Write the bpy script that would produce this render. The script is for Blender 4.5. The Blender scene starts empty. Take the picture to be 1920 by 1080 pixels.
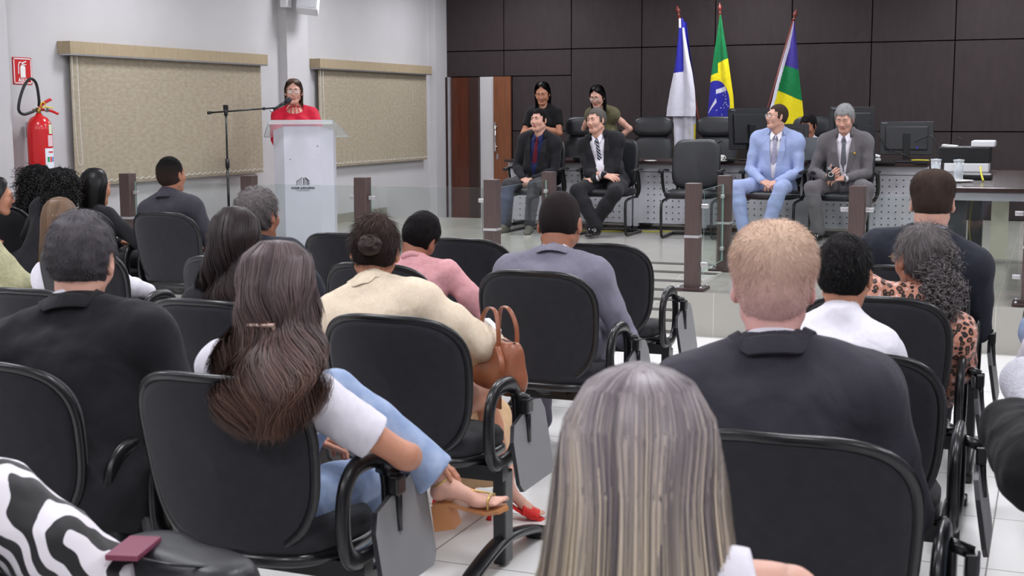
import bpy, bmesh, math, random
import numpy as np
from mathutils import Vector, Matrix, Euler

# ------------------------------------------------------------------ camera, world, lights, exposure
scene = bpy.context.scene
COL = scene.collection
scene.view_settings.view_transform = 'Standard'
scene.view_settings.look = 'None'
scene.view_settings.gamma = 1.0
scene.view_settings.use_curve_mapping = False
scene.view_settings.exposure = 0.0
try:
    scene.cycles.use_denoising = True
    scene.cycles.max_bounces = 8
    scene.cycles.transparent_max_bounces = 12
    scene.cycles.caustics_reflective = False
    scene.cycles.caustics_refractive = False
    scene.cycles.sample_clamp_indirect = 4.0
except Exception:
    pass
FPX, YAW, HY, ROLL, EYE = 2500.0, 22.1, 210.6, -0.22, 1.52
pit = math.atan((540-HY)/FPX); yw = math.radians(YAW)
fwd = Vector((-math.sin(yw)*math.cos(pit), math.cos(yw)*math.cos(pit), -math.sin(pit)))
r0 = Vector((math.cos(yw), math.sin(yw), 0)); u0 = r0.cross(fwd)
ra = math.radians(ROLL)
rr = r0*math.cos(ra)+u0*math.sin(ra); uu = -r0*math.sin(ra)+u0*math.cos(ra)
cam = bpy.data.cameras.new('camera'); cam_o = bpy.data.objects.new('camera', cam); COL.objects.link(cam_o)
cam_o.matrix_world = Matrix(((rr.x, uu.x, -fwd.x, 0), (rr.y, uu.y, -fwd.y, 0), (rr.z, uu.z, -fwd.z, EYE), (0, 0, 0, 1)))
cam.sensor_width = 36.0; cam.lens = FPX/1920*36.0; cam.clip_start = 0.05
cam.dof.use_dof = True; cam.dof.focus_distance = 11.5; cam.dof.aperture_fstop = 10.0
scene.camera = cam_o
world = bpy.data.worlds.new('world'); scene.world = world; world.use_nodes = True
world.node_tree.nodes['Background'].inputs[0].default_value = (0.85, 0.9, 1.0, 1)
world.node_tree.nodes['Background'].inputs[1].default_value = 0.3
CEIL = 3.25
LAMP_W = 31.5
LAMP_COL = (0.965, 0.985, 1.05)
LAMPS = [(x, y) for y in (0.2, 3.2, 6.2, 9.2, 12.2, 14.6) for x in (-6.1, -3.4, -0.7, 2.0)]

# ------------------------------------------------------------------ materials
def srgb(h):
    if isinstance(h, str):
        h = [int(h[i:i+2], 16) for i in (0, 2, 4)]
    return tuple(((c/255)/12.92 if c/255 <= 0.04045 else ((c/255+0.055)/1.055)**2.4) for c in h)
_mc = {}
def M(name, col, rough=0.6, metal=0.0, spec=0.5, bump=0.0, bscale=200.0, var=0.0, vscale=8.0, col2=None, stretch=(1, 1, 1),
      sheen=0.0, coat=0.0, emit=None, estr=0.0, alpha=1.0, trans=0.0, ior=1.45, sss=0.0, detail=3.0):
    if name in _mc: return _mc[name]
    m = bpy.data.materials.new(name); m.use_nodes = True; _mc[name] = m
    nt = m.node_tree; b = nt.nodes['Principled BSDF']
    c = srgb(col) if (isinstance(col, str) or max(col) > 1.0) else tuple(col)
    b.inputs['Base Color'].default_value = (*c, 1)
    b.inputs['Roughness'].default_value = rough; b.inputs['Metallic'].default_value = metal
    b.inputs['Specular IOR Level'].default_value = spec; b.inputs['IOR'].default_value = ior
    b.inputs['Sheen Weight'].default_value = sheen; b.inputs['Coat Weight'].default_value = coat
    b.inputs['Alpha'].default_value = alpha; b.inputs['Transmission Weight'].default_value = trans
    if sss: b.inputs['Subsurface Weight'].default_value = sss; b.inputs['Subsurface Scale'].default_value = 0.02; b.inputs['Subsurface Radius'].default_value = (1.0, .35, .2)
    if emit: b.inputs['Emission Color'].default_value = (*emit, 1); b.inputs['Emission Strength'].default_value = estr
    tc = nt.nodes.new('ShaderNodeTexCoord'); mp = nt.nodes.new('ShaderNodeMapping'); mp.inputs['Scale'].default_value = stretch
    nt.links.new(tc.outputs['Object'], mp.inputs[0])
    m['bsdf'] = b.name
    if var or col2:
        n = nt.nodes.new('ShaderNodeTexNoise'); n.inputs['Scale'].default_value = vscale; n.inputs['Detail'].default_value = detail
        nt.links.new(mp.outputs[0], n.inputs['Vector'])
        r = nt.nodes.new('ShaderNodeValToRGB'); r.color_ramp.elements[0].position = .32; r.color_ramp.elements[1].position = .68
        if col2:
            c2 = srgb(col2) if (isinstance(col2, str) or max(col2) > 1.0) else tuple(col2)
            a, d = c, c2
        else:
            a = tuple(x*(1-var) for x in c); d = tuple(min(1, x*(1+var)) for x in c)
        r.color_ramp.elements[0].color = (*a, 1); r.color_ramp.elements[1].color = (*d, 1)
        nt.links.new(n.outputs['Fac'], r.inputs[0]); nt.links.new(r.outputs[0], b.inputs['Base Color'])
    if bump:
        n2 = nt.nodes.new('ShaderNodeTexNoise'); n2.inputs['Scale'].default_value = bscale; n2.inputs['Detail'].default_value = 3
        nt.links.new(mp.outputs[0], n2.inputs['Vector'])
        bp = nt.nodes.new('ShaderNodeBump'); bp.inputs['Strength'].default_value = bump; bp.inputs['Distance'].default_value = .01
        nt.links.new(n2.outputs['Fac'], bp.inputs['Height']); nt.links.new(bp.outputs[0], b.inputs['Normal'])
    return m
def cloth(name, col, rough=.85, var=.12, sheen=.06, bump=.25, bscale=900, vscale=40, fold=.32, **k):
    if name in _mc: return _mc[name]
    m = M(name, col, rough=rough, spec=.25, bump=bump, bscale=bscale, var=var, vscale=vscale, sheen=sheen, **k)
    # soft wrinkles: distorted long noise feeding the weave bump
    nt = m.node_tree; bp = [n for n in nt.nodes if n.type == 'BUMP'][0]; tc = [n for n in nt.nodes if n.type == 'TEX_COORD'][0]
    n = nt.nodes.new('ShaderNodeTexNoise'); n.inputs['Scale'].default_value = 6.5; n.inputs['Detail'].default_value = 2; n.inputs['Distortion'].default_value = 1.1
    b2 = nt.nodes.new('ShaderNodeBump'); b2.inputs['Strength'].default_value = fold; b2.inputs['Distance'].default_value = .03
    nt.links.new(tc.outputs['Object'], n.inputs['Vector']); nt.links.new(n.outputs['Fac'], b2.inputs['Height']); nt.links.new(b2.outputs[0], bp.inputs['Normal'])
    return m

# ------------------------------------------------------------------ object helpers
def tag(o, label=None, cat=None, group=None, kind=None):
    if label: o['label'] = label
    if cat: o['category'] = cat
    if group: o['group'] = group
    if kind: o['kind'] = kind
    return o
def link(o, parent=None):
    COL.objects.link(o)
    if parent: o.parent = parent
    return o
def empty(name, loc=(0, 0, 0), rz=0.0, label=None, cat=None, group=None):
    o = bpy.data.objects.new(name, None); o.empty_display_size = .1
    o.location = loc; o.rotation_euler = (0, 0, rz); link(o)
    return tag(o, label, cat, group)
def copy_tree(o, parent=None):
    c = o.copy(); COL.objects.link(c); c.parent = parent
    for ch in [x for x in COL.objects if x.parent == o]: copy_tree(ch, c)
    return c
def mesh_np(name, V, F, mat, parent=None, smooth=True, midx=None, loc=None):
    """V (n,3); F (m,k) array with constant k or list of arrays"""
    me = bpy.data.meshes.new(name)
    Fs = F if isinstance(F, list) else [F]
    Fs = [np.asarray(f, dtype=np.int32) for f in Fs if len(f)]
    V = np.asarray(V, dtype=np.float32)
    me.vertices.add(len(V)); me.vertices.foreach_set('co', V.ravel())
    nl = sum(f.size for f in Fs); npoly = sum(len(f) for f in Fs)
    me.loops.add(nl); me.loops.foreach_set('vertex_index', np.concatenate([f.ravel() for f in Fs]))
    me.polygons.add(npoly)
    tot = np.concatenate([np.full(len(f), f.shape[1], np.int32) for f in Fs])
    st = np.concatenate([[0], np.cumsum(tot)[:-1]]).astype(np.int32)
    me.polygons.foreach_set('loop_start', st); me.polygons.foreach_set('loop_total', tot)
    if midx is not None: me.polygons.foreach_set('material_index', np.asarray(midx, np.int32))
    me.update(calc_edges=True); me.validate()
    me.polygons.foreach_set('use_smooth', np.full(len(me.polygons), smooth))
    for m in (mat if isinstance(mat, (list, tuple)) else [mat]): me.materials.append(m)
    o = bpy.data.objects.new(name, me)
    if loc is not None: o.location = loc
    return link(o, parent)
class MB:
    """collects boxes, tubes, lathes and prisms; build() links them as one mesh object"""
    def __init__(s): s.V = []; s.F = []; s.mi = []; s.cur = 0; s.sm = []; s.smf = False
    def add(s, vs, fs, smooth=None):
        n = len(s.V); s.V += [tuple(v) for v in vs]
        for f in fs: s.F.append(tuple(i+n for i in f)); s.mi.append(s.cur); s.sm.append(s.smf if smooth is None else smooth)
        return s
    def box(s, c, d, rot=None, bev=0.0):
        x, y, z = [t/2 for t in d]
        if bev > 0:
            b = min(bev, x*.99, y*.99, z*.99)
            bm = bmesh.new(); bmesh.ops.create_cube(bm, size=1)
            for v in bm.verts: v.co = Vector((v.co.x*2*x, v.co.y*2*y, v.co.z*2*z))
            bmesh.ops.bevel(bm, geom=bm.edges[:], offset=b, segments=2, affect='EDGES', profile=.6)
            vs = [v.co.copy() for v in bm.verts]; bm.verts.index_update(); fs = [[v.index for v in f.verts] for f in bm.faces]; bm.free()
        else:
            vs = [Vector((i*x, j*y, k*z)) for i in (-1, 1) for j in (-1, 1) for k in (-1, 1)]
            fs = [(0, 1, 3, 2), (4, 6, 7, 5), (0, 4, 5, 1), (2, 3, 7, 6), (0, 2, 6, 4), (1, 5, 7, 3)]
        if rot is not None: vs = [rot @ v for v in vs]
        return s.add([v+Vector(c) for v in vs], fs, smooth=False)
    def tube(s, pts, r, n=10, closed=False, flat=None, caps=True):
        P = [Vector(p) for p in pts]; m = len(P)
        R = r if isinstance(r, (list, tuple)) else [r]*m
        vs = []; up = None
        for i in range(m):
            a = P[(i-1) % m] if (closed or i > 0) else P[i]; b = P[(i+1) % m] if (closed or i < m-1) else P[i]
            t = (b-a).normalized() if (b-a).length > 1e-9 else Vector((0, 0, 1))
            if up is None:
                up = Vector((0, 0, 1)) if abs(t.z) < .9 else Vector((1, 0, 0))
            u = (up-t*up.dot(t)).normalized(); v = t.cross(u); up = u
            ru, rv = (R[i], R[i]) if not isinstance(R[i], (tuple, list)) else R[i]
            for k in range(n):
                a2 = 2*math.pi*k/n
                vs.append(P[i]+u*math.cos(a2)*ru+v*math.sin(a2)*rv)
        fs = []
        for i in range(m if closed else m-1):
            j = (i+1) % m
            for k in range(n):
                l = (k+1) % n
                fs.append((i*n+k, i*n+l, j*n+l, j*n+k))
        s.add(vs, fs, smooth=True)
        if caps and not closed:
            base = len(s.V)-m*n
            s.F.append(tuple(base+k for k in range(n))[::-1]); s.F.append(tuple(base+(m-1)*n+k for k in range(n)))
            s.mi += [s.cur]*2; s.sm += [False]*2
        return s
    def lathe(s, prof, c=(0, 0, 0), n=24, axis=None):
        """prof: list of (r, z)"""
        vs = []; c = Vector(c); A = axis if axis is not None else Matrix.Identity(3)
        for r, z in prof:
            for k in range(n):
                a = 2*math.pi*k/n; vs.append(c+A @ Vector((r*math.cos(a), r*math.sin(a), z)))
        fs = []
        for i in range(len(prof)-1):
            for k in range(n):
                l = (k+1) % n; fs.append((i*n+k, i*n+l, (i+1)*n+l, (i+1)*n+k))
        s.add(vs, fs, smooth=True)
        b = len(s.V)-len(vs)
        for i, rev in ((0, True), (len(prof)-1, False)):
            if prof[i][0] > 1e-5:
                f = tuple(b+i*n+k for k in range(n)); s.F.append(f[::-1] if rev else f); s.mi.append(s.cur); s.sm.append(False)
        return s
    def prism(s, poly, d, o=(0, 0, 0), ax=((1, 0, 0), (0, 0, 1), (0, 1, 0)), smooth=False):
        """2D poly extruded by d along ax[2], starting at o"""
        U, W, N = [Vector(a) for a in ax]; o = Vector(o); n = len(poly)
        a = [o+U*p[0]+W*p[1] for p in poly]; b = [v+N*d for v in a]
        fs = [tuple(range(n)), tuple(range(2*n-1, n-1, -1))]
        s.add(a+b, fs, smooth=False)
        base = len(s.V)-2*n
        for i in range(n):
            j = (i+1) % n; s.F.append((base+i, base+n+i, base+n+j, base+j)); s.mi.append(s.cur); s.sm.append(smooth)
        return s
    def grid(s, fn, nu, nv, closed_u=False):
        vs = [fn(i/(nu if closed_u else nu-1), j/(nv-1)) for j in range(nv) for i in range(nu)]
        fs = []
        for j in range(nv-1):
            for i in range(nu if closed_u else nu-1):
                k = (i+1) % nu; fs.append((j*nu+i, j*nu+k, (j+1)*nu+k, (j+1)*nu+i))
        return s.add(vs, fs, smooth=True)
    def build(s, name, mat, parent=None, loc=(0, 0, 0), rz=0.0, label=None):
        me = bpy.data.meshes.new(name); me.from_pydata(s.V, [], s.F)
        for m in (mat if isinstance(mat, (list, tuple)) else [mat]): me.materials.append(m)
        me.polygons.foreach_set('material_index', s.mi); me.polygons.foreach_set('use_smooth', s.sm)
        me.validate()
        bm = bmesh.new(); bm.from_mesh(me); bmesh.ops.recalc_face_normals(bm, faces=bm.faces[:]); bm.to_mesh(me); bm.free()
        me.update()
        o = bpy.data.objects.new(name, me); o.location = loc; o.rotation_euler = (0, 0, rz)
        if label: o['label'] = label
        return link(o, parent)
def arc(c, r, a0, a1, n, U=(1, 0, 0), W=(0, 0, 1)):
    c = Vector(c); U = Vector(U); W = Vector(W); r = r if isinstance(r, tuple) else (r, r)
    return [c+U*r[0]*math.cos(a0+(a1-a0)*i/(n-1))+W*r[1]*math.sin(a0+(a1-a0)*i/(n-1)) for i in range(n)]
def smooth_path(pts, n=6, closed=False):
    P = [Vector(p) for p in pts]; out = []; m = len(P)
    rng = range(m if closed else m-1)
    for i in rng:
        if closed: a, b, c, d = P[(i-1) % m], P[i], P[(i+1) % m], P[(i+2) % m]
        else: a, b, c, d = P[max(i-1, 0)], P[i], P[i+1], P[min(i+2, m-1)]
        for k in range(n):
            t = k/n
            out.append(.5*((2*b)+(-a+c)*t+(2*a-5*b+4*c-d)*t*t+(-a+3*b-3*c+d)*t**3))
    if not closed: out.append(P[-1])
    return out
def superellipse(w, h, e=2.6, n=48, taper=0.0):
    out = []
    for k in range(n):
        a = 2*math.pi*k/n; c, s_ = math.cos(a), math.sin(a)
        x = abs(c)**(2/e)*(1 if c >= 0 else -1)*w; z = abs(s_)**(2/e)*(1 if s_ >= 0 else -1)*h
        out.append((x*(1+taper*z/h), z))
    return out

# ------------------------------------------------------------------ implicit surfaces
class Fld:
    """signed distance grid with smooth unions; mesh by surface nets"""
    def __init__(s, lo, hi, vox):
        s.lo = np.array(lo, float); s.vox = vox
        s.n = np.maximum(np.ceil((np.array(hi)-s.lo)/vox).astype(int)+1, 4)
        s.ax = [(s.lo[i]+vox*np.arange(s.n[i])).astype(np.float32) for i in range(3)]
        s.v = np.full(tuple(s.n), 1.0, np.float32); s.T = np.eye(4)
    def pt(s, p): return s.T[:3, :3] @ np.array(p, float)+s.T[:3, 3]
    def sc(s): return float(np.cbrt(abs(np.linalg.det(s.T[:3, :3]))))
    def _blk(s, lo, hi):
        a = np.clip(np.floor((lo-s.lo)/s.vox).astype(int), 0, s.n); b = np.clip(np.ceil((hi-s.lo)/s.vox).astype(int)+1, 0, s.n)
        if np.any(b <= a): return None
        sl = tuple(slice(a[i], b[i]) for i in range(3))
        return sl, s.ax[0][sl[0]][:, None, None], s.ax[1][sl[1]][None, :, None], s.ax[2][sl[2]][None, None, :]
    def _comb(s, sl, d, k, op):
        a = s.v[sl]
        if op == 'u':
            if k > 0: h = np.maximum(k-np.abs(a-d), 0)/k; s.v[sl] = np.minimum(a, d)-h*h*k*.25
            else: s.v[sl] = np.minimum(a, d)
        else:
            d = -d
            if k > 0: h = np.maximum(k-np.abs(a-d), 0)/k; s.v[sl] = np.maximum(a, d)+h*h*k*.25
            else: s.v[sl] = np.maximum(a, d)
    def cone(s, a, b, ra, rb=None, k=.02, op='u', flat=None, q=1.0):
        rb = ra if rb is None else rb
        A = s.pt(a); B = s.pt(b); c = s.sc(); ra *= c; rb *= c; k *= c
        m = max(ra, rb)*(max(1.0, 1.0/q) if flat is not None else 1)+k+3*s.vox
        r = s._blk(np.minimum(A, B)-m, np.maximum(A, B)+m)
        if r is None: return
        sl, X, Y, Z = r; ba = B-A; L = max(ba@ba, 1e-12)
        px, py, pz = X-A[0], Y-A[1], Z-A[2]
        t = np.clip((px*ba[0]+py*ba[1]+pz*ba[2])/L, 0, 1)
        dx, dy, dz = px-t*ba[0], py-t*ba[1], pz-t*ba[2]
        if flat is not None:
            n = s.T[:3, :3] @ np.array(flat, float); n = n/np.linalg.norm(n)
            e = (dx*n[0]+dy*n[1]+dz*n[2])*(q-1); dx = dx+n[0]*e; dy = dy+n[1]*e; dz = dz+n[2]*e
        d = np.sqrt(dx*dx+dy*dy+dz*dz)-(ra+(rb-ra)*t)
        s._comb(sl, d, k, op)
    def ell(s, c0, r, R=None, k=.02, op='u'):
        C = s.pt(c0); sc = s.sc(); r = np.array(r, float)*sc; k *= sc
        Q = s.T[:3, :3]/sc
        if R is not None: Q = Q @ np.array(R)
        m = r.max()+k+3*s.vox
        b = s._blk(C-m, C+m)
        if b is None: return
        sl, X, Y, Z = b; px, py, pz = X-C[0], Y-C[1], Z-C[2]
        q = [px*Q[0, i]+py*Q[1, i]+pz*Q[2, i] for i in range(3)]
        k0 = np.sqrt(sum((q[i]/r[i])**2 for i in range(3))); k1 = np.sqrt(sum((q[i]/r[i]**2)**2 for i in range(3)))+1e-9
        s._comb(sl, k0*(k0-1)/k1, k, op)
    def path(s, pts, rs, k=.02, **kw):
        rs = rs if isinstance(rs, (list, tuple)) else [rs]*len(pts)
        for i in range(len(pts)-1): s.cone(pts[i], pts[i+1], rs[i], rs[i+1], k, **kw)
    def plane(s, p, n, op='cut', k=.004):
        """remove everything on the side n points to"""
        P = s.pt(p); N = s.T[:3, :3] @ np.array(n, float); N = N/np.linalg.norm(N)
        d = (s.ax[0][:, None, None]-P[0])*N[0]+(s.ax[1][None, :, None]-P[1])*N[1]+(s.ax[2][None, None, :]-P[2])*N[2]
        a = s.v; h = np.maximum(k-np.abs(a-d), 0)/k; s.v = (np.maximum(a, d)+h*h*k*.25).astype(np.float32)
    def halves(s, planes, k=.004):
        """remove the intersection of half spaces [(p, n)], each on the side n points to"""
        d = None
        for p, n in planes:
            P = s.pt(p); N = s.T[:3, :3] @ np.array(n, float); N = N/np.linalg.norm(N)
            e = -((s.ax[0][:, None, None]-P[0])*N[0]+(s.ax[1][None, :, None]-P[1])*N[1]+(s.ax[2][None, None, :]-P[2])*N[2])
            d = e if d is None else np.maximum(d, e)
        s.v = np.maximum(s.v, -d).astype(np.float32)
    def noise(s, amp, freq, seed=0, stretch=(1, 1, 1)):
        rg = np.random.default_rng(seed); X, Y, Z = [s.ax[i].astype(np.float32)*stretch[i] for i in range(3)]
        out = 0
        for o, (f, a) in enumerate(((1, 1), (1.9, .5))):
            for _ in range(4):
                w = rg.normal(size=3); w = w/np.linalg.norm(w)*freq*f*6.28; ph = rg.uniform(0, 6.28)
                out = out+a*np.sin(w[0]*X[:, None, None]+w[1]*Y[None, :, None]+w[2]*Z[None, None, :]+ph)
        s.v += (amp*out/3).astype(np.float32)
    def nets(s):
        v = s.v.copy()
        for i in range(3):
            sl = [slice(None)]*3
            for e in (0, -1):
                sl[i] = e; v[tuple(sl)] = np.maximum(v[tuple(sl)], .001)
        ins = v < 0
        nx, ny, nz = np.array(v.shape)-1
        cnt = np.zeros((nx, ny, nz), np.int8)
        C = [(i, j, k) for i in (0, 1) for j in (0, 1) for k in (0, 1)]
        for i, j, k in C: cnt += ins[i:i+nx, j:j+ny, k:k+nz]
        cells = np.argwhere((cnt > 0) & (cnt < 8))
        if len(cells) == 0: return np.zeros((0, 3)), np.zeros((0, 4), int)
        idx = np.full((nx, ny, nz), -1, np.int32); idx[tuple(cells.T)] = np.arange(len(cells))
        acc = np.zeros((len(cells), 3)); num = np.zeros(len(cells))
        val = {c: v[cells[:, 0]+c[0], cells[:, 1]+c[1], cells[:, 2]+c[2]] for c in C}
        for c in C:
            for a in range(3):
                if c[a] == 0:
                    d = list(c); d[a] = 1; d = tuple(d)
                    v0, v1 = val[c], val[d]; m = (v0 < 0) != (v1 < 0)
                    t = np.where(m, v0/(v0-v1+1e-12), 0)
                    p = np.zeros((len(cells), 3)); p[:] = c; p[:, a] += t
                    acc += p*m[:, None]; num += m
        V = (acc/num[:, None]+cells)*s.vox+s.lo
        F = []
        for a in range(3):
            b, c = (a+1) % 3, (a+2) % 3
            lo = [slice(0, None)]*3
            s0 = [slice(None)]*3; s0[a] = slice(0, -1); s1 = [slice(None)]*3; s1[a] = slice(1, None)
            A = ins[tuple(s0)]; B = ins[tuple(s1)]
            e = np.argwhere(A != B); e = e[(e[:, b] > 0) & (e[:, c] > 0) & (e[:, b] < v.shape[b]-1) & (e[:, c] < v.shape[c]-1)]
            if len(e) == 0: continue
            flip = ins[tuple(e.T)]
            q = []
            for db, dc in ((0, 0), (1, 0), (1, 1), (0, 1)):
                f = e.copy(); f[:, b] -= db; f[:, c] -= dc; q.append(idx[tuple(f.T)])
            q = np.stack(q, 1); q[~flip] = q[~flip][:, ::-1]
            F.append(q)
        return V, np.concatenate(F)
def sample(F, p):
    q = (np.array(p)-F.lo)/F.vox; i = np.clip(np.round(q).astype(int), 0, F.n-1); return float(F.v[tuple(i)])
def relax(V, F, it=1, lam=.5):
    if len(V) == 0: return V
    E = np.concatenate([F[:, [0, 1]], F[:, [1, 2]], F[:, [2, 3]], F[:, [3, 0]]])
    for _ in range(it):
        S = np.zeros_like(V); n = np.zeros(len(V))
        for a, b in ((0, 1), (1, 0)):
            for c in range(3): S[:, c] += np.bincount(E[:, a], V[E[:, b], c], len(V))
            n += np.bincount(E[:, a], minlength=len(V))
        V = V*(1-lam)+lam*S/np.maximum(n, 1)[:, None]
    return V
def merge(parts):
    V = []; F = []; n = 0
    for v, f in parts:
        V.append(v); F.append(f+n); n += len(v)
    return np.concatenate(V), np.concatenate(F)
# ------------------------------------------------------------------ people
def rotm(yaw=0, pitch=0, roll=0):
    """yaw left, pitch down (chin towards chest), roll towards right shoulder; degrees"""
    return \
        np.array(Matrix.Rotation(math.radians(yaw), 3, 'Z') @ Matrix.Rotation(math.radians(-pitch), 3, 'X') @ Matrix.Rotation(math.radians(roll), 3, 'Y'))
def T4(R, p, s=1.0):
    T = np.eye(4); T[:3, :3] = R*s; T[:3, 3] = p; return T
def tp(T, p): return T[:3, :3] @ np.array(p, float)+T[:3, 3]
def ik(a, t, l1, l2, pole):
    a, t, pole = [np.array(v, float) for v in (a, t, pole)]
    d = t-a; L = np.linalg.norm(d)
    if L > (l1+l2)*.995: t = a+d/L*(l1+l2)*.995; d = t-a; L = np.linalg.norm(d)
    u = d/L; x = (l1*l1-l2*l2+L*L)/(2*L); h = math.sqrt(max(l1*l1-x*x, 0))
    p = pole-u*(pole@u); p = p/max(np.linalg.norm(p), 1e-6)
    return a+u*x+p*h, t
def hair_mat(name, col, tip=None, rough=.38, var=.35, amt=.5):
    if name in _mc: return _mc[name]
    m = M(name, col, rough=rough+.06, spec=.32)
    nt = m.node_tree; b = nt.nodes['Principled BSDF']
    c = srgb(col); t = srgb(tip) if tip else c
    at = nt.nodes.new('ShaderNodeAttribute'); at.attribute_name = 'tip'
    tn = nt.nodes.new('ShaderNodeAttribute'); tn.attribute_name = 'tint'
    mx = nt.nodes.new('ShaderNodeMix'); mx.data_type = 'RGBA'
    mx.inputs[6].default_value = (*c, 1); mx.inputs[7].default_value = (*t, 1)
    nt.links.new(at.outputs['Fac'], mx.inputs[0])
    hs = nt.nodes.new('ShaderNodeHueSaturation')
    ma = nt.nodes.new('ShaderNodeMapRange'); ma.inputs[3].default_value = 1-var; ma.inputs[4].default_value = 1+var
    nt.links.new(tn.outputs['Fac'], ma.inputs[0]); nt.links.new(ma.outputs[0], hs.inputs['Value']); nt.links.new(mx.outputs[2], hs.inputs['Color'])
    nt.links.new(hs.outputs[0], b.inputs['Base Color'])
    return m
def core_of(mat):
    n = mat.name+' undercoat'
    if n in _mc: return _mc[n]
    m = mat.copy(); m.name = n; _mc[n] = m; b = m.node_tree.nodes['Principled BSDF']; b.inputs['Roughness'].default_value = .85; b.inputs['Specular IOR Level'].default_value = .15
    nt = m.node_tree; tc = nt.nodes.new('ShaderNodeTexCoord'); z = nt.nodes.new('ShaderNodeTexNoise'); z.inputs['Scale'].default_value = 160; z.inputs['Detail'].default_value = 4
    nt.links.new(tc.outputs['Object'], z.inputs['Vector']); bp = nt.nodes.new('ShaderNodeBump'); bp.inputs['Strength'].default_value = .5; bp.inputs['Distance'].default_value = .004
    nt.links.new(z.outputs['Fac'], bp.inputs['Height']); nt.links.new(bp.outputs[0], b.inputs['Normal'])
    return m
def add_attr(o, tint, tip):
    me = o.data
    for n, v in (('tint', tint), ('tip', tip)):
        a = me.attributes.new(n, 'FLOAT', 'POINT')
        a.data.foreach_set('value', np.broadcast_to(np.asarray(v, np.float32), (len(me.vertices),)).copy())
def ribbons(P, W, N):
    """P (n,s,3) strand points, W (n,s) widths, N (n,s,3) outward normals -> V, F"""
    n, s, _ = P.shape
    t = np.gradient(P, axis=1); t /= np.linalg.norm(t, axis=2, keepdims=True)+1e-9
    b = np.cross(t, N); b /= np.linalg.norm(b, axis=2, keepdims=True)+1e-9
    V = np.stack([P-b*W[..., None]/2, P+b*W[..., None]/2], 2).reshape(-1, 3)
    i = (np.arange(n)[:, None]*s+np.arange(s-1)[None, :]).ravel()*2
    F = np.stack([i, i+1, i+3, i+2], 1)
    return V, F

HEADBOX = ((-.13, -.15, -.22), (.13, .16, .16))
def head_prims(F, sex='m', detail=True, mouth_open=False, eyes_shut=False, beard=False, jaw=1.0):
    F.ell((0, -.018, .03), (.075, .096, .086))
    F.ell((0, .03, -.025), (.061, .063, .082), k=.03)
    F.cone((-.014, .064, -.098), (.014, .064, -.098), .019*jaw, k=.03)
    for x in (-1, 1):
        F.cone((x*.050*jaw, .0, -.062), (x*.018, .056, -.097), .017*jaw, .017, k=.032)
        F.ell((x*.036, .062, -.026), (.026, .024, .026), k=.03)
    F.cone((-.034, .079, .026), (.034, .079, .026), .012, k=.022)
    if detail:
        for x in (-1, 1):
            F.ell((x*.031, .101, .007), (.019, .016, .013), k=.014, op='s')
            F.ell((x*.031, .076, .007), (.017, .014, .0135), k=.006)
            F.ell((x*.0115, .096, -.034), (.0085, .010, .0075), k=.008)
        F.cone((0, .088, .014), (0, .108, -.027), .0070, .0105, k=.012)
        F.ell((0, .088, -.056), (.023, .011, .0065), k=.008)
        F.ell((0, .087, -.0675), (.019, .0115, .0068), k=.008)
        F.cone((-.019, .100, -.0615), (.019, .100, -.0615), .0045 if mouth_open else .0022, k=.004, op='s')
        F.ell((0, .086, -.083), (.02, .008, .006), k=.01, op='s')
    else:
        F.cone((0, .088, .014), (0, .108, -.027), .008, .012, k=.012)
    for x in (-1, 1):
        R = np.array(Matrix.Rotation(math.radians(-x*22), 3, 'Z') @ Matrix.Rotation(math.radians(12), 3, 'X'))
        F.ell((x*.0815, -.006, -.006), (.0075, .0175, .032), R, k=.006)
        F.ell((x*.089, -.002, -.002), (.006, .0095, .018), R, k=.005, op='s')
        F.ell((x*.0775, .002, -.033), (.006, .009, .009), k=.006)

def hand_prims(F, T, side, curl=.5, spread=.1, thumb=.6, size=1.0, point=()):
    """T: wrist frame; +Y to the fingers, +Z back of the hand, +X away from the thumb for side=+1 (right)"""
    T0 = F.T.copy(); F.T = T @ np.diag([size*side, size, size, 1.0])
    k = .010
    F.cone((0, -.02, 0), (0, .015, 0), .026, .026, k=.01, flat=(0, 0, 1), q=1.45)
    for x, y in ((-.026, .078), (-.009, .086), (.010, .083), (.027, .073)):
        F.cone((x*.55, .01, 0), (x, y, .002), .0165, .0118, k=.012, flat=(0, 0, 1), q=1.15)
    F.cone((-.018, .012, -.008), (-.03, .04, -.012), .016, .014, k=.012)
    fl = ((-.027, .080, .041, .025, .021, 0), (-.009, .088, .046, .028, .022, 1), (.010, .085, .043, .026, .021, 2), (.028, .074, .033, .020, .019, 3))
    for x, y, a, b, c, i in fl:
        cu = curl[i] if isinstance(curl, (list, tuple)) else curl
        sp = (x/.028)*spread
        p = np.array((x, y, .001)); ang = cu*.75
        for j, (L, r0_, r1_) in enumerate(((a, .0098, .0088), (b, .0088, .0080), (c, .0080, .0068))):
            d = np.array((math.sin(sp)*math.cos(ang), math.cos(sp)*math.cos(ang), -math.sin(ang)))
            q = p+d*L; F.cone(p, q, r0_, r1_, k=.0035); p = q; ang += cu*(1.15 if j == 0 else .8)
    p = np.array((-.028, .030, -.008)); an = thumb
    for L, r0_, r1_, g in ((.042, .0135, .0108, 0), (.031, .0105, .0095, .35), (.025, .0095, .0075, .6)):
        d = np.array((-math.cos(an-g*.6)*.72, math.sin(an+g)*.95+.25, -.25-.25*g)); d /= np.linalg.norm(d)
        q = p+d*L; F.cone(p, q, r0_, r1_, k=.005); p = q
    F.T = T0
def hand_frame(w, fdir, up):
    y = np.array(fdir, float); y /= np.linalg.norm(y); z = np.array(up, float); z = z-y*(z@y); z /= np.linalg.norm(z)
    x = np.cross(y, z); return T4(np.stack([x, y, z], 1), w)

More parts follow.
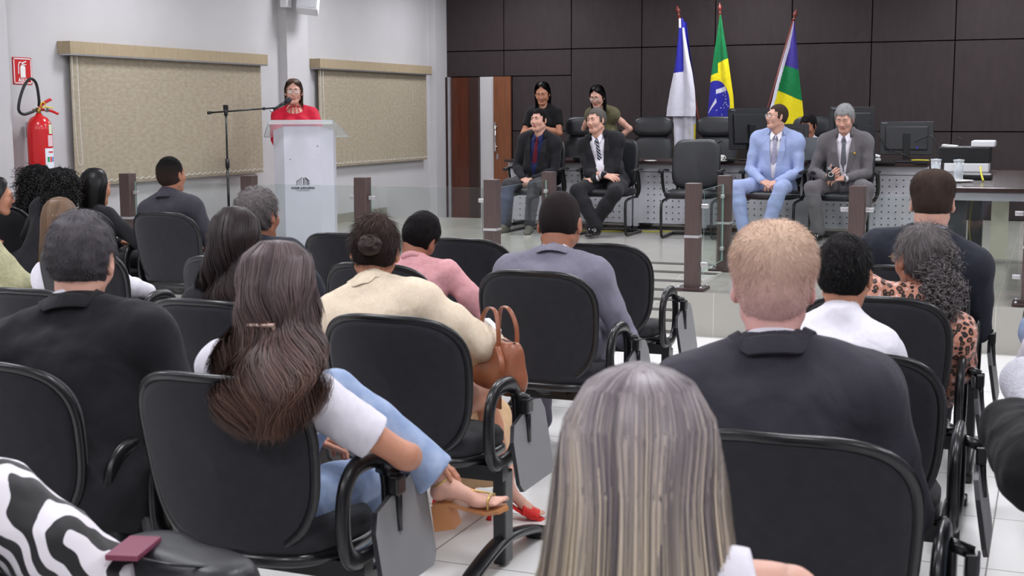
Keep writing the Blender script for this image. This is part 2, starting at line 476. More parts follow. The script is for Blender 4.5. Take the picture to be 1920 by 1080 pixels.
class P: pass
def torso_prims(F, p, o=0.0, female=False, parts='all', pad=0.0):
    w = p.bw; F.T = p.Tt
    b = p.belly
    F.ell((0, 0, .03), (.158*w+o, .118+o, .12+o), k=.04)
    F.ell((0, .012+b*.4, .18), (.140*w+o+b*.5, .102+o+b, .15), k=.06)
    F.ell((0, .004, .335), (.150*w+o, .106+o, .165), k=.05)
    if female:
        for x in (-1, 1): F.ell((x*.072, .085, .315), (.060+o*.6, .055+o, .062+o*.6), k=.035)
    F.cone((-.135*w, -.012, .425), (.135*w, -.012, .425), .066+o, k=.045)
    for x in (-1, 1):
        F.ell((x*.172*w, -.002, .428), (.053+o, .056+o, .053+o), k=.045)
        F.cone((x*.165*w, -.012, .462+pad*.4), (x*.02, -.016, .545), .036+o+pad, .030+o, k=.04)
def arm_prims(F, p, side, o=0.0, end=1.0, k=.03, puff=0.0):
    F.T = np.eye(4); s = p.s*p.aw; S, Eb, W = p.arm[side]
    F.cone(S, S+(Eb-S)*.5, (.054+o)*s, (.047+o+puff)*s, k=k); F.cone(S+(Eb-S)*.5, Eb, (.047+o+puff)*s, (.040+o)*s, k=.02)
    if end > 0:
        Q = Eb+(W-Eb)*end; M_ = Eb+(W-Eb)*min(.35, end*.6)
        F.cone(Eb, M_, (.040+o)*s, (.041+o)*s, k=.02); F.cone(M_, Q, (.041+o)*s, (.030+o)*s, k=.02)
def leg_prims(F, p, side, o=0.0, end=1.0, flare=0.0, k=.04, cuffw=None):
    F.T = np.eye(4); s = p.s*p.lw; H, K, A = p.leg[side]
    F.cone(H, H+(K-H)*.5, (.088+o)*s, (.074+o)*s, k=k); F.cone(H+(K-H)*.5, K, (.074+o)*s, (.058+o)*s, k=.03)
    if end > 0:
        Q = K+(A-K)*end; m = K+(A-K)*.35
        F.cone(K, m, (.057+o)*s, (.055+o+flare*.3)*s, k=.02); F.cone(m, Q, (.055+o+flare*.3)*s, ((.036+o+flare)*s if cuffw is None else cuffw), k=.02)
def shoe_mesh(name, A, fdir, mat, parent, s=1.0, sole=None, vox=.006, high=0.0, up=(0, 0, 1)):
    T = hand_frame(np.array(A), fdir, up)
    F = Fld(np.array(A)-.26, np.array(A)+.26, vox); F.T = T @ np.diag([s, s, s, 1])
    F.ell((0, -.012, -.045), (.036, .042, .042), k=.02)
    F.cone((0, .02, -.052), (0, .135, -.064), .038, .035, k=.03, flat=(0, 0, 1), q=1.25)
    F.ell((0, .16, -.066), (.038, .05, .024), k=.02)
    F.cone((0, -.005, -.01), (0, .05, -.03), .038, .034, k=.03)
    if high: F.cone((0, -.01, -.01), (0, -.015, high), .042, .045, k=.02)
    F.plane((0, 0, -.088), (0, 0, -1))
    V, f = F.nets(); V = relax(V, f, 1)
    o = mesh_np(name, V, f, mat, parent)
    if sole:
        T2 = F.T; mb = MB(); pts = [(-.033, -.05), (-.038, 0), (-.036, .06), (-.044, .13), (-.036, .185), (0, .212), (.036, .185), (.044, .13), (.036, .06), (.038, 0), (.033, -.05), (0, -.06)]
        a = [Vector(tp(T2, (x, y, -.082))) for x, y in pts]; b = [Vector(tp(T2, (x, y, -.100))) for x, y in pts]; n = len(pts)
        mb.add(a+b, [tuple(range(n)), tuple(range(2*n-1, n-1, -1))]+[(i, (i+1) % n, n+(i+1) % n, n+i) for i in range(n)])
        mb.build('sole', sole, o)
    return o

def solve(loc, rz, head, hipz=.50, floor=0.0, s=None, bw=1.0, twist=0, hyaw=0, hpitch=0, hroll=0, hs=1.0, wr=None, wl=None,
          pr=(.8, -.5, -.7), pl=(-.8, -.5, -.7), fr=None, fl=None, kr=(0.12, .5, 1), kl=(-.12, .5, 1), belly=0.0, lw=1.0, aw=1.0, stand=False, hipoff=(0, 0), neckl=.118):
    """head: world position of the head centre"""
    p = P(); c, sn = math.cos(rz), math.sin(rz)
    d = np.array(head, float)-np.array((loc[0], loc[1], floor)); hc = np.array((c*d[0]+sn*d[1], -sn*d[0]+c*d[1], d[2]))
    p.hc = hc; p.Rh = rotm(hyaw, hpitch, hroll); p.hs = hs
    Rn = rotm(hyaw*.4, hpitch*.55, hroll*.5)
    N = hc-Rn @ np.array((0, .028, neckl))*hs
    p0 = np.array((hipoff[0], hipoff[1], hipz)); z = N-p0; L = np.linalg.norm(z); z = z/L
    sc = L/.56; p.s = s or min(max(sc, .86), 1.1); p.tz = sc
    x = np.array((math.cos(math.radians(twist)), math.sin(math.radians(twist)), 0)); x = x-z*(x@z); x /= np.linalg.norm(x); y = np.cross(z, x)
    p.Tt = T4(np.stack([x, y, z], 1), p0, sc); p.neck = N; p.p0 = p0
    p.bw = bw/sc*p.s; p.belly = belly; p.lw = lw; p.aw = aw; p.hy = hyaw
    s_ = p.s
    p.arm = {}
    for side, w, pole in ((1, wr, pr), (-1, wl, pl)):
        S = tp(p.Tt, (side*.178*p.bw, -.002, .432))
        W = np.array(w if w is not None else (side*.10, .30, hipz+.14), float)
        Eb, W2 = ik(S, W, .285*s_, .255*s_, pole); p.arm[side] = (S, Eb, W2)
    p.leg = {}
    for side, f, pole in ((1, fr, kr), (-1, fl, kl)):
        H = p0+np.array((side*.088*bw, .02, 0.0))
        A = np.array(f if f is not None else ((side*.13, .44, .10) if not stand else (side*.10, 0, .10)), float)
        K, A2 = ik(H, A, .43*s_, .42*s_, pole); p.leg[side] = (H, K, A2)
    p.loc = (loc[0], loc[1], floor); p.rz = rz
    return p
def bounds(pts, m):
    a = np.array(pts); return a.min(0)-m, a.max(0)+m

def body_mesh(p, skin, root, sex='m', vh=.0045, vb=.014, hands=None, bare_arms=0, bare_legs=0, face=True, lip=None, mouth_open=False, jaw=1.0, low_neck=False, neck=1.0):
    """head, neck, trunk, limbs and hands in one mesh"""
    parts = []
    Th = T4(p.Rh, p.hc, p.hs); s = p.s
    lo, hi = bounds([tp(Th, q) for q in ((-.1, -.125, -.13), (.1, .125, .13), (0, -.125, .13), (0, .125, -.13))]+[p.neck-.02], .035)
    if low_neck: lo[2] -= .08; lo[0] -= .06; hi[0] += .06; hi[1] += .03
    F = Fld(lo, hi, vh); F.T = Th; head_prims(F, sex, face, mouth_open, jaw=jaw)
    F.T = np.eye(4); nb = tp(p.Tt, (0, .006, .515)); nt_ = tp(Th, (0, -.022, -.05))
    r = (.054 if sex == 'm' else .046)*s*neck
    p.nr = r
    F.cone(nb, nt_, r, r, k=.022)
    F.T = np.eye(4)
    if low_neck: torso_prims(F, p, -.006, female=(sex == 'f'))
    V, f = F.nets(); V = relax(V, f, 1, .35); parts.append((V, f)); nh = len(f)
    lipmask = None
    if lip is not None:
        Ti = np.linalg.inv(Th); c = V[f].mean(1); q = c @ Ti[:3, :3].T+Ti[:3, 3]
        lipmask = (np.abs(q[:, 0]) < .022) & (q[:, 1] > .088) & (np.abs(q[:, 2]+.062) < .0115*(1-(q[:, 0]/.026)**2)+.001)
    # trunk and limbs
    pts = [p.p0, p.neck]+[q for t in p.arm.values() for q in t]+[q for t in p.leg.values() for q in t]
    lo, hi = bounds(pts, .13)
    F = Fld(lo, hi, vb); torso_prims(F, p, -.008, female=(sex == 'f'))
    for sd in (1, -1):
        if not bare_arms: arm_prims(F, p, sd, -.010)
        if not bare_legs: leg_prims(F, p, sd, -.014)
    F.T = np.eye(4); F.cone(nb, p.neck, r*1.0, r*.95, k=.03)
    V, f = F.nets(); parts.append((V, f))
    for sd in (1, -1):
        S, E_, W = p.arm[sd]
        if bare_arms:
            lo, hi = bounds([S, E_, W], .08); F = Fld(lo, hi, .007); arm_prims(F, p, sd, -.004)
            V, f = F.nets(); parts.append((relax(V, f, 1), f))
        if bare_legs:
            H, K, A = p.leg[sd]; lo, hi = bounds([H, K, A], .11); F = Fld(lo, hi, .008); leg_prims(F, p, sd, -.006)
            V, f = F.nets(); parts.append((relax(V, f, 1), f))
        h = (hands or {}).get(sd)
        if h is None:
            d = W-E_; h = dict(f=d/np.linalg.norm(d)+np.array((-sd*.15, .1, -.15)), up=(sd*.25, 0, 1), curl=.45)
        T = hand_frame(W, h['f'], h['up'])
        lo = W-.21; hi = W+.21
        F = Fld(lo, hi, h.get('vox', .0045)); hand_prims(F, T, sd, h.get('curl', .45), h.get('spread', .12), h.get('thumb', .6), s*h.get('size', 1.0 if sex == 'm' else .92))
        F.T = np.eye(4); d = (E_-W)/np.linalg.norm(E_-W); F.cone(W, W+d*.07, .024*s, .028*s, k=.015)
        V, f = F.nets(); parts.append((V, f))
    V, f = merge(parts)
    mats = [skin]; mi = np.zeros(len(f), int)
    if lip is not None: mats.append(lip); mi[:nh][lipmask] = 1
    return mesh_np('body', V, f, mats, root, midx=mi)

def eyes(p, root, iris='3a2416', shut=False, brow=None, look=(0, 0), bw_=.0035):
    Th = T4(p.Rh, p.hc, p.hs)
    if not shut:
        for x in (-1, 1):
            mb = MB(); c = Vector(tp(Th, (x*.031, .0775, .0065))); A = Matrix(p.Rh.tolist())
            n = 14; vs = []; R = .0125*p.hs
            ax = (A @ Vector((look[0], 1, look[1]))).normalized(); q = Vector((0, 0, 1)).rotation_difference(ax).to_matrix()
            prof = [(R*math.sin(a), R*math.cos(a)) for a in [math.radians(t) for t in (2, 16, 28, 30, 60, 90, 120, 150)]]
            mb.cur = 1; mb.lathe(prof[:3], c, n, q); mb.cur = 0; mb.lathe(prof[2:], c, n, q)
            mb.build('eye', [M('eye white', 'd8d4d2', rough=.15), M('iris_'+iris, iris, rough=.15)], root)
    if brow:
        for x in (-1, 1):
            pts = [Vector(tp(Th, (x*a, b, c))) for a, b, c in ((.012, .095, .024), (.025, .0945, .030), (.038, .086, .029), (.048, .074, .022))]
            mb = MB(); mb.tube(smooth_path(pts, 4), [(bw_, .0028)]*13, n=6); mb.build('eyebrow', brow, root)
def glasses(p, root, col='7a6a50', lens=True, r=.0014):
    Th = T4(p.Rh, p.hc, p.hs); fm = M('glasses_frame_'+col, col, rough=.3, metal=.7)
    mb = MB()
    for x in (-1, 1):
        loop = [(x*.033+a*.026, .108-abs(a)*.006-(.004 if a*x > 0 else 0), .004+b*.018) for a, b in superellipse(1, 1, 2.8, 20)]
        mb.tube([Vector(tp(Th, q)) for q in loop], r, n=6, closed=True)
        mb.tube([Vector(tp(Th, q)) for q in ((x*.059, .100, .010), (x*.079, .085, .010), (x*.082, .02, .006), (x*.082, -.01, -.004))], r, n=6)
    mb.tube([Vector(tp(Th, q)) for q in ((-.009, .109, .008), (0, .112, .010), (.009, .109, .008))], r, n=6)
    g = mb.build('glasses_frame', fm, root)
    if lens:
        for x in (-1, 1):
            m2 = MB(); L = [(x*.033+a*.026, .108-abs(a)*.006-(.004 if a*x > 0 else 0), .004+b*.018) for a, b in superellipse(1, 1, 2.8, 20)]
            m2.add([Vector(tp(Th, q)) for q in L]+[Vector(tp(Th, (q[0], q[1]+.001, q[2]))) for q in L], [tuple(range(20)), tuple(range(39, 19, -1))]+[(i, (i+1) % 20, 20+(i+1) % 20, 20+i) for i in range(20)])
            m2.build('lens', GLASS_THIN(), g)
def GLASS_THIN():
    return M('lens glass', 'ffffff', rough=.02, alpha=.18, spec=.8)

# ---- clothes
def collar_ring(F, p, r=.062, t=.010, h=.03, back=.03, front=-.005, open_=.35, tilt=.3, rz=0):
    """stand collar around the neck base in torso space"""
    F.T = p.Tt; n = 22; s = p.s/p.tz
    for lev in (0, .5, 1):
        pts = []
        for i in range(n+1):
            a = -math.pi/2+(-math.pi+open_)+(2*math.pi-2*open_)*i/n
            x = math.cos(a); y = math.sin(a)
            z = .515+(front+(back-front)*(1-(y+1)/2))+h*lev
            pts.append((x*(r-.004*lev)*s, -.008+y*(r*1.05-.004*lev)*s, z))
        for i in range(n): F.cone(pts[i], pts[i+1], t, t, k=.004)
def jacket_collar(F, p, root, mat, A=128, h=.034, name='jacket_collar'):
    s = 1/p.tz; r0_ = (p.nr+.014)*s; n = 25; rows = [[], [], [], []]
    for i in range(n):
        a = math.radians(-A+2*A*i/(n-1)); f = (1-math.cos(a))/2
        def P_(r, z): return (math.sin(a)*r, .000-math.cos(a)*r*.98, z)
        zt = .556+.018*(1-f)-.02*f; ro = r0_+.026
        z = .66
        while z > .44 and sample(F, tp(p.Tt, P_(ro, z))) > .0: z -= .004
        zt = min(max(zt, z+.016), .600); zo = min(max(z+.004, zt-h-.006), zt-.004)
        rows[0].append(P_(r0_-.001, zt-.012)); rows[1].append(P_(r0_+.002, zt)); rows[2].append(P_(r0_+.010, zt-.004)); rows[3].append(P_(ro, zo))
    vs = [Vector(tp(p.Tt, q)) for r_ in rows for q in r_]; up = Vector(p.Tt[:3, 2])*.005
    rows2 = [v-up for v in vs]; m = MB(); N = len(vs)
    fs = [(j*n+i, j*n+i+1, (j+1)*n+i+1, (j+1)*n+i) for j in range(3) for i in range(n-1)]
    fs2 = [tuple(N+k for k in f[::-1]) for f in fs]+[(3*n+i, 3*n+i+1, N+3*n+i+1, N+3*n+i) for i in range(n-1)]
    m.add(vs+rows2, fs+fs2, smooth=True); return m.build(name, mat, root)
def shirt_collar(p, root, mat, A=158, h=.040, top=.592, r_add=.006, name='shirt_collar', wings=False):
    s = 1/p.tz; r = (p.nr+r_add)*s; n = 31; m = MB(); rows = [[], [], [], []]
    for i in range(n):
        a = math.radians(-A+2*A*i/(n-1)); f = (1-math.cos(a))/2; zt = top-.034*f-.03*max(0, f-.6)/.4
        for k, (dr, z) in enumerate(((0, zt-h), (-.002, zt), (.003, zt-.003), (.006, zt-h))): rows[k].append((math.sin(a)*(r+dr), .004-math.cos(a)*(r+dr), z))
    vs = [Vector(tp(p.Tt, q)) for r_ in rows for q in r_]
    m.add(vs, [(j*n+i, j*n+i+1, ((j+1) % 4)*n+i+1, ((j+1) % 4)*n+i) for j in range(4) for i in range(n-1)], smooth=True)
    if wings:
        for x in (-1, 1):
            q = [Vector(tp(p.Tt, v)) for v in ((x*.010, .086, .512), (x*.050, .052, .545), (x*.056, .080, .490), (x*.034, .112, .462))]; d = Vector(p.Tt[:3, 1])*.004
            m.add(q+[v+d for v in q], [(0, 1, 2, 3), (7, 6, 5, 4)]+[(i, (i+1) % 4, 4+(i+1) % 4, 4+i) for i in range(4)])
    return m.build(name, mat, root)
def jacket(p, root, mat, name='jacket', vox=.009, o=.020, female=False, open_w=.0, open_bot=.05, lapel=None, seed=0, amp=.0028, pad=.010, sleeve=.97,
           collar=True, hem=-.12, hemr=(.19, .155), so=.011, neckcut=True, collar_h=.022, freq=7, shoulder=.0, cut_front=True):
    pts = [p.p0-np.array((0, 0, .10)), p.neck]+[q for t in p.arm.values() for q in t]
    lo, hi = bounds(pts, .13); hi[2] = max(p.neck[2]+.07, hi[2])
    F = Fld(lo, hi, vox); torso_prims(F, p, o, female=female, pad=pad)
    F.T = p.Tt; F.ell((0, .0, -.01), (hemr[0]*p.bw, hemr[1], .13), k=.05)
    F.plane((0, 0, hem), (0, 0, -1), k=.01)
    for sd in (1, -1): arm_prims(F, p, sd, so+shoulder*0, end=sleeve, k=.035)
    for sd in (1, -1):
        S, E_, W = p.arm[sd]; F.T = np.eye(4)
        if shoulder: F.ell(S+np.array((sd*.01, 0, .012)), (.062*p.s+shoulder, .062*p.s+shoulder, .055*p.s+shoulder), k=.02)
    F.T = p.Tt; F.cone((0, -.012, .50), (0, -.008, .550), .066*p.s/p.tz, .060*p.s/p.tz, k=.03)
    F.noise(amp, freq, seed, (1, 1, .7)); F.noise(amp*.55, freq*2.3, seed+9, (1, 1, .6))
    # sleeve ends cut clean
    if neckcut:
        F.T = p.Tt; s = p.s/p.tz
        F.cone((0, .006, .548), (0, .05, .75), .050*s, .075*s, k=.006, op='s')
    if collar: jacket_collar(F, p, root, mat)
    if open_w > 0:
        F.T = p.Tt
        F.halves([((open_w*.12, 0, open_bot), (-math.cos(.0)*1, 0, (open_w)/(.50-open_bot))),
                  ((-open_w*.12, 0, open_bot), (1, 0, (open_w)/(.50-open_bot))), ((0, .045, 0), (0, 1, 0)), ((0, 0, open_bot), (0, 0, 1))])
    V, f = F.nets(); V = relax(V, f, 1, .4)
    o_ = mesh_np(name, V, f, mat, root)
    if lapel:
        for sd in (-1, 1):
            mb = MB(); ob = open_bot
            ys = lambda z: .120+o+p.belly*(max(0, 1-abs(z-.18)/.16)) - (.028 if z > .42 else 0)-(.05*max(0, z-.47)/.06 if z > .47 else 0)
            inner = [(sd*(open_w*(z-ob)/(.50-ob)+.004), z) for z in np.linspace(ob, .50, 8)]
            wd = [.004, .022, .036, .046, .054, .060, .040, .030]
            vs = []
            for (x, z), w_ in zip(inner, wd):
                vs.append(Vector(tp(p.Tt, (x, ys(z)-.004, z)))); vs.append(Vector(tp(p.Tt, (x+sd*w_, ys(z)-.006-w_*.25, z+.006))))
            vs2 = [v+Vector(p.Tt[:3, 1])*.006 for v in vs]; n = len(vs)
            fs = [(2*i, 2*i+1, 2*i+3, 2*i+2) for i in range(n//2-1)]; fs2 = [(n+2*i, n+2*i+2, n+2*i+3, n+2*i+1) for i in range(n//2-1)]
            sidef = [(2*i, 2*i+2, n+2*i+2, n+2*i) for i in range(n//2-1)]+[(2*i+1, n+2*i+1, n+2*i+3, 2*i+3) for i in range(n//2-1)]
            mb.add(vs+vs2, fs+fs2+sidef); mb.build('lapel', lapel, o_)
    return o_
def shirt(p, root, mat, vox=.008, o=.008, female=False, sleeve=1.0, collar=True, so=.004, name='shirt', hem=-.04, amp=.002, seed=3, freq=8, neck_r=.056, neck_low=0.0, scoop=0.0, strap=0.0, wings=False, ctop=.592, collar_h=.034, open_=.3, loose=0.0, puff=0.0, cuff=True, vneck=0.0, back=.030):
    pts = [p.p0, p.neck]+[q for t in p.arm.values() for q in (t if sleeve > .3 else t[:2])]
    lo, hi = bounds(pts, .12); hi[2] = p.neck[2]+.08
    F = Fld(lo, hi, vox); torso_prims(F, p, o, female=female)
    if loose: F.T = p.Tt; F.ell((0, 0, .12), (.15*p.bw+loose, .11+loose, .18), k=.05)
    F.T = p.Tt; F.plane((0, 0, hem), (0, 0, -1), k=.01)
    for sd in (1, -1):
        S, E_, W = p.arm[sd]
        if sleeve >= .5: arm_prims(F, p, sd, so, end=sleeve, puff=puff)
        elif sleeve > 0:
            F.T = np.eye(4); q = S+(E_-S)*(sleeve*2); F.cone(S, q, (.056+so)*p.s*p.aw, (.052+so)*p.s*p.aw+puff, k=.03)
    F.T = p.Tt
    if collar: F.cone((0, -.010, .50), (0, -.006, .545), .058*p.s/p.tz, .054*p.s/p.tz, k=.03)
    F.noise(amp, freq, seed, (1, 1, .6)); F.noise(amp*.5, freq*2.4, seed+5)
    if sleeve > 0 and sleeve < .5:
        for sd in (1, -1):
            S, E_, W = p.arm[sd]; q = S+(E_-S)*(sleeve*2)
            n = (E_-S)/np.linalg.norm(E_-S)
            # clean sleeve end
            F.T = np.eye(4); F.halves([(q, n), (q-n*.0+np.array((sd*-.10, 0, 0)), (sd, 0, 0))])
    F.T = p.Tt; s = p.s/p.tz
    F.cone((0, .006, .545-neck_low), (0, .05, .75), neck_r*s*.92+neck_low*.5, neck_r*s+.02+neck_low*.5, k=.006, op='s')
    if strap:
        for sd in (1, -1): F.halves([((sd*strap*p.bw, 0, 0), (sd, 0, 0)), ((0, 0, .34), (0, 0, 1))])
    if scoop: F.ell((0, .095, .505), (scoop, .12, scoop*.8), k=.01, op='s')
    if vneck: F.ell((0, .13, .47), (.055+vneck*.3, .09, .06+vneck), k=.01, op='s')
    if collar: shirt_collar(p, root, mat, top=ctop, wings=wings)
    V, f = F.nets(); V = relax(V, f, 1, .4)
    return mesh_np(name, V, f, mat, root)
def tie(p, root, mat, bot=.06, name='tie', o=.012, w=.036):
    mb = MB(); b = p.belly
    yf = lambda z: .107+o+b*max(0, 1-abs(z-.18)/.17)+(-.02*max(0, (z-.36)/.12))+(-.045*max(0, (z-.46)/.06))+.006
    zs = np.linspace(.478, bot, 14)
    ws = [.014]+[.014+(w-.014)*(i/12)**.7 for i in range(13)]
    vs = []; n = len(zs)
    for z, w_ in zip(zs, ws):
        for x, dy in ((-w_, -.004), (0, .003), (w_, -.004)): vs.append(Vector(tp(p.Tt, (x, yf(z)+dy, z))))
    vs.append(Vector(tp(p.Tt, (0, yf(bot), bot-w)))); fs = []
    for i in range(n-1):
        for k in range(2): fs.append((3*i+k, 3*i+k+1, 3*i+k+4, 3*i+k+3))
    fs += [(3*n-3, 3*n-2, 3*n), (3*n-2, 3*n-1, 3*n)]
    m = len(vs); vs2 = [v-Vector(p.Tt[:3, 1])*.006 for v in vs]
    mb.add(vs+vs2, fs+[tuple(i+m for i in f[::-1]) for f in fs])
    mb.tube([Vector(tp(p.Tt, (0, yf(.50)+.004, .503))), Vector(tp(p.Tt, (0, yf(.478)+.006, .470)))], [(.012, .019), (.010, .013)], n=8)
    return mb.build(name, mat, root)
def cuffs(p, root, mat, sides=(1, -1)):
    for sd in sides:
        S, E_, W = p.arm[sd]; d = (W-E_)/np.linalg.norm(W-E_); r = .036*p.s
        mb = MB(); mb.tube([Vector(W-d*.05), Vector(W-d*.004)], [r, r*1.03], n=18); mb.build('cuff', mat, root)
def trousers(p, root, mat, name='trousers', vox=.011, o=.010, flare=.012, end=.97, amp=.003, seed=1, female=False, skirt=None, top=.12, vox2=None):
    pts = [p.p0]+[q for t in p.leg.values() for q in t]
    lo, hi = bounds(pts, .16); hi[2] = max(hi[2], p.p0[2]+.18)
    F = Fld(lo, hi, vox); F.T = p.Tt
    F.ell((0, 0, .02), (.160*p.bw+o, .125+o, .125), k=.04); F.ell((0, .01+p.belly*.3, .10), (.145*p.bw+o, .108+o+p.belly*.6, .11), k=.04)
    F.plane((0, 0, top), (0, 0, 1))
    for sd in (1, -1): leg_prims(F, p, sd, o, end=end, flare=flare)
    F.noise(amp, 7, seed); F.noise(amp*.5, 16, seed+3)
    if flare > .02:
        for sd in (1, -1):
            H, K, A = p.leg[sd]; Q = K+(A-K)*end; n = (A-K)/np.linalg.norm(A-K); a = np.cross(n, (0, 0, 1.0)); a /= np.linalg.norm(a); b = np.cross(n, a); F.T = np.eye(4)
            F.halves([(Q, n), (Q+a*.14, -a), (Q-a*.14, a), (Q+b*.14, -b), (Q-b*.14, b)])
    V, f = F.nets(); V = relax(V, f, 1, .4)
    return mesh_np(name, V, f, mat, root)

# ---- hair
def smoothstep(a, b, x): t = np.clip((x-a)/(b-a), 0, 1); return t*t*(3-2*t)
def hair_short(p, root, mat, t=.014, amp=.003, freq=18, nape=-.055, front=.045, side_t=None, seed=0, vox=.005, strands=6000, L=.018, lift=.5, w=.0009, temple=.012, recede=0.0, top_extra=0.0, flow=(0, .2, -1), sideburn=True, bald=0.0, boxy=0.0):
    """cap of short hair: head shell cut at the hairline, plus many short strands"""
    Th = T4(p.Rh, p.hc, p.hs); c = tp(Th, (0, -.02, .03))
    F = Fld(c-.16, c+.16, vox); F.T = Th
    st = t if side_t is None else side_t
    F.ell((0, -.018, .03), (.075+st, .096+(t+st)/2, .086+t), k=.0)
    F.ell((0, -.018, -.01), (.070+st, .088+st, .075), k=.02)
    if boxy:
        for x in (-1, 1): F.ell((x*.026, -.022, .068), (.054+st, .080+st, .046+t+boxy*.006), k=.03)
    if top_extra: F.ell((0, -.005, .075), (.062, .080, .045+top_extra), k=.03)
    F.noise(amp, freq, seed); F.T = Th
    # face and neck cleared
    F.halves([((0, .030, 0), (0, 1, 0)), ((0, 0, front), (0, -.35, -1)), ], )
    F.halves([((0, .052-recede, 0), (0, 1, 0)), ((0, 0, front+.03), (0, -.25, -1))])
    F.halves([((0, -.004, 0), (0, 1, .12)), ((0, 0, -.018 if sideburn else .012), (0, 0, -1))])
    F.plane((0, 0, nape), (0, .75, -1), k=.008)
    F.ell((0, .065, -.06), (.08, .08, .085), k=.012, op='s')
    for x in (-1, 1): F.ell((x*.086, .0, -.012), (.016, .021, .036), k=.006, op='s')
    V, f = F.nets(); V = relax(V, f, 1, .3)
    rg = np.random.default_rng(seed)
    Ti = np.linalg.inv(Th)
    fn = np.cross(V[f[:, 1]]-V[f[:, 0]], V[f[:, 3]]-V[f[:, 0]]); A_ = np.linalg.norm(fn, axis=1); fn = fn/(A_[:, None]+1e-12)
    cen = V[f].mean(1); out = ((cen-c)*fn).sum(1)
    if np.median(out) < 0: fn = -fn
    ok = ((cen-c)*fn).sum(1) > 0
    pr = A_*ok; pr = pr/pr.sum()
    fi = rg.choice(len(f), strands, p=pr); a, b = rg.random(strands), rg.random(strands)
    q = V[f[fi]]; root_ = (q[:, 0]*(1-a[:, None])+q[:, 1]*a[:, None])*(1-b[:, None])+(q[:, 3]*(1-a[:, None])+q[:, 2]*a[:, None])*b[:, None]
    n = fn[fi]; root_ = root_-n*.003
    fl = (Th[:3, :3] @ np.array(flow, float)); fl = fl/np.linalg.norm(fl)
    crown = tp(Th, (.01, -.06, .10)); rad = root_-crown; rad /= np.linalg.norm(rad, axis=1, keepdims=True)
    d = n*lift+(fl*.5+rad*.8)*(1-lift)+rg.normal(size=n.shape)*.18; d /= np.linalg.norm(d, axis=1, keepdims=True)
    Ls = L*rg.uniform(.6, 1.15, strands)
    lz = (root_ @ Ti[:3, :3].T+Ti[:3, 3])[:, 2]; Ls = Ls*(.45+.55*smoothstep(-.05, .04, lz))
    ts = np.array([0, .5, 1.0]); P_ = root_[:, None, :]+d[:, None, :]*(Ls[:, None]*ts)[..., None]
    P_ += (fl*.25-n*.25)[:, None, :]*((Ls[:, None]*ts**2)[..., None])
    side = np.cross(d, rg.normal(size=n.shape)); W = np.broadcast_to(w*np.array([1, .8, .15]), (strands, 3))
    Vs, Fs = ribbons(P_, W, np.broadcast_to(np.cross(side, d)[:, None, :], P_.shape)+n[:, None, :])
    VV, FF = merge([(V, f), (Vs, Fs)])
    o = mesh_np('hair', VV, FF, [mat, core_of(mat)], root, midx=np.concatenate([np.ones(len(f), int), np.zeros(len(Fs), int)]))
    tint = np.concatenate([np.clip(.45+.0*V[:, 0], 0, 1), np.repeat(rg.random(strands), 6)])
    tip = np.concatenate([np.clip((((V @ Ti[:3, :3].T)+Ti[:3, 3])[:, 2]+.06)/.15, 0, 1), np.repeat(np.clip((lz+.06)/.15, 0, 1), 6)])
    add_attr(o, tint, tip)
    return o
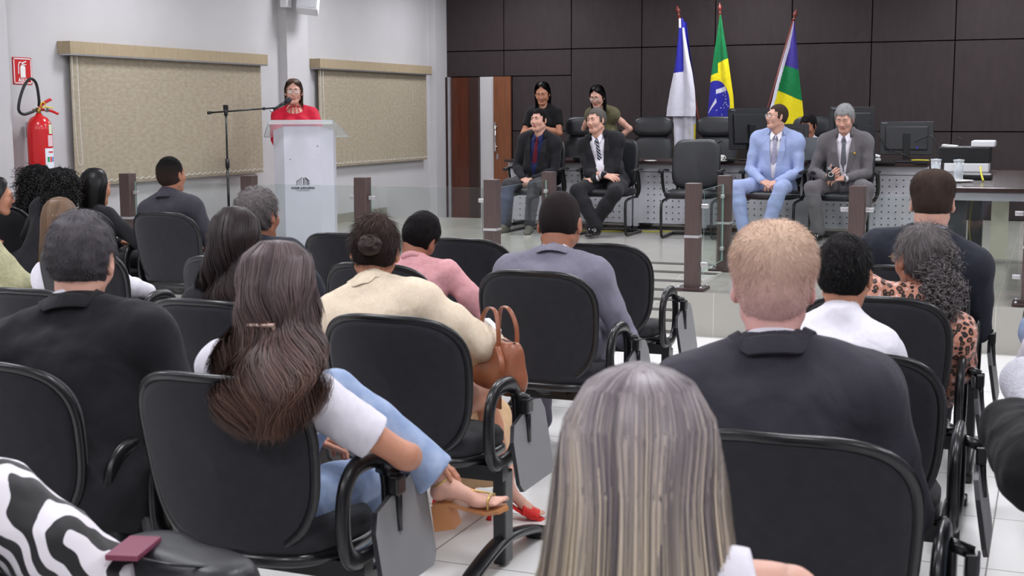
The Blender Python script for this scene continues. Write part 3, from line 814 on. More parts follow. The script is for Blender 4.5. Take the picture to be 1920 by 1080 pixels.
def hair_long(p, root, mat, prof, n=5000, seg=14, wave=.0, wfreq=3.0, phimax=105, seed=0, w=.0022, clumps=160, jit=.25, depth=.018, endj=.12, crown=(0, -.01), upright=True, curl=0.0, part=0.0, solid=.93, tip_from=.3, frizz=.003, phase=.3, zlim=None, tipvar=.5):
    """prof: rows (z, half width, back, front, cx, cy) in head space from crown to ends; strands are meridians of that envelope"""
    rg = np.random.default_rng(seed); prof = np.array(prof, float); prof[:, 0] = np.where(prof[:, 0] > 0, prof[:, 0]*1.08, prof[:, 0])
    R = p.Rh if not upright else rotm(p.hy, 0, 0)
    Th = T4(R, p.hc, p.hs); Tq = T4(p.Rh, p.hc, p.hs)
    def place(Q, t):
        k_ = smoothstep(.30, .62, t*L_top)[..., None]
        return (Q @ Tq[:3, :3].T+Tq[:3, 3])*(1-k_)+(Q @ Th[:3, :3].T+Th[:3, 3])*k_
    L = np.concatenate([[0], np.cumsum(np.linalg.norm(np.diff(prof[:, [0, 2]], axis=0), axis=1))]); L /= L[-1]
    def env(phi, t, sc=1.0):
        z, hw, bk, ft, cx, cy = [np.interp(t, L, prof[:, i]) for i in range(6)]
        lim = np.radians(phimax)+(math.pi-np.radians(phimax))*(1-smoothstep(.06, .30, t*L_top))
        ph = phi*np.minimum(1, lim/math.pi)
        c, s = np.cos(ph), np.sin(ph); dep = np.where(c > 0, bk, ft)
        return np.stack([cx+hw*s*sc, cy-dep*c*sc, np.broadcast_to(z, ph.shape)], -1)
    zz = prof[:, 0]; L_top = 1.0
    # t where hair leaves the face zone: scale by the length to eye level
    te = np.interp(-.03, zz[::-1], L[::-1]); L_top = .30/max(te, .05)
    nu, nv = 48, 40
    tt = np.linspace(0, 1, nv); ph = np.linspace(-math.pi, math.pi, nu)
    G = np.stack([env(ph, np.full(nu, t), solid) for t in tt]); tg = np.repeat(tt[:, None], nu, 1); G = place(G, tg)
    # inner core as closed shell
    G2 = place(np.stack([env(ph, np.full(nu, t), solid-.16) for t in tt]), tg)
    idx = np.arange(nu*nv).reshape(nv, nu)
    q = np.stack([idx[:-1, :-1].ravel(), idx[:-1, 1:].ravel(), idx[1:, 1:].ravel(), idx[1:, :-1].ravel()], 1); m = nu*nv
    rim = [np.stack([idx[-1, :-1], idx[-1, 1:], idx[-1, 1:]+m, idx[-1, :-1]+m], 1), np.stack([idx[:-1, 0], idx[1:, 0], idx[1:, 0]+m, idx[:-1, 0]+m], 1), np.stack([idx[:-1, -1]+m, idx[1:, -1]+m, idx[1:, -1], idx[:-1, -1]], 1)]
    FV = np.concatenate([G.reshape(-1, 3), G2.reshape(-1, 3)]); FF = np.concatenate([q, q[:, ::-1]+m]+rim)
    # strands
    cl = rg.integers(0, clumps, n); cphi = np.sort(rg.uniform(-math.pi, math.pi, clumps)); cph = rg.uniform(0, 6.28, clumps)*phase+np.linspace(0, 6.28*2, clumps)*(1-phase)
    sp = 2*math.pi/clumps
    phi0 = cphi[cl]+rg.normal(size=n)*sp*.9
    spread = rg.normal(size=n)*sp
    tl = 1-rg.random(n)*endj; ts = np.linspace(0, 1, seg)[None, :]*tl[:, None]
    dp = 1.0+.02*rg.random(n)-depth*rg.random(n)/.1
    phi = phi0[:, None]+spread[:, None]*(1-ts)*.6
    ww = wave*smoothstep(.15, .7, ts)
    phs = cph[cl][:, None]+rg.normal(size=(n, 1))*jit
    phi = phi+(ww*np.sin(wfreq*6.28*ts+phs))*9
    rad = dp[:, None]+ww*np.cos(wfreq*6.28*ts+phs)*(5.0+curl)
    z, hw, bk, ft, cx, cy = [np.interp(ts, L, prof[:, i]) for i in range(6)]
    lim = np.radians(phimax)+(math.pi-np.radians(phimax))*(1-smoothstep(.06, .30, ts*L_top)); pp = phi*np.minimum(1, lim/math.pi)
    c, s = np.cos(pp), np.sin(pp); dpp = np.where(c > 0, bk, ft)
    Pn = np.stack([cx+hw*s*rad, cy-dpp*c*rad, z], -1)
    Pn += rg.normal(size=(n, 1, 3))*frizz*ts[..., None]
    Nn = np.stack([hw*s, -dpp*c, np.maximum(z, 0)*1.1+.01], -1); Nn /= np.linalg.norm(Nn, axis=2, keepdims=True)+1e-9
    Pn = place(Pn, ts); Nn = Nn @ R.T
    W = w*(1-.75*np.clip((np.linspace(0, 1, seg)-.8)/.2, 0, 1))[None, :]*rg.uniform(.6, 1.3, (n, 1))
    Vs, Fs = ribbons(Pn, W, Nn)
    VV, F2 = merge([(FV, FF), (Vs, Fs)])
    o = mesh_np('hair', VV, F2, [mat, core_of(mat)], root, midx=np.concatenate([np.ones(len(FF), int), np.zeros(len(Fs), int)]))
    ctint = rg.random(clumps)
    st = np.clip(ctint[cl]*.65+rg.random(n)*.35, 0, 1)
    tint = np.concatenate([np.full(len(FV), .40), np.repeat(st, seg*2)])
    tf = lambda t: smoothstep(tip_from, 1.0, t)
    tip = np.concatenate([np.tile(np.repeat(tf(tt), nu), 2), np.repeat((np.clip(tf(ts)+(st[:, None]-.5)*tipvar*smoothstep(tip_from*.6, tip_from+.25, ts), 0, 1)).ravel(), 2)])
    add_attr(o, tint, tip)
    return o
def hair_curls(p, root, mat, blobs, n=1500, L=.09, r=.008, turns=3, seed=0, w=.0026, vox=.007, down=.7, amp=.006, upright=False, face=True, spread_=.5):
    """curly mass: union of ellipsoids in head space with springy locks on its surface"""
    R = rotm(p.hy, 0, 0) if upright else p.Rh
    Th = T4(R, p.hc, p.hs); cs = np.array([tp(Th, b[0]) for b in blobs]); rm = max(max(b[1]) for b in blobs)
    F = Fld(cs.min(0)-rm-.03, cs.max(0)+rm+.03, vox); F.T = Th
    for c, r_ in blobs: F.ell(c, r_, k=.03)
    F.noise(amp, 14, seed); F.noise(amp*.6, 32, seed+2)
    F.T = T4(p.Rh, p.hc, p.hs)
    if face: F.ell((0, .085, -.035), (.066, .09, .085), k=.012, op='s')
    V, f = F.nets(); rg = np.random.default_rng(seed)
    fn = np.cross(V[f[:, 1]]-V[f[:, 0]], V[f[:, 3]]-V[f[:, 0]]); A_ = np.linalg.norm(fn, axis=1); fn = fn/(A_[:, None]+1e-12)
    c0 = cs.mean(0)
    if np.median(((V[f].mean(1)-c0)*fn).sum(1)) < 0: fn = -fn
    fi = rg.choice(len(f), n, p=A_/A_.sum()); root_ = V[f[fi]].mean(1); nn = fn[fi]
    root_ -= nn*.010
    dn = Th[:3, :3] @ np.array((0, -.15, -1.0))
    d = nn*(1-down)+dn*down+rg.normal(size=nn.shape)*spread_*.4; d -= nn*np.minimum((d*nn).sum(1), 0)[:, None]; d /= np.linalg.norm(d, axis=1, keepdims=True)
    seg = 16; ts = np.linspace(0, 1, seg)[None, :]; Ls = (L*rg.uniform(.5, 1.2, n))[:, None]
    u = np.cross(d, rg.normal(size=d.shape)); u /= np.linalg.norm(u, axis=1, keepdims=True); v = np.cross(d, u)
    a = ts*turns*6.28*rg.choice([-1, 1], (n, 1))+rg.uniform(0, 6.28, (n, 1)); rr_ = r*rg.uniform(.6, 1.3, (n, 1))*np.minimum(1, ts*4+.2)
    P_ = root_[:, None, :]+d[:, None, :]*(Ls*ts)[..., None]+u[:, None, :]*(rr_*np.cos(a))[..., None]+v[:, None, :]*(rr_*np.sin(a))[..., None]
    N_ = u[:, None, :]*np.cos(a)[..., None]+v[:, None, :]*np.sin(a)[..., None]
    Vs, Fs = ribbons(P_, np.broadcast_to(w*(1-.6*ts), (n, seg)), N_+nn[:, None, :]*.6)
    VV, FF = merge([(V, f), (Vs, Fs)]); o = mesh_np('hair', VV, FF, [mat, core_of(mat)], root, midx=np.concatenate([np.ones(len(f), int), np.zeros(len(Fs), int)]))
    st = rg.random(n)
    add_attr(o, np.concatenate([np.full(len(V), .2), np.repeat(st, seg*2)]), np.concatenate([np.full(len(V), .3), np.repeat(rg.random(n), seg*2)]))
    return o
# ------------------------------------------------------------------ the room
YB = 15.81; XL = -7.4; PZ = .30
wall_m = M('wall paint', (190, 188, 190), rough=.75, var=.02, vscale=3, bump=.05, bscale=60)
def tile_mat(name, col, col2, size, grout, gw=.006, off=(0, 0), rough=.25):
    m = bpy.data.materials.new(name); m.use_nodes = True; nt = m.node_tree; b = nt.nodes['Principled BSDF']
    tc = nt.nodes.new('ShaderNodeTexCoord'); mp = nt.nodes.new('ShaderNodeMapping'); mp.inputs['Location'].default_value = (*off, 0)
    nt.links.new(tc.outputs['Object'], mp.inputs[0])
    br = nt.nodes.new('ShaderNodeTexBrick'); br.offset = 0; br.squash = 1
    br.inputs['Scale'].default_value = 1; br.inputs['Brick Width'].default_value = size; br.inputs['Row Height'].default_value = size
    br.inputs['Mortar Size'].default_value = gw/2; br.inputs['Mortar Smooth'].default_value = .2
    br.inputs['Color1'].default_value = (*srgb(col), 1); br.inputs['Color2'].default_value = (*srgb(col2), 1); br.inputs['Mortar'].default_value = (*srgb(grout), 1)
    nt.links.new(mp.outputs[0], br.inputs['Vector'])
    n = nt.nodes.new('ShaderNodeTexNoise'); n.inputs['Scale'].default_value = 3; n.inputs['Detail'].default_value = 5; nt.links.new(mp.outputs[0], n.inputs['Vector'])
    mx = nt.nodes.new('ShaderNodeMix'); mx.data_type = 'RGBA'; mx.blend_type = 'MULTIPLY'; mx.inputs[0].default_value = .12
    nt.links.new(br.outputs['Color'], mx.inputs[6]); nt.links.new(n.outputs['Fac'], mx.inputs[7]); nt.links.new(mx.outputs[2], b.inputs['Base Color'])
    b.inputs['Roughness'].default_value = rough
    bp = nt.nodes.new('ShaderNodeBump'); bp.inputs['Strength'].default_value = .25; bp.inputs['Distance'].default_value = .002; bp.invert = True
    nt.links.new(br.outputs['Fac'], bp.inputs['Height']); nt.links.new(bp.outputs[0], b.inputs['Normal'])
    return m
hall_tile = tile_mat('hall tile', (244, 242, 240), (238, 236, 234), .60, (120, 108, 98), .006, (.15, .22), .28)
stage_tile = tile_mat('stage tile', (174, 171, 164), (167, 165, 158), .60, (196, 192, 180), .006, (.3, .1), .22)
dark_panel = M('dark laminate panel', (53, 45, 46), rough=.6, spec=.25, var=.10, vscale=16, stretch=(1, 1, .25), bump=.08, bscale=120)
dark_gap = M('panel joint', (22, 17, 18), rough=.8)
ceil_m = M('ceiling paint', (225, 225, 225), rough=.9)
skirt_m = M('skirting tile', (150, 148, 138), rough=.3, var=.05)
def struct(name, mb, m, **k): return tag(mb.build(name, m, **k), kind='structure')
struct('floor', MB().box((-1.45, 6.4, -.05), (12.4, 19.4, .1)), hall_tile)
struct('ceiling', MB().box((-1.45, 6.4, CEIL+.05), (12.4, 19.4, .1)), ceil_m)
struct('wall_left', MB().box((XL-.1, 6.4, 1.6), (.2, 19.4, 3.5)), wall_m)
struct('wall_right', MB().box((4.6, 6.4, 1.6), (.2, 19.4, 3.5)), wall_m)
struct('wall_rear', MB().box((-1.45, -3.1, 1.6), (12.4, .2, 3.5)), wall_m)
struct('pillar', MB().box((XL+.05, 12.12, 1.65), (.10, .42, 3.3)), wall_m)
struct('pillar', MB().box((XL+.05, 7.76, 1.65), (.10, .42, 3.3)), wall_m)
struct('pillar', MB().box((XL+.045, 15.635, 1.65), (.09, .34, 3.3)), wall_m)
# dark panelled back wall with its doorway: opening X -7.36..-6.41, z 0..1.97
w = MB(); w.box((-1.45, YB+.14, 1.6), (12.4, .1, 3.5)); struct('wall_back', w, dark_gap)
px = [-7.38, -6.52]+[-6.52+.905*i for i in range(1, 14)]
w = MB()
zs = [(PZ+.0, 1.285), (1.285, 2.295), (2.295, 3.25)]
for i in range(len(px)-1):
    for z0, z1 in zs:
        a, b = px[i], px[i+1]
        if z0 < 1.2:
            if b <= -6.4: continue
            if a < -6.41: a = -6.41
        if z0 == 1.285 and b <= -6.4: z0 = 1.972
        if z0 == 1.285 and a < -6.5:
            w.box(((-6.404+b)/2, YB+.04, 1.629), (b+6.404-.006, .08, .676))
            z0 = 1.972
        g = .006
        w.box(((a+b)/2, YB+.04, (z0+z1)/2), (b-a-2*g, .08, z1-z0-2*g), bev=.003)
struct('panel_wall', w, dark_panel)
# doorway wall, frame, doors
w = MB(); w.box((-6.74, YB+.02, .985), (.22, .06, 1.97)); struct('wall_doorway', w, wall_m)
brown = M('reddish door veneer', (78, 34, 18), rough=.35, var=.25, vscale=9, stretch=(6, 6, .35), coat=.2)
brown2 = M('sliding door veneer', (112, 66, 42), rough=.4, var=.2, vscale=9, stretch=(6, 6, .35), coat=.1)
dk = M('dark brown frame', (48, 30, 26), rough=.4)
alu = M('aluminium', (190, 190, 195), rough=.3, metal=.8)
chrome = M('chrome', (215, 215, 220), rough=.12, metal=1.0)
d = tag(empty('door_1', (-7.1, YB, 0)), kind='structure')
f = MB(); f.box((-.215, -.02, .985), (.07, .09, 1.97)); f.build('door_frame', dk, d)
f = MB(); f.box((-.16, -.04, .985), (.035, .05, 1.97)); f.build('frame_strip', alu, d)
f = MB(); f.box((-.01, .0, .985), (.26, .05, 1.96)); f.build('door_leaf', brown, d)
f = MB(); f.box((.19, -.02, .985), (.13, .10, 1.96), bev=.004); f.build('door_jamb', dk, d)
d = tag(empty('door_2', (-6.52, YB-.05, 0)), kind='structure')
f = MB(); f.box((0, 0, 1.0), (.235, .035, 1.94)); f.build('door_leaf', brown2, d)
f = MB(); f.tube([(-.08, -.055, 1.03), (-.08, -.055, 1.40)], .011, 12); f.tube([(-.08, -.055, 1.09), (-.05, 0, 1.09)], .008, 8); f.tube([(-.08, -.055, 1.34), (-.05, 0, 1.34)], .008, 8); f.build('door_handle', chrome, d)
f = MB(); f.box((-.065, -.02, .965), (.03, .012, .07), bev=.004); f.build('door_lock', chrome, d)
# platform: two wings, landing, lower passage at the back left
for nm, x0, x1, y0, y1 in (('floor_platform_left', XL, -3.8, 8.8, 14.22), ('floor_platform_middle', -3.8, -2.33, 10.55, YB), ('floor_platform_right', -2.33, 4.5, 8.8, YB), ('floor_platform_back', -5.9, -3.8, 14.22, YB)):
    struct(nm, MB().box(((x0+x1)/2, (y0+y1)/2, PZ/2), (x1-x0, y1-y0, PZ)), stage_tile)
w = MB()
V = [(-3.8, 8.8, 0), (-2.33, 8.8, 0), (-2.33, 10.55, PZ), (-3.8, 10.55, PZ), (-3.8, 8.8, -.05), (-2.33, 8.8, -.05), (-2.33, 10.55, -.05), (-3.8, 10.55, -.05)]
w.add(V, [(0, 1, 2, 3), (4, 7, 6, 5), (0, 4, 5, 1), (2, 6, 7, 3), (0, 3, 7, 4), (1, 5, 6, 2)]); struct('floor_ramp', w, stage_tile)
strip = M('anti slip tape', (84, 80, 78), rough=.9, bump=.4, bscale=500)
sl = math.atan2(PZ, 1.75)
for i in range(8):
    y = 10.50-i*.235; z = PZ*(y-8.8)/1.75
    tag(MB().box((-3.065, y, z+.002), (1.44, .05, .004), rot=Matrix.Rotation(sl, 3, 'X')).build('anti_slip_strip', strip),
        'dark grey anti slip tape strip running across the tiled ramp', 'tape strip', 'anti slip strips on the ramp')
w = MB(); w.box((XL+.007, 11.5, PZ+.05), (.014, 5.44, .10)); w.box((XL+.007, 2.9, .05), (.014, 11.8, .10)); struct('baseboard_left', w, skirt_m)
# ceiling lights (real lamps of the room)
lamp_m = M('lamp diffuser', (255, 255, 255), emit=(1, .99, 1.0), estr=6.0)
for i, (x, y) in enumerate(LAMPS):
    t = empty('ceiling_light', (x, y, CEIL), 0, 'square white recessed lamp panel in the ceiling', 'ceiling light', 'ceiling lamp panels')
    fr = MB(); fr.box((0, .31, -.012), (.66, .03, .024)); fr.box((0, -.31, -.012), (.66, .03, .024)); fr.box((.31, 0, -.012), (.03, .60, .024)); fr.box((-.31, 0, -.012), (.03, .60, .024))
    fr.build('light_frame', ceil_m, t)
    MB().box((0, 0, -.008), (.59, .59, .012)).build('diffuser', lamp_m, t)
    L = bpy.data.lights.new('lamp', 'AREA'); L.shape = 'SQUARE'; L.size = .58; L.energy = LAMP_W; L.color = LAMP_COL
    lo = bpy.data.objects.new('lamp', L); lo.location = (0, 0, -.03); link(lo, t)

# ---- blinds
blind_m = M('blind fabric', (168, 158, 140), rough=.85, col2=(154, 142, 122), vscale=16, stretch=(1, 1, 2.6), bump=.2, bscale=300, detail=6)
val_m = M('valance fabric', (164, 148, 122), rough=.8, col2=(154, 138, 112), vscale=40, stretch=(1, 1, .2), detail=4)
chain_m = M('white plastic chain', (220, 220, 215), rough=.4)
def blind(y0, y1, label, cord_near=True, z0=.935, z1=2.08, ztop=2.09):
    b = empty('vertical_blind', (XL, (y0+y1)/2, z0), 0, label, 'blind', 'vertical window blinds')
    L = y1-y0; cy = (y0+y1)/2
    m = MB(); m.box((.065, 0, ztop-z0-.045), (.13, L, .10), bev=.003); m.build('valance', val_m, b)
    m = MB(); m.box((.07, 0, ztop-z0-.10), (.12, L-.01, .012)); m.build('head_rail', alu, b)
    n = int(L/.085); m = MB()
    for i in range(n):
        y = -L/2+.08+(L-.12)*(i+.5)/n; w_ = .062; an = math.radians(7)
        hz = ztop-z0-.10
        pts = [(.062+w_*t*math.sin(an)+.004*(1-(2*t)**2), y+w_*t*2*.9*.5*1.6) for t in (-.5, -.17, .17, .5)]
        vs = [(p[0], p[1], z) for z in (0.0, hz) for p in pts]; vs += [(p[0]-.0012, p[1], z) for z in (0.0, hz) for p in pts]
        fs = [(k, k+1, 5+k, 4+k) for k in range(3)]+[(8+k, 12+k, 13+k, 9+k) for k in range(3)]+[(0, 4, 12, 8), (3, 11, 15, 7)]+[(k, 8+k, 9+k, k+1) for k in range(3)]
        m.add(vs, fs)
    m.build('slats', blind_m, b)
    m = MB(); pts = []
    for i in range(n*6+1):
        y = -L/2+.08+(L-.12)*i/(n*6); ph = (i % 6)/6
        pts.append((.078, y, .045-.018*math.sin(math.pi*ph)))
    m.tube(pts, .0028, 5)
    m.build('bottom_chain', chain_m, b)
    y = -L/2+.05
    m = MB(); m.tube(smooth_path([(.10, y, 1.05), (.10, y+.005, .5), (.10, y+.02, .22), (.10, y+.045, .18), (.10, y+.075, .22), (.10, y+.065, .5), (.10, y+.06, 1.05)], 6), .0022, 6); m.build('cord', chain_m, b)
    m = MB(); m.box((.10, y+.085, .10), (.02, .028, .06), bev=.008); m.build('cord_weight', chain_m, b)
    return b
blind(8.62, 11.50, 'long beige vertical fabric blind between the fire extinguisher and the pillar')
blind(12.52, 15.27, 'beige vertical fabric blind behind the white lectern, beside the dark panelling')

# ---- extinguisher and sign
red = M('red enamel', (196, 22, 28), rough=.22, coat=.4); blk = M('black rubber', (24, 24, 26), rough=.5); brass = M('brass', (160, 130, 70), rough=.3, metal=.9)
e = empty('fire_extinguisher', (XL+.155, 8.20, .80), math.radians(82), 'tall red fire extinguisher hung on the white wall beside the blind', 'fire extinguisher')
m = MB(); m.lathe([(.0, 0), (.075, .0), (.092, .02), (.094, .06), (.094, .60), (.088, .65), (.065, .69), (.03, .71), (.022, .725), (.0, .725)], n=32); m.build('cylinder_body', red, e)
m = MB(); m.tube([(0, 0, .715), (0, 0, .77)], .018, 14); m.tube([(0, 0, .75), (-.05, 0, .75)], .011, 10); m.build('valve', brass, e)
m = MB(); m.tube(smooth_path([(.0, -.005, .76), (.03, -.02, .80), (.085, -.05, .835)], 4), [(.012, .006)]*9, 8); m.tube(smooth_path([(.02, 0, .755), (.08, -.04, .745), (.13, -.07, .72)], 4), [(.010, .005)]*9, 8); m.build('lever_handle', red, e)
m = MB(); m.tube([(.04, -.03, .775), (.10, -.05, .765)], .005, 6); m.tube(arc((.02, -.03, .79), .022, 0, 6.28, 16), .004, 6); m.build('safety_tag', M('yellow plastic', (225, 200, 30), rough=.4), e)
m = MB(); m.tube(smooth_path([(-.02, 0, .755), (-.075, -.01, .735), (-.155, -.01, .72), (-.195, -.01, .765), (-.15, -.01, .90), (-.08, -.01, .985), (-.02, -.01, .955), (.0, -.01, .84), (.005, 0, .78)], 8), .011, 10); m.build('hose', blk, e)
m = MB(); m.tube([(.045, -.03, .75), (.045, -.045, .75)], .016, 16); m.build('gauge', chrome, e)
lab = M('label paper', (225, 228, 238), rough=.6); lab2 = M('label print', (90, 90, 110), rough=.6); labg = M('label green', (40, 150, 90), rough=.6); labr = M('label red', (205, 60, 60), rough=.6); labb = M('label blue', (60, 120, 200), rough=.6)
def curved_label(a0, a1, z0, z1, r=.0955, mat=lab, nm='label'):
    a0 -= .80; a1 -= .80
    m = MB(); m.grid(lambda u, v: (r*math.sin(a0+(a1-a0)*u), -r*math.cos(a0+(a1-a0)*u), z0+(z1-z0)*v), 12, 2); o = m.build(nm, mat, e); return o
curved_label(.45, 1.45, .20, .46); curved_label(.75, 1.35, .475, .56, mat=M('pink label', (222, 190, 196), rough=.6)); curved_label(.88, 1.30, .57, .64, mat=M('pale green label', (205, 220, 190), rough=.6))
for k, (mm, a) in enumerate(((labg, .62), (labr, .88), (labb, 1.14))): curved_label(a, a+.20, .355, .395, r=.0965, mat=mm, nm='label_print')
for k in range(5): curved_label(.58, 1.1-.06*(k % 2), .215+k*.022, .219+k*.022, r=.0965, mat=lab2, nm='label_print')
curved_label(.75, 1.3, .425, .437, r=.0965, mat=labr, nm='label_print')
# wall bracket
m = MB(); m.box((0, .115, .60), (.04, .03, .12)); m.build('wall_bracket', alu, e)
def text(body, size, mat, parent, loc, rot, ext=.001, align='CENTER', bold=0.0, name='lettering', sx=1.0):
    c = bpy.data.curves.new(name, 'FONT'); c.body = body; c.size = size; c.extrude = ext; c.align_x = align; c.offset = bold
    q = bpy.data.objects.new(name, c); COL.objects.link(q); bpy.context.view_layer.update()
    me = bpy.data.meshes.new_from_object(q.evaluated_get(bpy.context.evaluated_depsgraph_get())); bpy.data.objects.remove(q)
    me.materials.clear(); me.materials.append(mat)
    o = bpy.data.objects.new(name, me); o.location = loc; o.rotation_euler = rot; o.scale = (sx, 1, 1)
    return link(o, parent)
s = empty('fire_sign', (XL, 8.215, 1.75), 0, 'square red and white extinguisher sign on the wall reading AGUA', 'sign')
signred = M('sign red', (190, 24, 30), rough=.4); signwhite = M('sign white', (232, 230, 230), rough=.4)
m = MB(); m.box((.003, 0, .10), (.006, .205, .205)); m.build('sign_plate', signred, s)
m = MB()
for (y, z, dy, dz) in ((0, .192, .19, .008), (0, .008, .19, .008), (-.091, .1, .008, .19), (.091, .1, .008, .19)): m.box((.0075, y, z), (.003, dy, dz))
m.prism([(-.026, .05), (.026, .05), (.026, .125), (.018, .143), (-.018, .143), (-.026, .125)], .003, (.006, .002, 0), ((0, 1, 0), (0, 0, 1), (1, 0, 0)))
m.tube([(.0075, .0, .143), (.0075, .0, .162)], .006, 8); m.tube([(.0075, -.005, .160), (.0075, .038, .172)], .005, 8); m.tube([(.0075, .0, .152), (.0075, .04, .148)], .004, 8)
m.tube(smooth_path([(.0075, -.002, .160), (.0075, -.028, .165), (.0075, -.042, .145), (.0075, -.044, .10), (.0075, -.046, .075)], 4), .0045, 8)
m.build('sign_symbol', signwhite, s)
text('ÁGUA', .036, signwhite, s, (.007, 0, .018), (math.pi/2, 0, math.pi/2), bold=.0012)

# ---- wall loudspeaker
sp = empty('wall_loudspeaker', (XL+.06, 11.93, 2.50), 0, 'white box loudspeaker on a bracket high on the white pillar', 'loudspeaker')
white_p = M('white plastic', (228, 228, 232), rough=.35); grey_p = M('grey plastic', (120, 120, 125), rough=.5)
R_ = Matrix.Rotation(math.radians(-14), 3, 'X') @ Matrix.Rotation(math.radians(28), 3, 'Z')
m = MB(); m.box((.24, .10, .20), (.22, .24, .34), rot=R_, bev=.018); m.build('speaker_cabinet', white_p, sp)
m = MB(); m.box((.06, -.05, .22), (.08, .10, .28), bev=.008); m.tube([(.08, -.02, .26), (.2, .06, .2)], .018, 10); m.build('speaker_bracket', white_p, sp)
m = MB(); m.box((Vector((.24, .10, .20))+R_ @ Vector((0, -.121, 0))), (.19, .006, .30), rot=R_); m.build('speaker_grille', M('speaker cloth', (200, 200, 205), rough=.7, bump=.5, bscale=600), sp)

# ---- glass barrier
post_m = M('brown post laminate', (82, 66, 64), rough=.42, var=.12, vscale=20, stretch=(4, 4, .4)); plate_m = M('dark brown steel', (60, 42, 42), rough=.4)
silver = M('silver band', (200, 198, 200), rough=.3, metal=.5)
def glass_mat():
    if 'barrier glass' in _mc: return _mc['barrier glass']
    m = bpy.data.materials.new('barrier glass'); m.use_nodes = True; _mc['barrier glass'] = m; nt = m.node_tree; nt.nodes.clear()
    o = nt.nodes.new('ShaderNodeOutputMaterial'); t = nt.nodes.new('ShaderNodeBsdfTransparent'); t.inputs[0].default_value = (.93, .955, .94, 1)
    g = nt.nodes.new('ShaderNodeBsdfGlossy'); g.inputs['Roughness'].default_value = .02; g.inputs[0].default_value = (1, 1, 1, 1)
    lw_ = nt.nodes.new('ShaderNodeLayerWeight'); lw_.inputs[0].default_value = .5; pw = nt.nodes.new('ShaderNodeMath'); pw.operation = 'POWER'; pw.inputs[1].default_value = 3.5; nt.links.new(lw_.outputs['Facing'], pw.inputs[0])
    f = nt.nodes.new('ShaderNodeMath'); f.operation = 'MULTIPLY_ADD'; f.inputs[1].default_value = .30; f.inputs[2].default_value = .02; nt.links.new(pw.outputs[0], f.inputs[0]); mx = nt.nodes.new('ShaderNodeMixShader')
    nt.links.new(f.outputs[0], mx.inputs[0]); nt.links.new(t.outputs[0], mx.inputs[1]); nt.links.new(g.outputs[0], mx.inputs[2]); nt.links.new(mx.outputs[0], o.inputs[0])
    return m
gl_m = glass_mat(); gedge = M('glass edge', (150, 185, 178), rough=.15, spec=.6)
posts = {'A': (-2.281, 8.93, 0), 'B': (-2.335, 10.10, 0), 'C': (-1.185, 8.93, 0), 'D': (-3.80, 8.98, 0), 'E': (-3.85, 10.30, 0), 'F': (-4.87, 8.98, 0), 'G': (-5.88, 8.98, 0), 'H': (-7.05, 8.98, 0), 'I': (-.11, 8.93, 0)}
plabel = {'A': 'brown barrier post on the platform corner, its bolted foot in view beside the ramp',
          'B': 'brown barrier post beside the top of the ramp, below the empty chair', 'C': 'brown barrier post standing before the man in the grey suit with the phone',
          'D': 'brown barrier post before the seated man with the maroon tie, at the ramp entrance', 'E': 'brown barrier post behind the bowed man in the lilac-grey suit, at the ramp top',
          'F': 'brown barrier post standing alone beside the white lectern, before the plain wall', 'G': 'brown barrier post between the microphone stand and the lectern',
          'H': 'brown barrier post below the long blind, next to the man with the fade haircut', 'I': 'brown barrier post by the stacked-up black office chairs and side table'}
for k, (x, y, _) in posts.items():
    p_ = empty('barrier_post', (x, y, PZ), 0, plabel[k], 'post', 'barrier posts')
    MB().box((0, 0, .012), (.20, .20, .018), bev=.003).build('base_plate', plate_m, p_)
    for a in (-1, 1):
        for b in (-1, 1): MB().lathe([(.0, .034), (.007, .032), (.009, .026), (.009, .02)][::-1], (a*.078, b*.078, 0), 10).build('bolt', silver, p_)
    m = MB(); m.box((0, 0, .375), (.098, .098, .72), bev=.003); m.build('post_body', post_m, p_)
    m = MB(); m.box((0, 0, .372), (.101, .101, .018)); m.build('silver_band', silver, p_)
def pane(a, b, label, z0=.09, z1=.67, inset=.075):
    A, B = Vector(posts[a][:2]), Vector(posts[b][:2]); d = (B-A).normalized(); A = A+d*inset; B = B-d*inset; L = (B-A).length; c = (A+B)/2
    g = empty('glass_panel', (c.x, c.y, PZ), math.atan2(d.y, d.x), label, 'glass panel', 'barrier glass panes')
    m = MB(); m.box((0, 0, (z0+z1)/2), (L, .010, z1-z0)); o = m.build('pane', [gl_m, gedge], g)
    for f in o.data.polygons:
        if abs(f.normal.y) < .5: f.material_index = 1
    for sx in (-1, 1):
        for z in (.18, .58):
            m = MB(); m.box((sx*(L/2-.005), 0, z), (.055, .026, .030), bev=.006); m.build('clamp', silver, g)
pane('H', 'G', 'clear glass barrier pane before the long blind, by the microphone stand')
pane('G', 'F', 'clear glass barrier pane crossing in front of the white lectern')
pane('F', 'D', 'clear glass barrier pane between the lone post and the ramp, before the doorway')
pane('D', 'E', 'clear glass barrier pane along the ramp before the man with the maroon tie')
pane('A', 'B', 'clear glass barrier pane seen edge on along the ramp beside the platform corner')
pane('A', 'C', 'clear glass barrier pane in front of the man in the light blue suit')
pane('C', 'I', 'clear glass barrier pane in front of the perforated desk and side table')
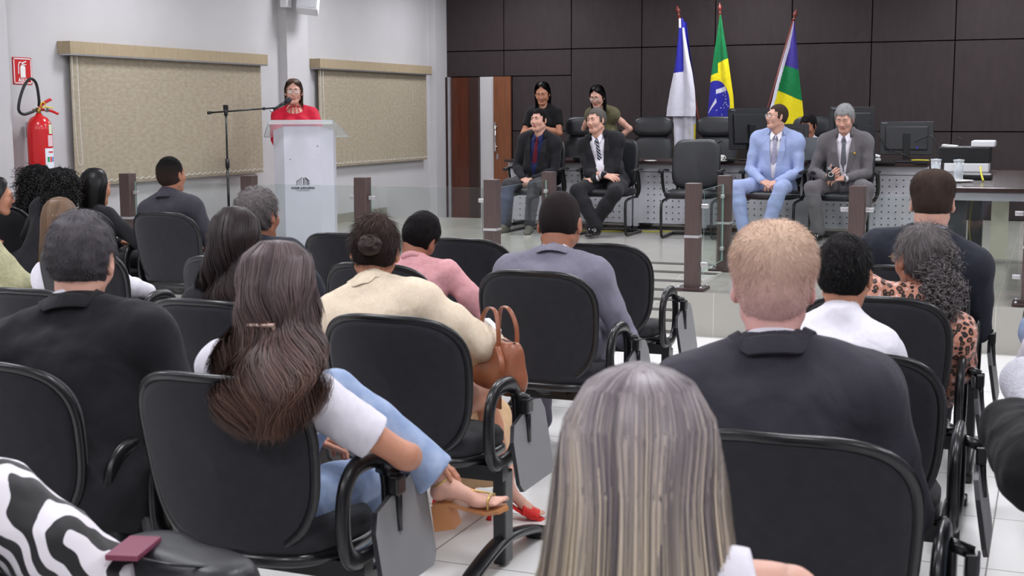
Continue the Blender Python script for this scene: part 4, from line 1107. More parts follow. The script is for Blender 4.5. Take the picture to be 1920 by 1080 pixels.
# ------------------------------------------------------------------ furniture on the platform
desk_wood = M('dark desk wood', (52, 36, 34), rough=.25, var=.2, vscale=14, stretch=(.3, 6, 6), coat=.2)
desk_grey = M('grey steel', (198, 198, 206), rough=.45, spec=.4); desk_dark = M('dark steel leg', (58, 58, 62), rough=.4)
hole = M('punched hole', (30, 30, 32), rough=.9)
def desk(x0, x1, label, yf=13.36):
    W = x1-x0; d = empty('bench_desk', ((x0+x1)/2, yf, PZ), 0, label, 'desk', 'perforated desks in one long row')
    MB().box((0, .30, .705), (W, .80, .030), bev=.004).build('worktop', desk_wood, d)
    MB().box((0, .02, .645), (W-.02, .03, .075)).build('apron', desk_grey, d)
    MB().box((0, .03, .335), (W-.08, .012, .53)).build('modesty_panel', desk_grey, d)
    m = MB(); n = int((W-.2)/.066)
    for i in range(n):
        for j in range(8):
            m.box(((i-(n-1)/2)*.066, .022, .12+j*.062), (.011, .004, .011))
    m.build('perforation', hole, d)
    for s_ in (-1, 1):
        MB().box((s_*(W/2-.025), .05, .345), (.05, .06, .69)).build('leg', desk_grey if W > .5 else desk_dark, d)
        MB().box((s_*(W/2-.025), .30, .02), (.05, .6, .03)).build('foot', desk_dark, d)
desk(-5.47, -4.08, 'long desk unit with pierced grey front behind the two dark-suited men')
desk(-4.06, -3.55+.2, 'desk unit with pierced grey front behind the empty guest chair')
desk(-3.33, -2.25, 'desk unit with pierced grey front behind the man in light blue suit')
desk(-2.23, -1.12, 'desk unit with pierced grey front carrying the two big monitors')

leather = M('black leather', (30, 31, 35), rough=.38, spec=.5, bump=.12, bscale=260); bplastic = M('black plastic', (22, 23, 26), rough=.35); bsteel = M('black steel tube', (20, 21, 24), rough=.28, spec=.6)
def pad(mb, w, h, t, c, R=None, e=3.2, curve=.0, n=18, lip=.6):
    """cushion: superellipse outline in x,z with puffed faces in y"""
    R = R or Matrix.Identity(3); c = Vector(c); N = 40; rings = []
    for k, (s_, y) in enumerate(((.0, 1), (.5, 1), (.82, .93), (.95, .72), (1.0, .30), (1.0, -.30), (.95, -.72), (.82, -.93), (.5, -1), (.0, -1))):
        ring = []
        for x, z in superellipse(w/2*max(s_, .001), h/2*max(s_, .001), e, N):
            ring.append(c+R @ Vector((x, y*t/2+curve*(x/(w/2))**2, z)))
        rings.append(ring)
    vs = [v for r_ in rings for v in r_]; fs = []
    for i in range(len(rings)-1):
        for k in range(N): l = (k+1) % N; fs.append((i*N+k, i*N+l, (i+1)*N+l, (i+1)*N+k))
    mb.add(vs, fs, smooth=True); return mb
def guest_chair(x, y, rz, label):
    """cantilever visitor chair; front is local +Y"""
    t = empty('guest_chair', (x, y, PZ), rz, label, 'chair', 'black cantilever chairs before the desk')
    m = MB(); pad(m, .50, .48, .085, (0, .02, .425), Matrix.Rotation(math.radians(90), 3, 'X'), 3.6); m.build('seat', leather, t)
    m = MB(); pad(m, .48, .50, .06, (0, -.25, .70), Matrix.Rotation(math.radians(8), 3, 'X'), 4.2, curve=.045); m.build('backrest', leather, t)
    for s_ in (-1, 1):
        m = MB(); X = s_*.245
        m.tube(smooth_path([(X*.8, -.26, .50), (X*.85, -.24, .40), (X, -.10, .375), (X, .18, .36), (X, .25, .30), (X, .235, .06), (X, .20, .018), (X, .10, .014), (X, -.24, .014), (X*.9, -.28, .014), (0, -.29, .014)], 6), .0135, 10); m.build('sled_frame', bsteel, t)
        m = MB(); m.tube(smooth_path([(s_*.25, -.10, .37), (s_*.29, -.06, .45), (s_*.295, .0, .60), (s_*.285, .03, .64)], 5), [(.012, .022)]*16, 10)
        m.tube(smooth_path([(s_*.28, -.16, .645), (s_*.295, 0, .655), (s_*.285, .14, .640)], 5), [(.014, .026)]*11, 10); m.build('armrest', bplastic, t)
    return t
PI = math.pi
guest_chair(-4.92, 12.78, PI, 'black cantilever chair holding the man in the maroon tie')
guest_chair(-4.13, 12.78, PI, 'black cantilever chair holding the man in the striped tie')
guest_chair(-3.27, 12.72, PI+.05, 'empty black leather cantilever chair standing between the seated guests')
guest_chair(-2.50, 12.85, PI, 'black cantilever chair holding the man in the light blue suit')
guest_chair(-1.82, 12.85, PI, 'black cantilever chair holding the man looking at his phone')
def judge_chair(x, y, label, z=0):
    t = empty('executive_chair', (x, y, PZ), PI, label, 'chair', 'high backed judge chairs behind the desk')
    m = MB(); pad(m, .46, .23, .13, (0, -.24, 1.05), Matrix.Rotation(math.radians(8), 3, 'X'), 3.4); m.build('headrest', leather, t)
    m = MB(); pad(m, .48, .52, .11, (0, -.20, .70), Matrix.Rotation(math.radians(8), 3, 'X'), 4); m.build('backrest', leather, t)
    m = MB()
    for k in range(-3, 4): m.tube([(k*.035, -.14+.0, .58), (k*.035, -.15, .70)], .012, 8)
    m.build('lumbar_pleats', leather, t)
    m = MB(); pad(m, .50, .48, .12, (0, .04, .46), Matrix.Rotation(math.radians(90), 3, 'X'), 3.6); m.build('seat', leather, t)
    for s_ in (-1, 1):
        m = MB(); m.tube(smooth_path([(s_*.25, -.12, .42), (s_*.29, -.1, .6), (s_*.29, .1, .66), (s_*.28, .18, .62)], 5), [(.016, .028)]*16, 10); m.build('armrest', bplastic, t)
    m = MB(); m.tube([(0, 0, .42), (0, 0, .10)], .03, 12); m.build('column', bsteel, t)
    for k in range(5):
        a = k*2*PI/5+.3; m = MB(); m.tube([(0, 0, .12), (.28*math.cos(a), .28*math.sin(a), .07)], [.026, .016], 8); l = m.build('leg', bplastic, t)
        m = MB(); m.lathe([(.0, -.012), (.026, -.012), (.028, 0), (.026, .012), (.0, .012)], (.28*math.cos(a), .28*math.sin(a), .03), 12, Matrix.Rotation(PI/2, 3, 'X')); m.build('caster', bplastic, l)
    return t
judge_chair(-5.02, 14.35, 'high backed black leather chair rising behind the man with the striped tie')
judge_chair(-4.20, 14.35, 'high backed black leather chair below the white and blue flag')
judge_chair(-3.47, 14.35, 'high backed black leather chair behind the empty guest chair, next to a monitor')

# monitors: screen faces +Y (away from the audience)
mon_m = M('monitor casing', (26, 27, 31), rough=.35); port_m = M('port plate', (110, 112, 118), rough=.5); blue_m = M('blue plug', (40, 50, 200), rough=.4)
TOP = PZ+.722
def monitor(x, y, rz, label, w=.50, h=.30, zc=.33, stand=True, tilt=6):
    t = empty('computer_monitor', (x, y, TOP), rz, label, 'monitor', 'computer monitors on the desk')
    R = Matrix.Rotation(math.radians(-tilt), 3, 'X')
    m = MB(); m.box((0, 0, zc), (w, .022, h), rot=R, bev=.005); m.box((0, -.018, zc), (w*.80, .03, h*.72), rot=R, bev=.010); m.build('monitor_casing', mon_m, t)
    m = MB(); m.box((0, .0125, zc), (w-.02, .002, h-.02), rot=R); m.build('screen', M('monitor screen', (60, 70, 90), rough=.15, emit=(.5, .6, .8), estr=.5), t)
    m = MB(); m.box((-w*.42, -.013, zc+h*.455), (.05, .003, .010), rot=R); m.build('badge', port_m, t)
    m = MB(); m.box((w*.18, -.036, zc-.06), (.05, .004, .03), rot=R); m.build('port_plate', port_m, t)
    m = MB(); m.box((w*.20, -.042, zc-.09), (.02, .016, .012), rot=R); m.build('cable_plug', blue_m, t)
    if stand:
        m = MB(); m.box((0, -.05, zc*.5+.04), (.065, .025, zc+.02), bev=.006); m.build('stand_column', mon_m, t)
        m = MB(); m.box((0, -.03, .008), (.24, .18, .014), bev=.006); m.build('stand_base', mon_m, t)
    return t
monitor(-2.905, 13.62, math.radians(42), 'black monitor turned sideways beside the man in the light blue suit', w=.48, h=.42, zc=.32)
monitor(-2.585, 13.78, math.radians(12), 'black monitor half hidden behind the shoulder of the light blue suit', w=.50, h=.30, zc=.22)
monitor(-1.90, 13.76, math.radians(25), 'tall black monitor rising behind the grey haired man with the phone', w=.46, h=.42, zc=.33)
monitor(-1.345, 13.50, math.radians(8), 'wide black monitor on a column stand, seen fully from behind', w=.50, h=.32, zc=.235)
# laptop
t = empty('laptop', (-2.14, 13.38, TOP), .1, 'open grey laptop on the desk next to the clear bottle', 'laptop')
MB().box((0, .12, .01), (.34, .24, .018), bev=.004).build('keyboard_base', port_m, t)
MB().box((0, -.03, .13), (.34, .010, .23), rot=Matrix.Rotation(math.radians(-12), 3, 'X').to_3x3(), bev=.003).build('laptop_lid', M('laptop lid', (92, 94, 100), rough=.3, metal=.5), t)
clear = M('clear plastic', (225, 232, 235), rough=.08, alpha=.35, spec=.8); water = M('water', (205, 215, 225), rough=.02, alpha=.35, spec=.9)
t = empty('gel_bottle', (-2.30, 13.20, TOP), 0, 'clear pump bottle of gel between the laptop and the grey suit', 'bottle')
MB().lathe([(.0, 0), (.030, 0), (.032, .01), (.032, .09), (.022, .11), (.013, .118), (.013, .13), (.0, .13)], n=20).build('bottle_body', clear, t)
m = MB(); m.tube([(0, 0, .125), (0, 0, .165)], .008, 8); m.tube([(0, 0, .165), (-.03, 0, .160)], .006, 8); m.build('pump', white_p, t)
# cup, saucers
china = M('white china', (228, 226, 222), rough=.2)
t = empty('coffee_cup', (-3.11, 13.22, TOP), .3, 'white coffee cup beside the sideways monitor', 'cup')
m = MB(); m.lathe([(.0, .012), (.020, .012), (.034, .03), (.042, .065), (.039, .065), (.030, .03), (.0, .018)], n=24); m.build('cup_bowl', china, t)
m = MB(); m.tube([(.038+.016*math.sin(a), 0, .04-.016*math.cos(a)) for a in [i*PI/8 for i in range(9)]], .004, 8); m.build('cup_handle', china, t)
tag(MB().lathe([(.0, 0), (.035, .0), (.070, .012), (.068, .014), (.034, .004), (.0, .004)], n=28).build('saucer', china, loc=(-3.11, 13.22, TOP)), 'white saucer holding the coffee cup', 'saucer', 'white saucers on the desk')
tag(MB().lathe([(.0, 0), (.035, .0), (.064, .010), (.062, .012), (.034, .004), (.0, .004)], n=28).build('saucer', china, loc=(-3.80, 13.10+.0, TOP)), 'empty white saucer on the bare desk top', 'saucer', 'white saucers on the desk')
# goosenecks, keyboards, cables
def gooseneck(x, y, dx, label):
    t = empty('gooseneck_microphone', (x, y, TOP), 0, label, 'microphone', 'gooseneck microphones on the desk')
    MB().box((0, 0, .018), (.09, .12, .036), bev=.01).build('base', bplastic, t)
    m = MB(); m.tube(smooth_path([(0, 0, .03), (dx*.3, .02, .14), (dx*.8, .06, .20), (dx*1.2, .12, .19)], 6), .004, 8); m.build('neck', bsteel, t)
    m = MB(); m.tube([(dx*1.2, .12, .19), (dx*1.45, .15, .183)], .009, 8); m.build('capsule', bplastic, t)
gooseneck(-4.62, 13.25, .10, 'thin black gooseneck microphone on the desk between the two dark-suited men')
gooseneck(-3.02, 13.30, -.12, 'thin black gooseneck microphone curving over the white cup')
def keyboard(x, y, rz, label):
    t = empty('keyboard', (x, y, TOP), rz, label, 'keyboard', 'keyboards on the desk')
    MB().box((0, 0, .010), (.42, .14, .018), bev=.004).build('keyboard_tray', bplastic, t)
    m = MB()
    for i in range(14):
        for j in range(5): m.box((-.185+i*.0285, -.05+j*.025, .021), (.024, .020, .006))
    m.build('keys', mon_m, t)
keyboard(-1.62, 13.20, .05, 'black keyboard on the desk below the wide monitor')
t = empty('telephone', (-1.66, 13.42, TOP), .1, 'white desk phone and handset behind the keyboard', 'telephone')
MB().box((0, 0, .02), (.18, .16, .04), bev=.008).build('telephone_base', M('pale phone plastic', (190, 192, 190), rough=.4), t)
m = MB(); m.tube(smooth_path([(-.08, 0, .055), (-.04, 0, .068), (.04, 0, .068), (.08, 0, .055)], 4), [(.014, .02)]*13, 10); m.build('handset', white_p, t)
def cable(pts, r, mat, label, cat='cable', group=None, name='cable'):
    m = MB(); m.tube(smooth_path(pts, 8), r, 6); return tag(m.build(name, mat), label, cat, group)
yel = M('yellow cable', (190, 180, 40), rough=.5)
cable([(-4.75, 13.25, PZ+.006), (-4.55, 13.1, PZ+.006), (-4.62, 12.95, PZ+.006), (-4.3, 13.02, PZ+.006), (-3.9, 13.1, PZ+.006), (-3.6, 13.2, PZ+.006)], .006, yel, 'thin yellow cable lying on the platform behind the crossed feet')
cable([(-1.75, 13.55, TOP+.36), (-1.62, 13.42, TOP+.30), (-1.50, 13.38, TOP+.14), (-1.35, 13.36, TOP+.08), (-1.20, 13.4, TOP+.01)], .005, bplastic, 'black cable sagging between the two biggest monitors')
cable([(-1.25, 13.40, TOP+.20), (-1.10, 13.32, TOP+.26), (-1.04, 13.3, TOP+.10), (-1.14, 13.25, TOP+.01)], .005, bplastic, 'black cable drooping off the wide monitor')
cable([(-4.47, 13.5, TOP), (-4.50, 13.28, TOP-.04), (-4.42, 13.26, TOP-.16), (-4.30, 13.26, TOP-.30)], .005, bplastic, 'black cable hanging down the desk front between the dark-suited men')
tag(MB().box((-1.18, 13.25, TOP+.012), (.13, .10, .022), bev=.004).build('network_switch', bplastic), 'small black network box on the desk end', 'network box')
cable([(-1.26, 13.18, TOP+.034), (-1.18, 13.17, TOP+.036), (-1.10, 13.18, TOP+.034)], .006, yel, 'short yellow lead lying on the black network box')

# side table, running away from the audience
t = empty('side_table', (-.42, 10.4, PZ), 0, 'long dark wood side table behind the glass barrier, carrying a tray and printer', 'table')
TT = PZ+.73
MB().box((-.0, 0, .715), (.74, 2.75, .030), bev=.004).build('tabletop', desk_wood, t)
MB().box((-.02, 0, .665), (.60, 2.5, .05)).build('apron', desk_grey, t)
for s_ in (-1, 1):
    MB().box((-.16, s_*1.13, .33), (.11, .11, .64)).build('leg', desk_dark, t)
    MB().box((-.16, s_*1.13, .02), (.12, .5, .03)).build('foot', desk_dark, t)
cream = M('cream panel', (206, 204, 186), rough=.5)
MB().box((.03, 1.0, .33), (.012+.12, .02, .60)).build('modesty_panel', cream, t)
# tray with two tumblers
t = empty('serving_tray', (-.66, 9.70, TT), .15, 'oval white tray holding two water tumblers on the side table', 'tray')
MB().lathe([(.0, 0), (.10, 0), (.13, .012), (.128, .015), (.098, .004), (.0, .004)], n=32).build('tray_plate', china, t).scale = (1.15, .8, 1)
tumb = M('tumbler glass', (235, 240, 245), rough=.02, alpha=.30, spec=1.0)
for (x, y, l) in ((-.765, 9.72, 'full water tumbler on the tray, farther from the short-haired man'), (-.61, 9.66, 'full water tumbler standing on the tray nearer the yellow lead')):
    t = empty('water_glass', (x, y, TT+.006), 0, l, 'glass', 'water tumblers on the tray')
    MB().lathe([(.0, 0), (.030, 0), (.034, .14), (.032, .14), (.028, .008), (.0, .008)], n=28).build('tumbler', tumb, t)
    MB().lathe([(.0, .009), (.0275, .009), (.031, .115), (.0, .115)], n=28).build('water', water, t)
    MB().lathe([(.034, .139), (.037, .141), (.037, .150), (.0, .154)][::1], n=28).build('glass_cover', M('frosted lid', (205, 210, 215), rough=.3, alpha=.6), t)
cable([(-.48, 9.9, TT+.10), (-.47, 9.8, TT+.06), (-.45, 9.72, TT+.01)], .007, yel, 'yellow lead arching beside the tray on the side table')
tag(MB().box((-.52, 10.15, TT+.02), (.22, .18, .04), bev=.01).build('cable_hub', bplastic), 'low black cable hub on the side table behind the tray', 'cable hub')
cable([(-.5, 9.6, TT-.04), (-.52, 9.58, TT-.3), (-.48, 9.55, TT-.5), (-.42, 9.5, TT-.71)], .005, M('olive cable', (120, 112, 60), rough=.5), 'olive cable hanging below the side table beside its leg')
# printer
t = empty('printer', (-.66, 11.50, TT), 0, 'black and white desk printer at the far end of the side table', 'printer')
MB().box((0, 0, .035), (.34, .30, .07), bev=.008).build('paper_drawer', white_p, t)
MB().box((-.02, .02, .135), (.40, .32, .13), bev=.010).build('printer_body', bplastic, t)
MB().box((.12, 0, .225), (.18, .30, .05), bev=.012).build('scanner_lid', white_p, t)
MB().box((-.14, .02, .205), (.12, .22, .012), rot=Matrix.Rotation(.08, 3, 'Y')).build('paper_sheets', signwhite, t)
m = MB(); m.tube(arc((-.08, .1, .24), (.018, .03), -PI/2, 1.5*PI, 16), .004, 6); m.build('power_lead', bplastic, t)
# office chairs crowded by the table
def task_chair(x, y, rz, label, h=.45):
    t = empty('office_chair', (x, y, PZ), rz, label, 'chair', 'black office chairs crowded beyond the barrier')
    m = MB(); pad(m, .46, .46, .09, (0, .02, h), Matrix.Rotation(PI/2, 3, 'X'), 3); m.build('seat', leather, t)
    m = MB(); pad(m, .42, .42, .07, (0, -.24, h+.32), Matrix.Rotation(.12, 3, 'X'), 3, curve=.03); m.build('backrest', leather, t)
    m = MB(); m.tube(smooth_path([(0, -.05, h-.06), (0, -.25, h-.04), (0, -.30, h+.2)], 5), [(.008, .03)]*11, 8); m.build('back_bar', bsteel, t)
    for s_ in (-1, 1):
        m = MB(); m.tube(smooth_path([(s_*.2, .05, h-.04), (s_*.28, .03, h), (s_*.28, .0, h+.20)], 5), [(.012, .03)]*11, 8); m.tube(smooth_path([(s_*.28, -.13, h+.21), (s_*.285, 0, h+.22), (s_*.28, .13, h+.20)], 4), [(.014, .035)]*9, 8); m.build('armrest', bplastic, t)
    m = MB(); m.tube([(0, 0, h-.04), (0, 0, .10)], .028, 12); m.build('column', bsteel, t)
    for k in range(5):
        a = k*2*PI/5+.5; m = MB(); m.tube([(0, 0, .11), (.27*math.cos(a), .27*math.sin(a), .07)], [.026, .015], 8); l = m.build('leg', bplastic, t)
        m = MB(); m.lathe([(.0, -.012), (.026, -.012), (.028, 0), (.026, .012), (.0, .012)], (.27*math.cos(a), .27*math.sin(a), .03), 12, Matrix.Rotation(PI/2, 3, 'X')); m.build('caster', bplastic, l)
task_chair(.25, 9.50, PI/2+.3, 'black office chair pushed under the side table, nearest the barrier glass', .42)
task_chair(.32, 10.60, PI/2+.2, 'black office chair with raised arms at the side of the dark table')
task_chair(.42, 11.6, PI/2-.3, 'black office chair with tall back beside the barrier post', .46)

# lectern
lw = M('lectern white', (206, 206, 218), rough=.35, var=.02)
L = empty('lectern', (-6.46, 10.80, PZ), math.radians(24), 'white six sided lectern with clear top and black court emblem', 'lectern')
poly = [(-.165, -.17), (.165, -.17), (.275, -.06), (.275, .17), (-.275, .17), (-.275, -.06)]
m = MB(); m.prism([(x*1.02, y*1.02) for x, y in poly], .03, (0, 0, 0), ((1, 0, 0), (0, 1, 0), (0, 0, 1))); m.build('plinth', desk_grey, L)
m = MB()
# sloping top: front taller line to match tray
bot = [Vector((x, y, .03)) for x, y in poly]; top = [Vector((x, y, 1.10-(y+.17)*.32)) for x, y in poly]
m.add(bot+top, [tuple(range(6))[::-1], tuple(range(6, 12))]+[(i, (i+1) % 6, 6+(i+1) % 6, 6+i) for i in range(6)]); m.build('lectern_body', lw, L)
acr = M('clear acrylic', (222, 232, 236), rough=.04, alpha=.32, spec=.9)
m = MB()
def slab(mb, q, th=.010):
    q = [Vector(v) for v in q]; n = (q[1]-q[0]).cross(q[3]-q[0]).normalized()*th
    mb.add(q+[v+n for v in q], [(0, 3, 2, 1), (4, 5, 6, 7)]+[(i, (i+1) % 4, 4+(i+1) % 4, 4+i) for i in range(4)])
slab(m, [(-.29, -.24, 1.145), (.29, -.24, 1.145), (.40, .22, .995), (-.40, .22, .995)])
slab(m, [(-.29, -.25, 1.12), (.29, -.25, 1.12), (.29, -.242, 1.155), (-.29, -.242, 1.155)], .006)
m.build('acrylic_top', acr, L)
m = MB()
for a, b in (((-.29, -.24, 1.15), (-.40, .22, 1.0)), ((.29, -.24, 1.15), (.40, .22, 1.0)), ((-.29, -.245, 1.155), (.29, -.245, 1.155)), ((-.40, .22, .998), (.40, .22, .998))):
    m.tube([a, b], .004, 6)
m.build('acrylic_edge', M('acrylic edge', (205, 215, 218), rough=.2, alpha=.8), L)
ink = M('black ink', (30, 30, 34), rough=.6)
m = MB(); zf = .565
def bar(x0, z0, x1, z1, w_=.006): m.tube([(x0, -.1725, z0), (x1, -.1725, z1)], [(w_, .002)]*2, 6)
for x, h in ((-.058, .030), (-.050, .042), (-.038, .050), (-.026, .058), (-.012, .068), (.006, .066), (.012, .066), (.022, .060), (.034, .052), (.042, .046), (.052, .036), (.058, .026)):
    m.box((x, -.1715, zf+h/2), (.0028 if x not in (.006, .042) else .005, .003, h))
m.prism([(-.060, zf+.030), (-.018, zf+.062), (-.010, zf+.074), (-.010, zf+.064), (-.058, zf+.036)], .003, (0, -.173, 0), ((1, 0, 0), (0, 0, 1), (0, 1, 0)))
m.prism([(.060, zf+.030), (.024, zf+.058), (.016, zf+.070), (.030, zf+.066), (.060, zf+.040)], .003, (0, -.173, 0), ((1, 0, 0), (0, 0, 1), (0, 1, 0)))
m.build('emblem', ink, L)
text('PODER JUDICIÁRIO', .0245, ink, L, (0, -.171, zf-.036), (PI/2, 0, 0), bold=.0009)
text('ESTADO DE RONDÔNIA', .0105, ink, L, (0, -.171, zf-.054), (PI/2, 0, 0))
m = MB(); m.box((-.11, -.171, .80), (.012, .002, .008), rot=Matrix.Rotation(.6, 3, 'Y')); m.box((.14, -.171, .92), (.010, .002, .012)); m.box((.145, -.171, .84), (.004, .002, .006)); m.build('scuff_mark', M('scuff', (120, 110, 110), rough=.8), L)
# microphone stand
t = empty('microphone_stand', (-6.80, 10.05, PZ), 0, 'black boom microphone stand reaching over to the lectern', 'microphone stand')
m = MB(); m.tube([(0, 0, .12), (0, 0, .78)], .012, 10); m.tube([(0, 0, .76), (0, 0, 1.24)], .0085, 10); m.build('pole', bsteel, t)
m = MB(); m.tube([(0, 0, .74), (0, 0, .82)], .019, 12); m.build('height_clutch', bplastic, t)
m = MB(); m.tube([(0, 0, 1.20), (0, 0, 1.26)], .017, 12); m.box((0, 0, 1.27), (.04, .03, .05), bev=.008); m.build('boom_clamp', bplastic, t)
B0 = Vector((-.16, -.05, 1.225)); B1 = Vector((.39, .21, 1.268))
m = MB(); m.tube([B0, B1], .0075, 10); m.tube([B0, B0+(B1-B0)*.06], .014, 10); m.tube([B0+(B1-B0)*.80, B0+(B1-B0)*.84], .013, 10); m.build('boom', bsteel, t)
for k in range(3):
    a = k*2*PI/3+.4; m = MB(); m.tube([(0, 0, .16), (.30*math.cos(a), .30*math.sin(a), .012)], .009, 8); m.build('leg', bsteel, t)
t = empty('microphone', (-6.80+B1.x, 10.05+B1.y, PZ+B1.z), 0, 'black handheld microphone clipped to the boom before the speaking woman', 'microphone')
d_ = Vector((.075, .14, .085)); 
m = MB(); m.tube([-d_*.25, d_*.6], [.011, .016], 14); m.build('microphone_body', mon_m, t)
m = MB(); m.tube([-d_*.38, -d_*.25], .012, 12); m.build('transmitter_end', silver, t)
m = MB(); m.ell = None
mm_ = MB(); mm_.tube([d_*.6, d_*.68, d_*.80, d_*.90, d_*.95], [.017, .024, .026, .020, .006], 16); mm_.build('microphone_head', M('mic mesh', (60, 62, 66), rough=.4, metal=.6, bump=.6, bscale=900), t)

# flags
pole_m = M('flag pole wood', (92, 34, 26), rough=.4)
def flag_pole(base, top, label):
    t = empty('flag_pole', base, 0, label, 'flag pole', 'wooden flag poles behind the desk')
    b = Vector((0, 0, 0)); T_ = Vector(top)-Vector(base)
    MB().tube([b, T_], .015, 12).build('pole', pole_m, t)
    d = T_.normalized(); q = Vector((0, 0, 1)).rotation_difference(d).to_matrix()
    MB().lathe([(.0, -.01), (.018, 0), (.018, .015), (.006, .03), (.030, .06), (.026, .075), (.0, .13)], T_, 14, q).build('finial', pole_m, t)
    MB().lathe([(.0, .0), (.11, 0), (.11, .03), (.05, .06), (.03, .12), (.0, .12)], (0, 0, 0), 20).build('base', pole_m, t)
    return t
def flag_mat(name, fn):
    """fn(nt, uv socket)-> colour socket"""
    m = bpy.data.materials.new(name); m.use_nodes = True; b = m.node_tree.nodes['Principled BSDF']; b.inputs['Roughness'].default_value = .7; b.inputs['Sheen Weight'].default_value = .2
    fn(m.node_tree, b.inputs['Base Color']); return m
def flag_cloth(name, verts_fn, nu, nv, colfn, cols, root, thick=.004):
    """grid cloth whose faces pick a colour from the flag's design by cloth coordinates"""
    V = np.array([[verts_fn(i/(nu-1), j/(nv-1)) for i in range(nu)] for j in range(nv)], float).reshape(-1, 3)
    idx = np.arange(nu*nv).reshape(nv, nu)
    F = np.stack([idx[:-1, :-1].ravel(), idx[:-1, 1:].ravel(), idx[1:, 1:].ravel(), idx[1:, :-1].ravel()], 1)
    c = np.array([colfn((i+.5)/(nu-1), (j+.5)/(nv-1)) for j in range(nv-1) for i in range(nu-1)])
    V2 = V+np.array((0, thick, 0)); FF = np.concatenate([F, F[:, ::-1]+len(V)])
    return mesh_np(name, np.concatenate([V, V2]), FF, cols, root, midx=np.concatenate([c, c]))
fblue = cloth('flag blue', (44, 44, 150), var=.08); fwhite = cloth('flag white', (205, 203, 215), var=.03); fgreen = cloth('flag green', (18, 110, 62), var=.08); fyellow = cloth('flag yellow', (222, 205, 30), var=.06)
fviolet = cloth('flag dark blue', (58, 48, 124), var=.08)
def lerp(a, b, t): return a+(b-a)*t
YF = 15.2
# outline tables: z, left x, right x ; flag hangs from the top of a leaning pole
def hang(rows, folds, ph, depth=.045, y=YF):
    rows = np.array(rows, float)[::-1]
    def fn(u, v):
        z = rows[0, 0]+(rows[-1, 0]-rows[0, 0])*v
        l = np.interp(z, rows[:, 0], rows[:, 1]); r = np.interp(z, rows[:, 0], rows[:, 2])
        a = depth*min(1, (rows[-1, 0]-z)*1.2+.15)
        return (lerp(l, r, u), y-.03+a*math.sin(u*folds*6.28+ph+z*1.2)*.5-a*.6, z)
    return fn, rows
def px2(x, y, Y=YF-.05):
    vx = (x-960)/FPX; vy = (540-y)/FPX; d = fwd+rr*vx+uu*vy; t = Y/d.y; return (d.x*t, EYE+d.z*t)
def rows_from(pix):
    out = []
    for (y, xl, xr) in pix:
        a = px2(xl, y); b = px2(xr, y); out.append(((a[1]+b[1])/2, a[0], b[0]))
    return out
def inpoly(pt, poly):
    x, y = pt; c = False; j = len(poly)-1
    for i in range(len(poly)):
        if ((poly[i][1] > y) != (poly[j][1] > y)) and x < (poly[j][0]-poly[i][0])*(y-poly[i][1])/(poly[j][1]-poly[i][1]+1e-12)+poly[i][0]: c = not c
        j = i
    return c
# white and blue flag: front fold plus the tail hanging behind it
t = empty('flag', (0, 0, 0), 0, 'blue and white flag drooping from a leaning pole, white fold lowest', 'flag', 'flags behind the desk')
fn, R1 = hang(rows_from([(34, 1272, 1280), (60, 1272, 1283), (110, 1267, 1292), (137, 1263, 1298), (170, 1256, 1303), (205, 1250, 1305), (218, 1249, 1304)]), 1.6, .5)
def c1(u, v):
    z = R1[0, 0]+(R1[-1, 0]-R1[0, 0])*v; zt = px2(1275, 137)[1]
    if z > zt+.03*u:
        if z > px2(1275, 52)[1]: return 1 if u < .5 else 0
        e = .52+.14*(z-zt)/.6
        if u < e: return 0
        return 1
    return 1
flag_cloth('flag_front', fn, 70, 260, c1, [fblue, fwhite], t)
fn, R2 = hang(rows_from([(40, 1274, 1284), (100, 1276, 1292), (150, 1270, 1300), (215, 1260, 1303), (262, 1262, 1302), (300, 1262, 1303)]), 2, 2.0, y=YF+.06)
def c2(u, v):
    z = R2[0, 0]+(R2[-1, 0]-R2[0, 0])*v
    if z > px2(1275, 160)[1]: return 0
    if u > .90 and z < px2(1300, 232)[1]: return 2
    return 1
flag_cloth('flag_tail', fn, 40, 70, c2, [fblue, fwhite, fyellow], t)
# Brazilian flag, hanging
t = empty('flag', (0, 0, 0), 0, 'green flag with yellow lozenge and starry blue globe, hanging in folds', 'flag', 'flags behind the desk')
fn, R3 = hang(rows_from([(27, 1349, 1351), (60, 1345, 1356), (100, 1339, 1363), (140, 1334, 1369), (180, 1330, 1375), (226, 1326, 1378), (300, 1326, 1378)]), 1.5, 1.2)
P3 = np.array([(27, 1349, 1351), (60, 1345, 1356), (100, 1339, 1363), (140, 1334, 1369), (180, 1330, 1375), (226, 1326, 1378), (300, 1326, 1378)], float)
zy = [(px2(1352, y)[1], y) for y in range(20, 305, 3)]; zy.sort()
def z2y(z): return np.interp(z, [a for a, b in zy], [b for a, b in zy])
stars3 = [(1360, 174), (1361, 180), (1361.5, 186), (1361, 192), (1363, 196), (1366, 199), (1358, 193), (1356, 197), (1357, 202), (1351, 202), (1344, 207), (1353, 215), (1332, 221), (1359, 171), (1356, 178)]
arc_up = [(1343, 168), (1360, 162), (1363, 170), (1343, 176)]; arc_dn = [(1327, 214), (1343, 184), (1344, 192), (1329, 212), (1327, 213)]
def c3(u, v):
    z = R3[0, 0]+(R3[-1, 0]-R3[0, 0])*v; y = z2y(z); xl = np.interp(y, P3[:, 0], P3[:, 1]); xr = np.interp(y, P3[:, 0], P3[:, 2]); x = xl+(xr-xl)*u
    if ((x-1350)/20.5)**2 < 99 and ((x-1343)/26.5)**2+((y-195)/44.0)**2 < 1 and x > 1325:
        for sx, sy in stars3:
            if (x-sx)**2+(y-sy)**2 < .85: return 1
        if inpoly((x, y), arc_up) or inpoly((x, y), arc_dn): return 1
        return 0
    if y > 118+(.0 if x > 1346 else 18)-(x-1346)*.45: return 3
    return 2
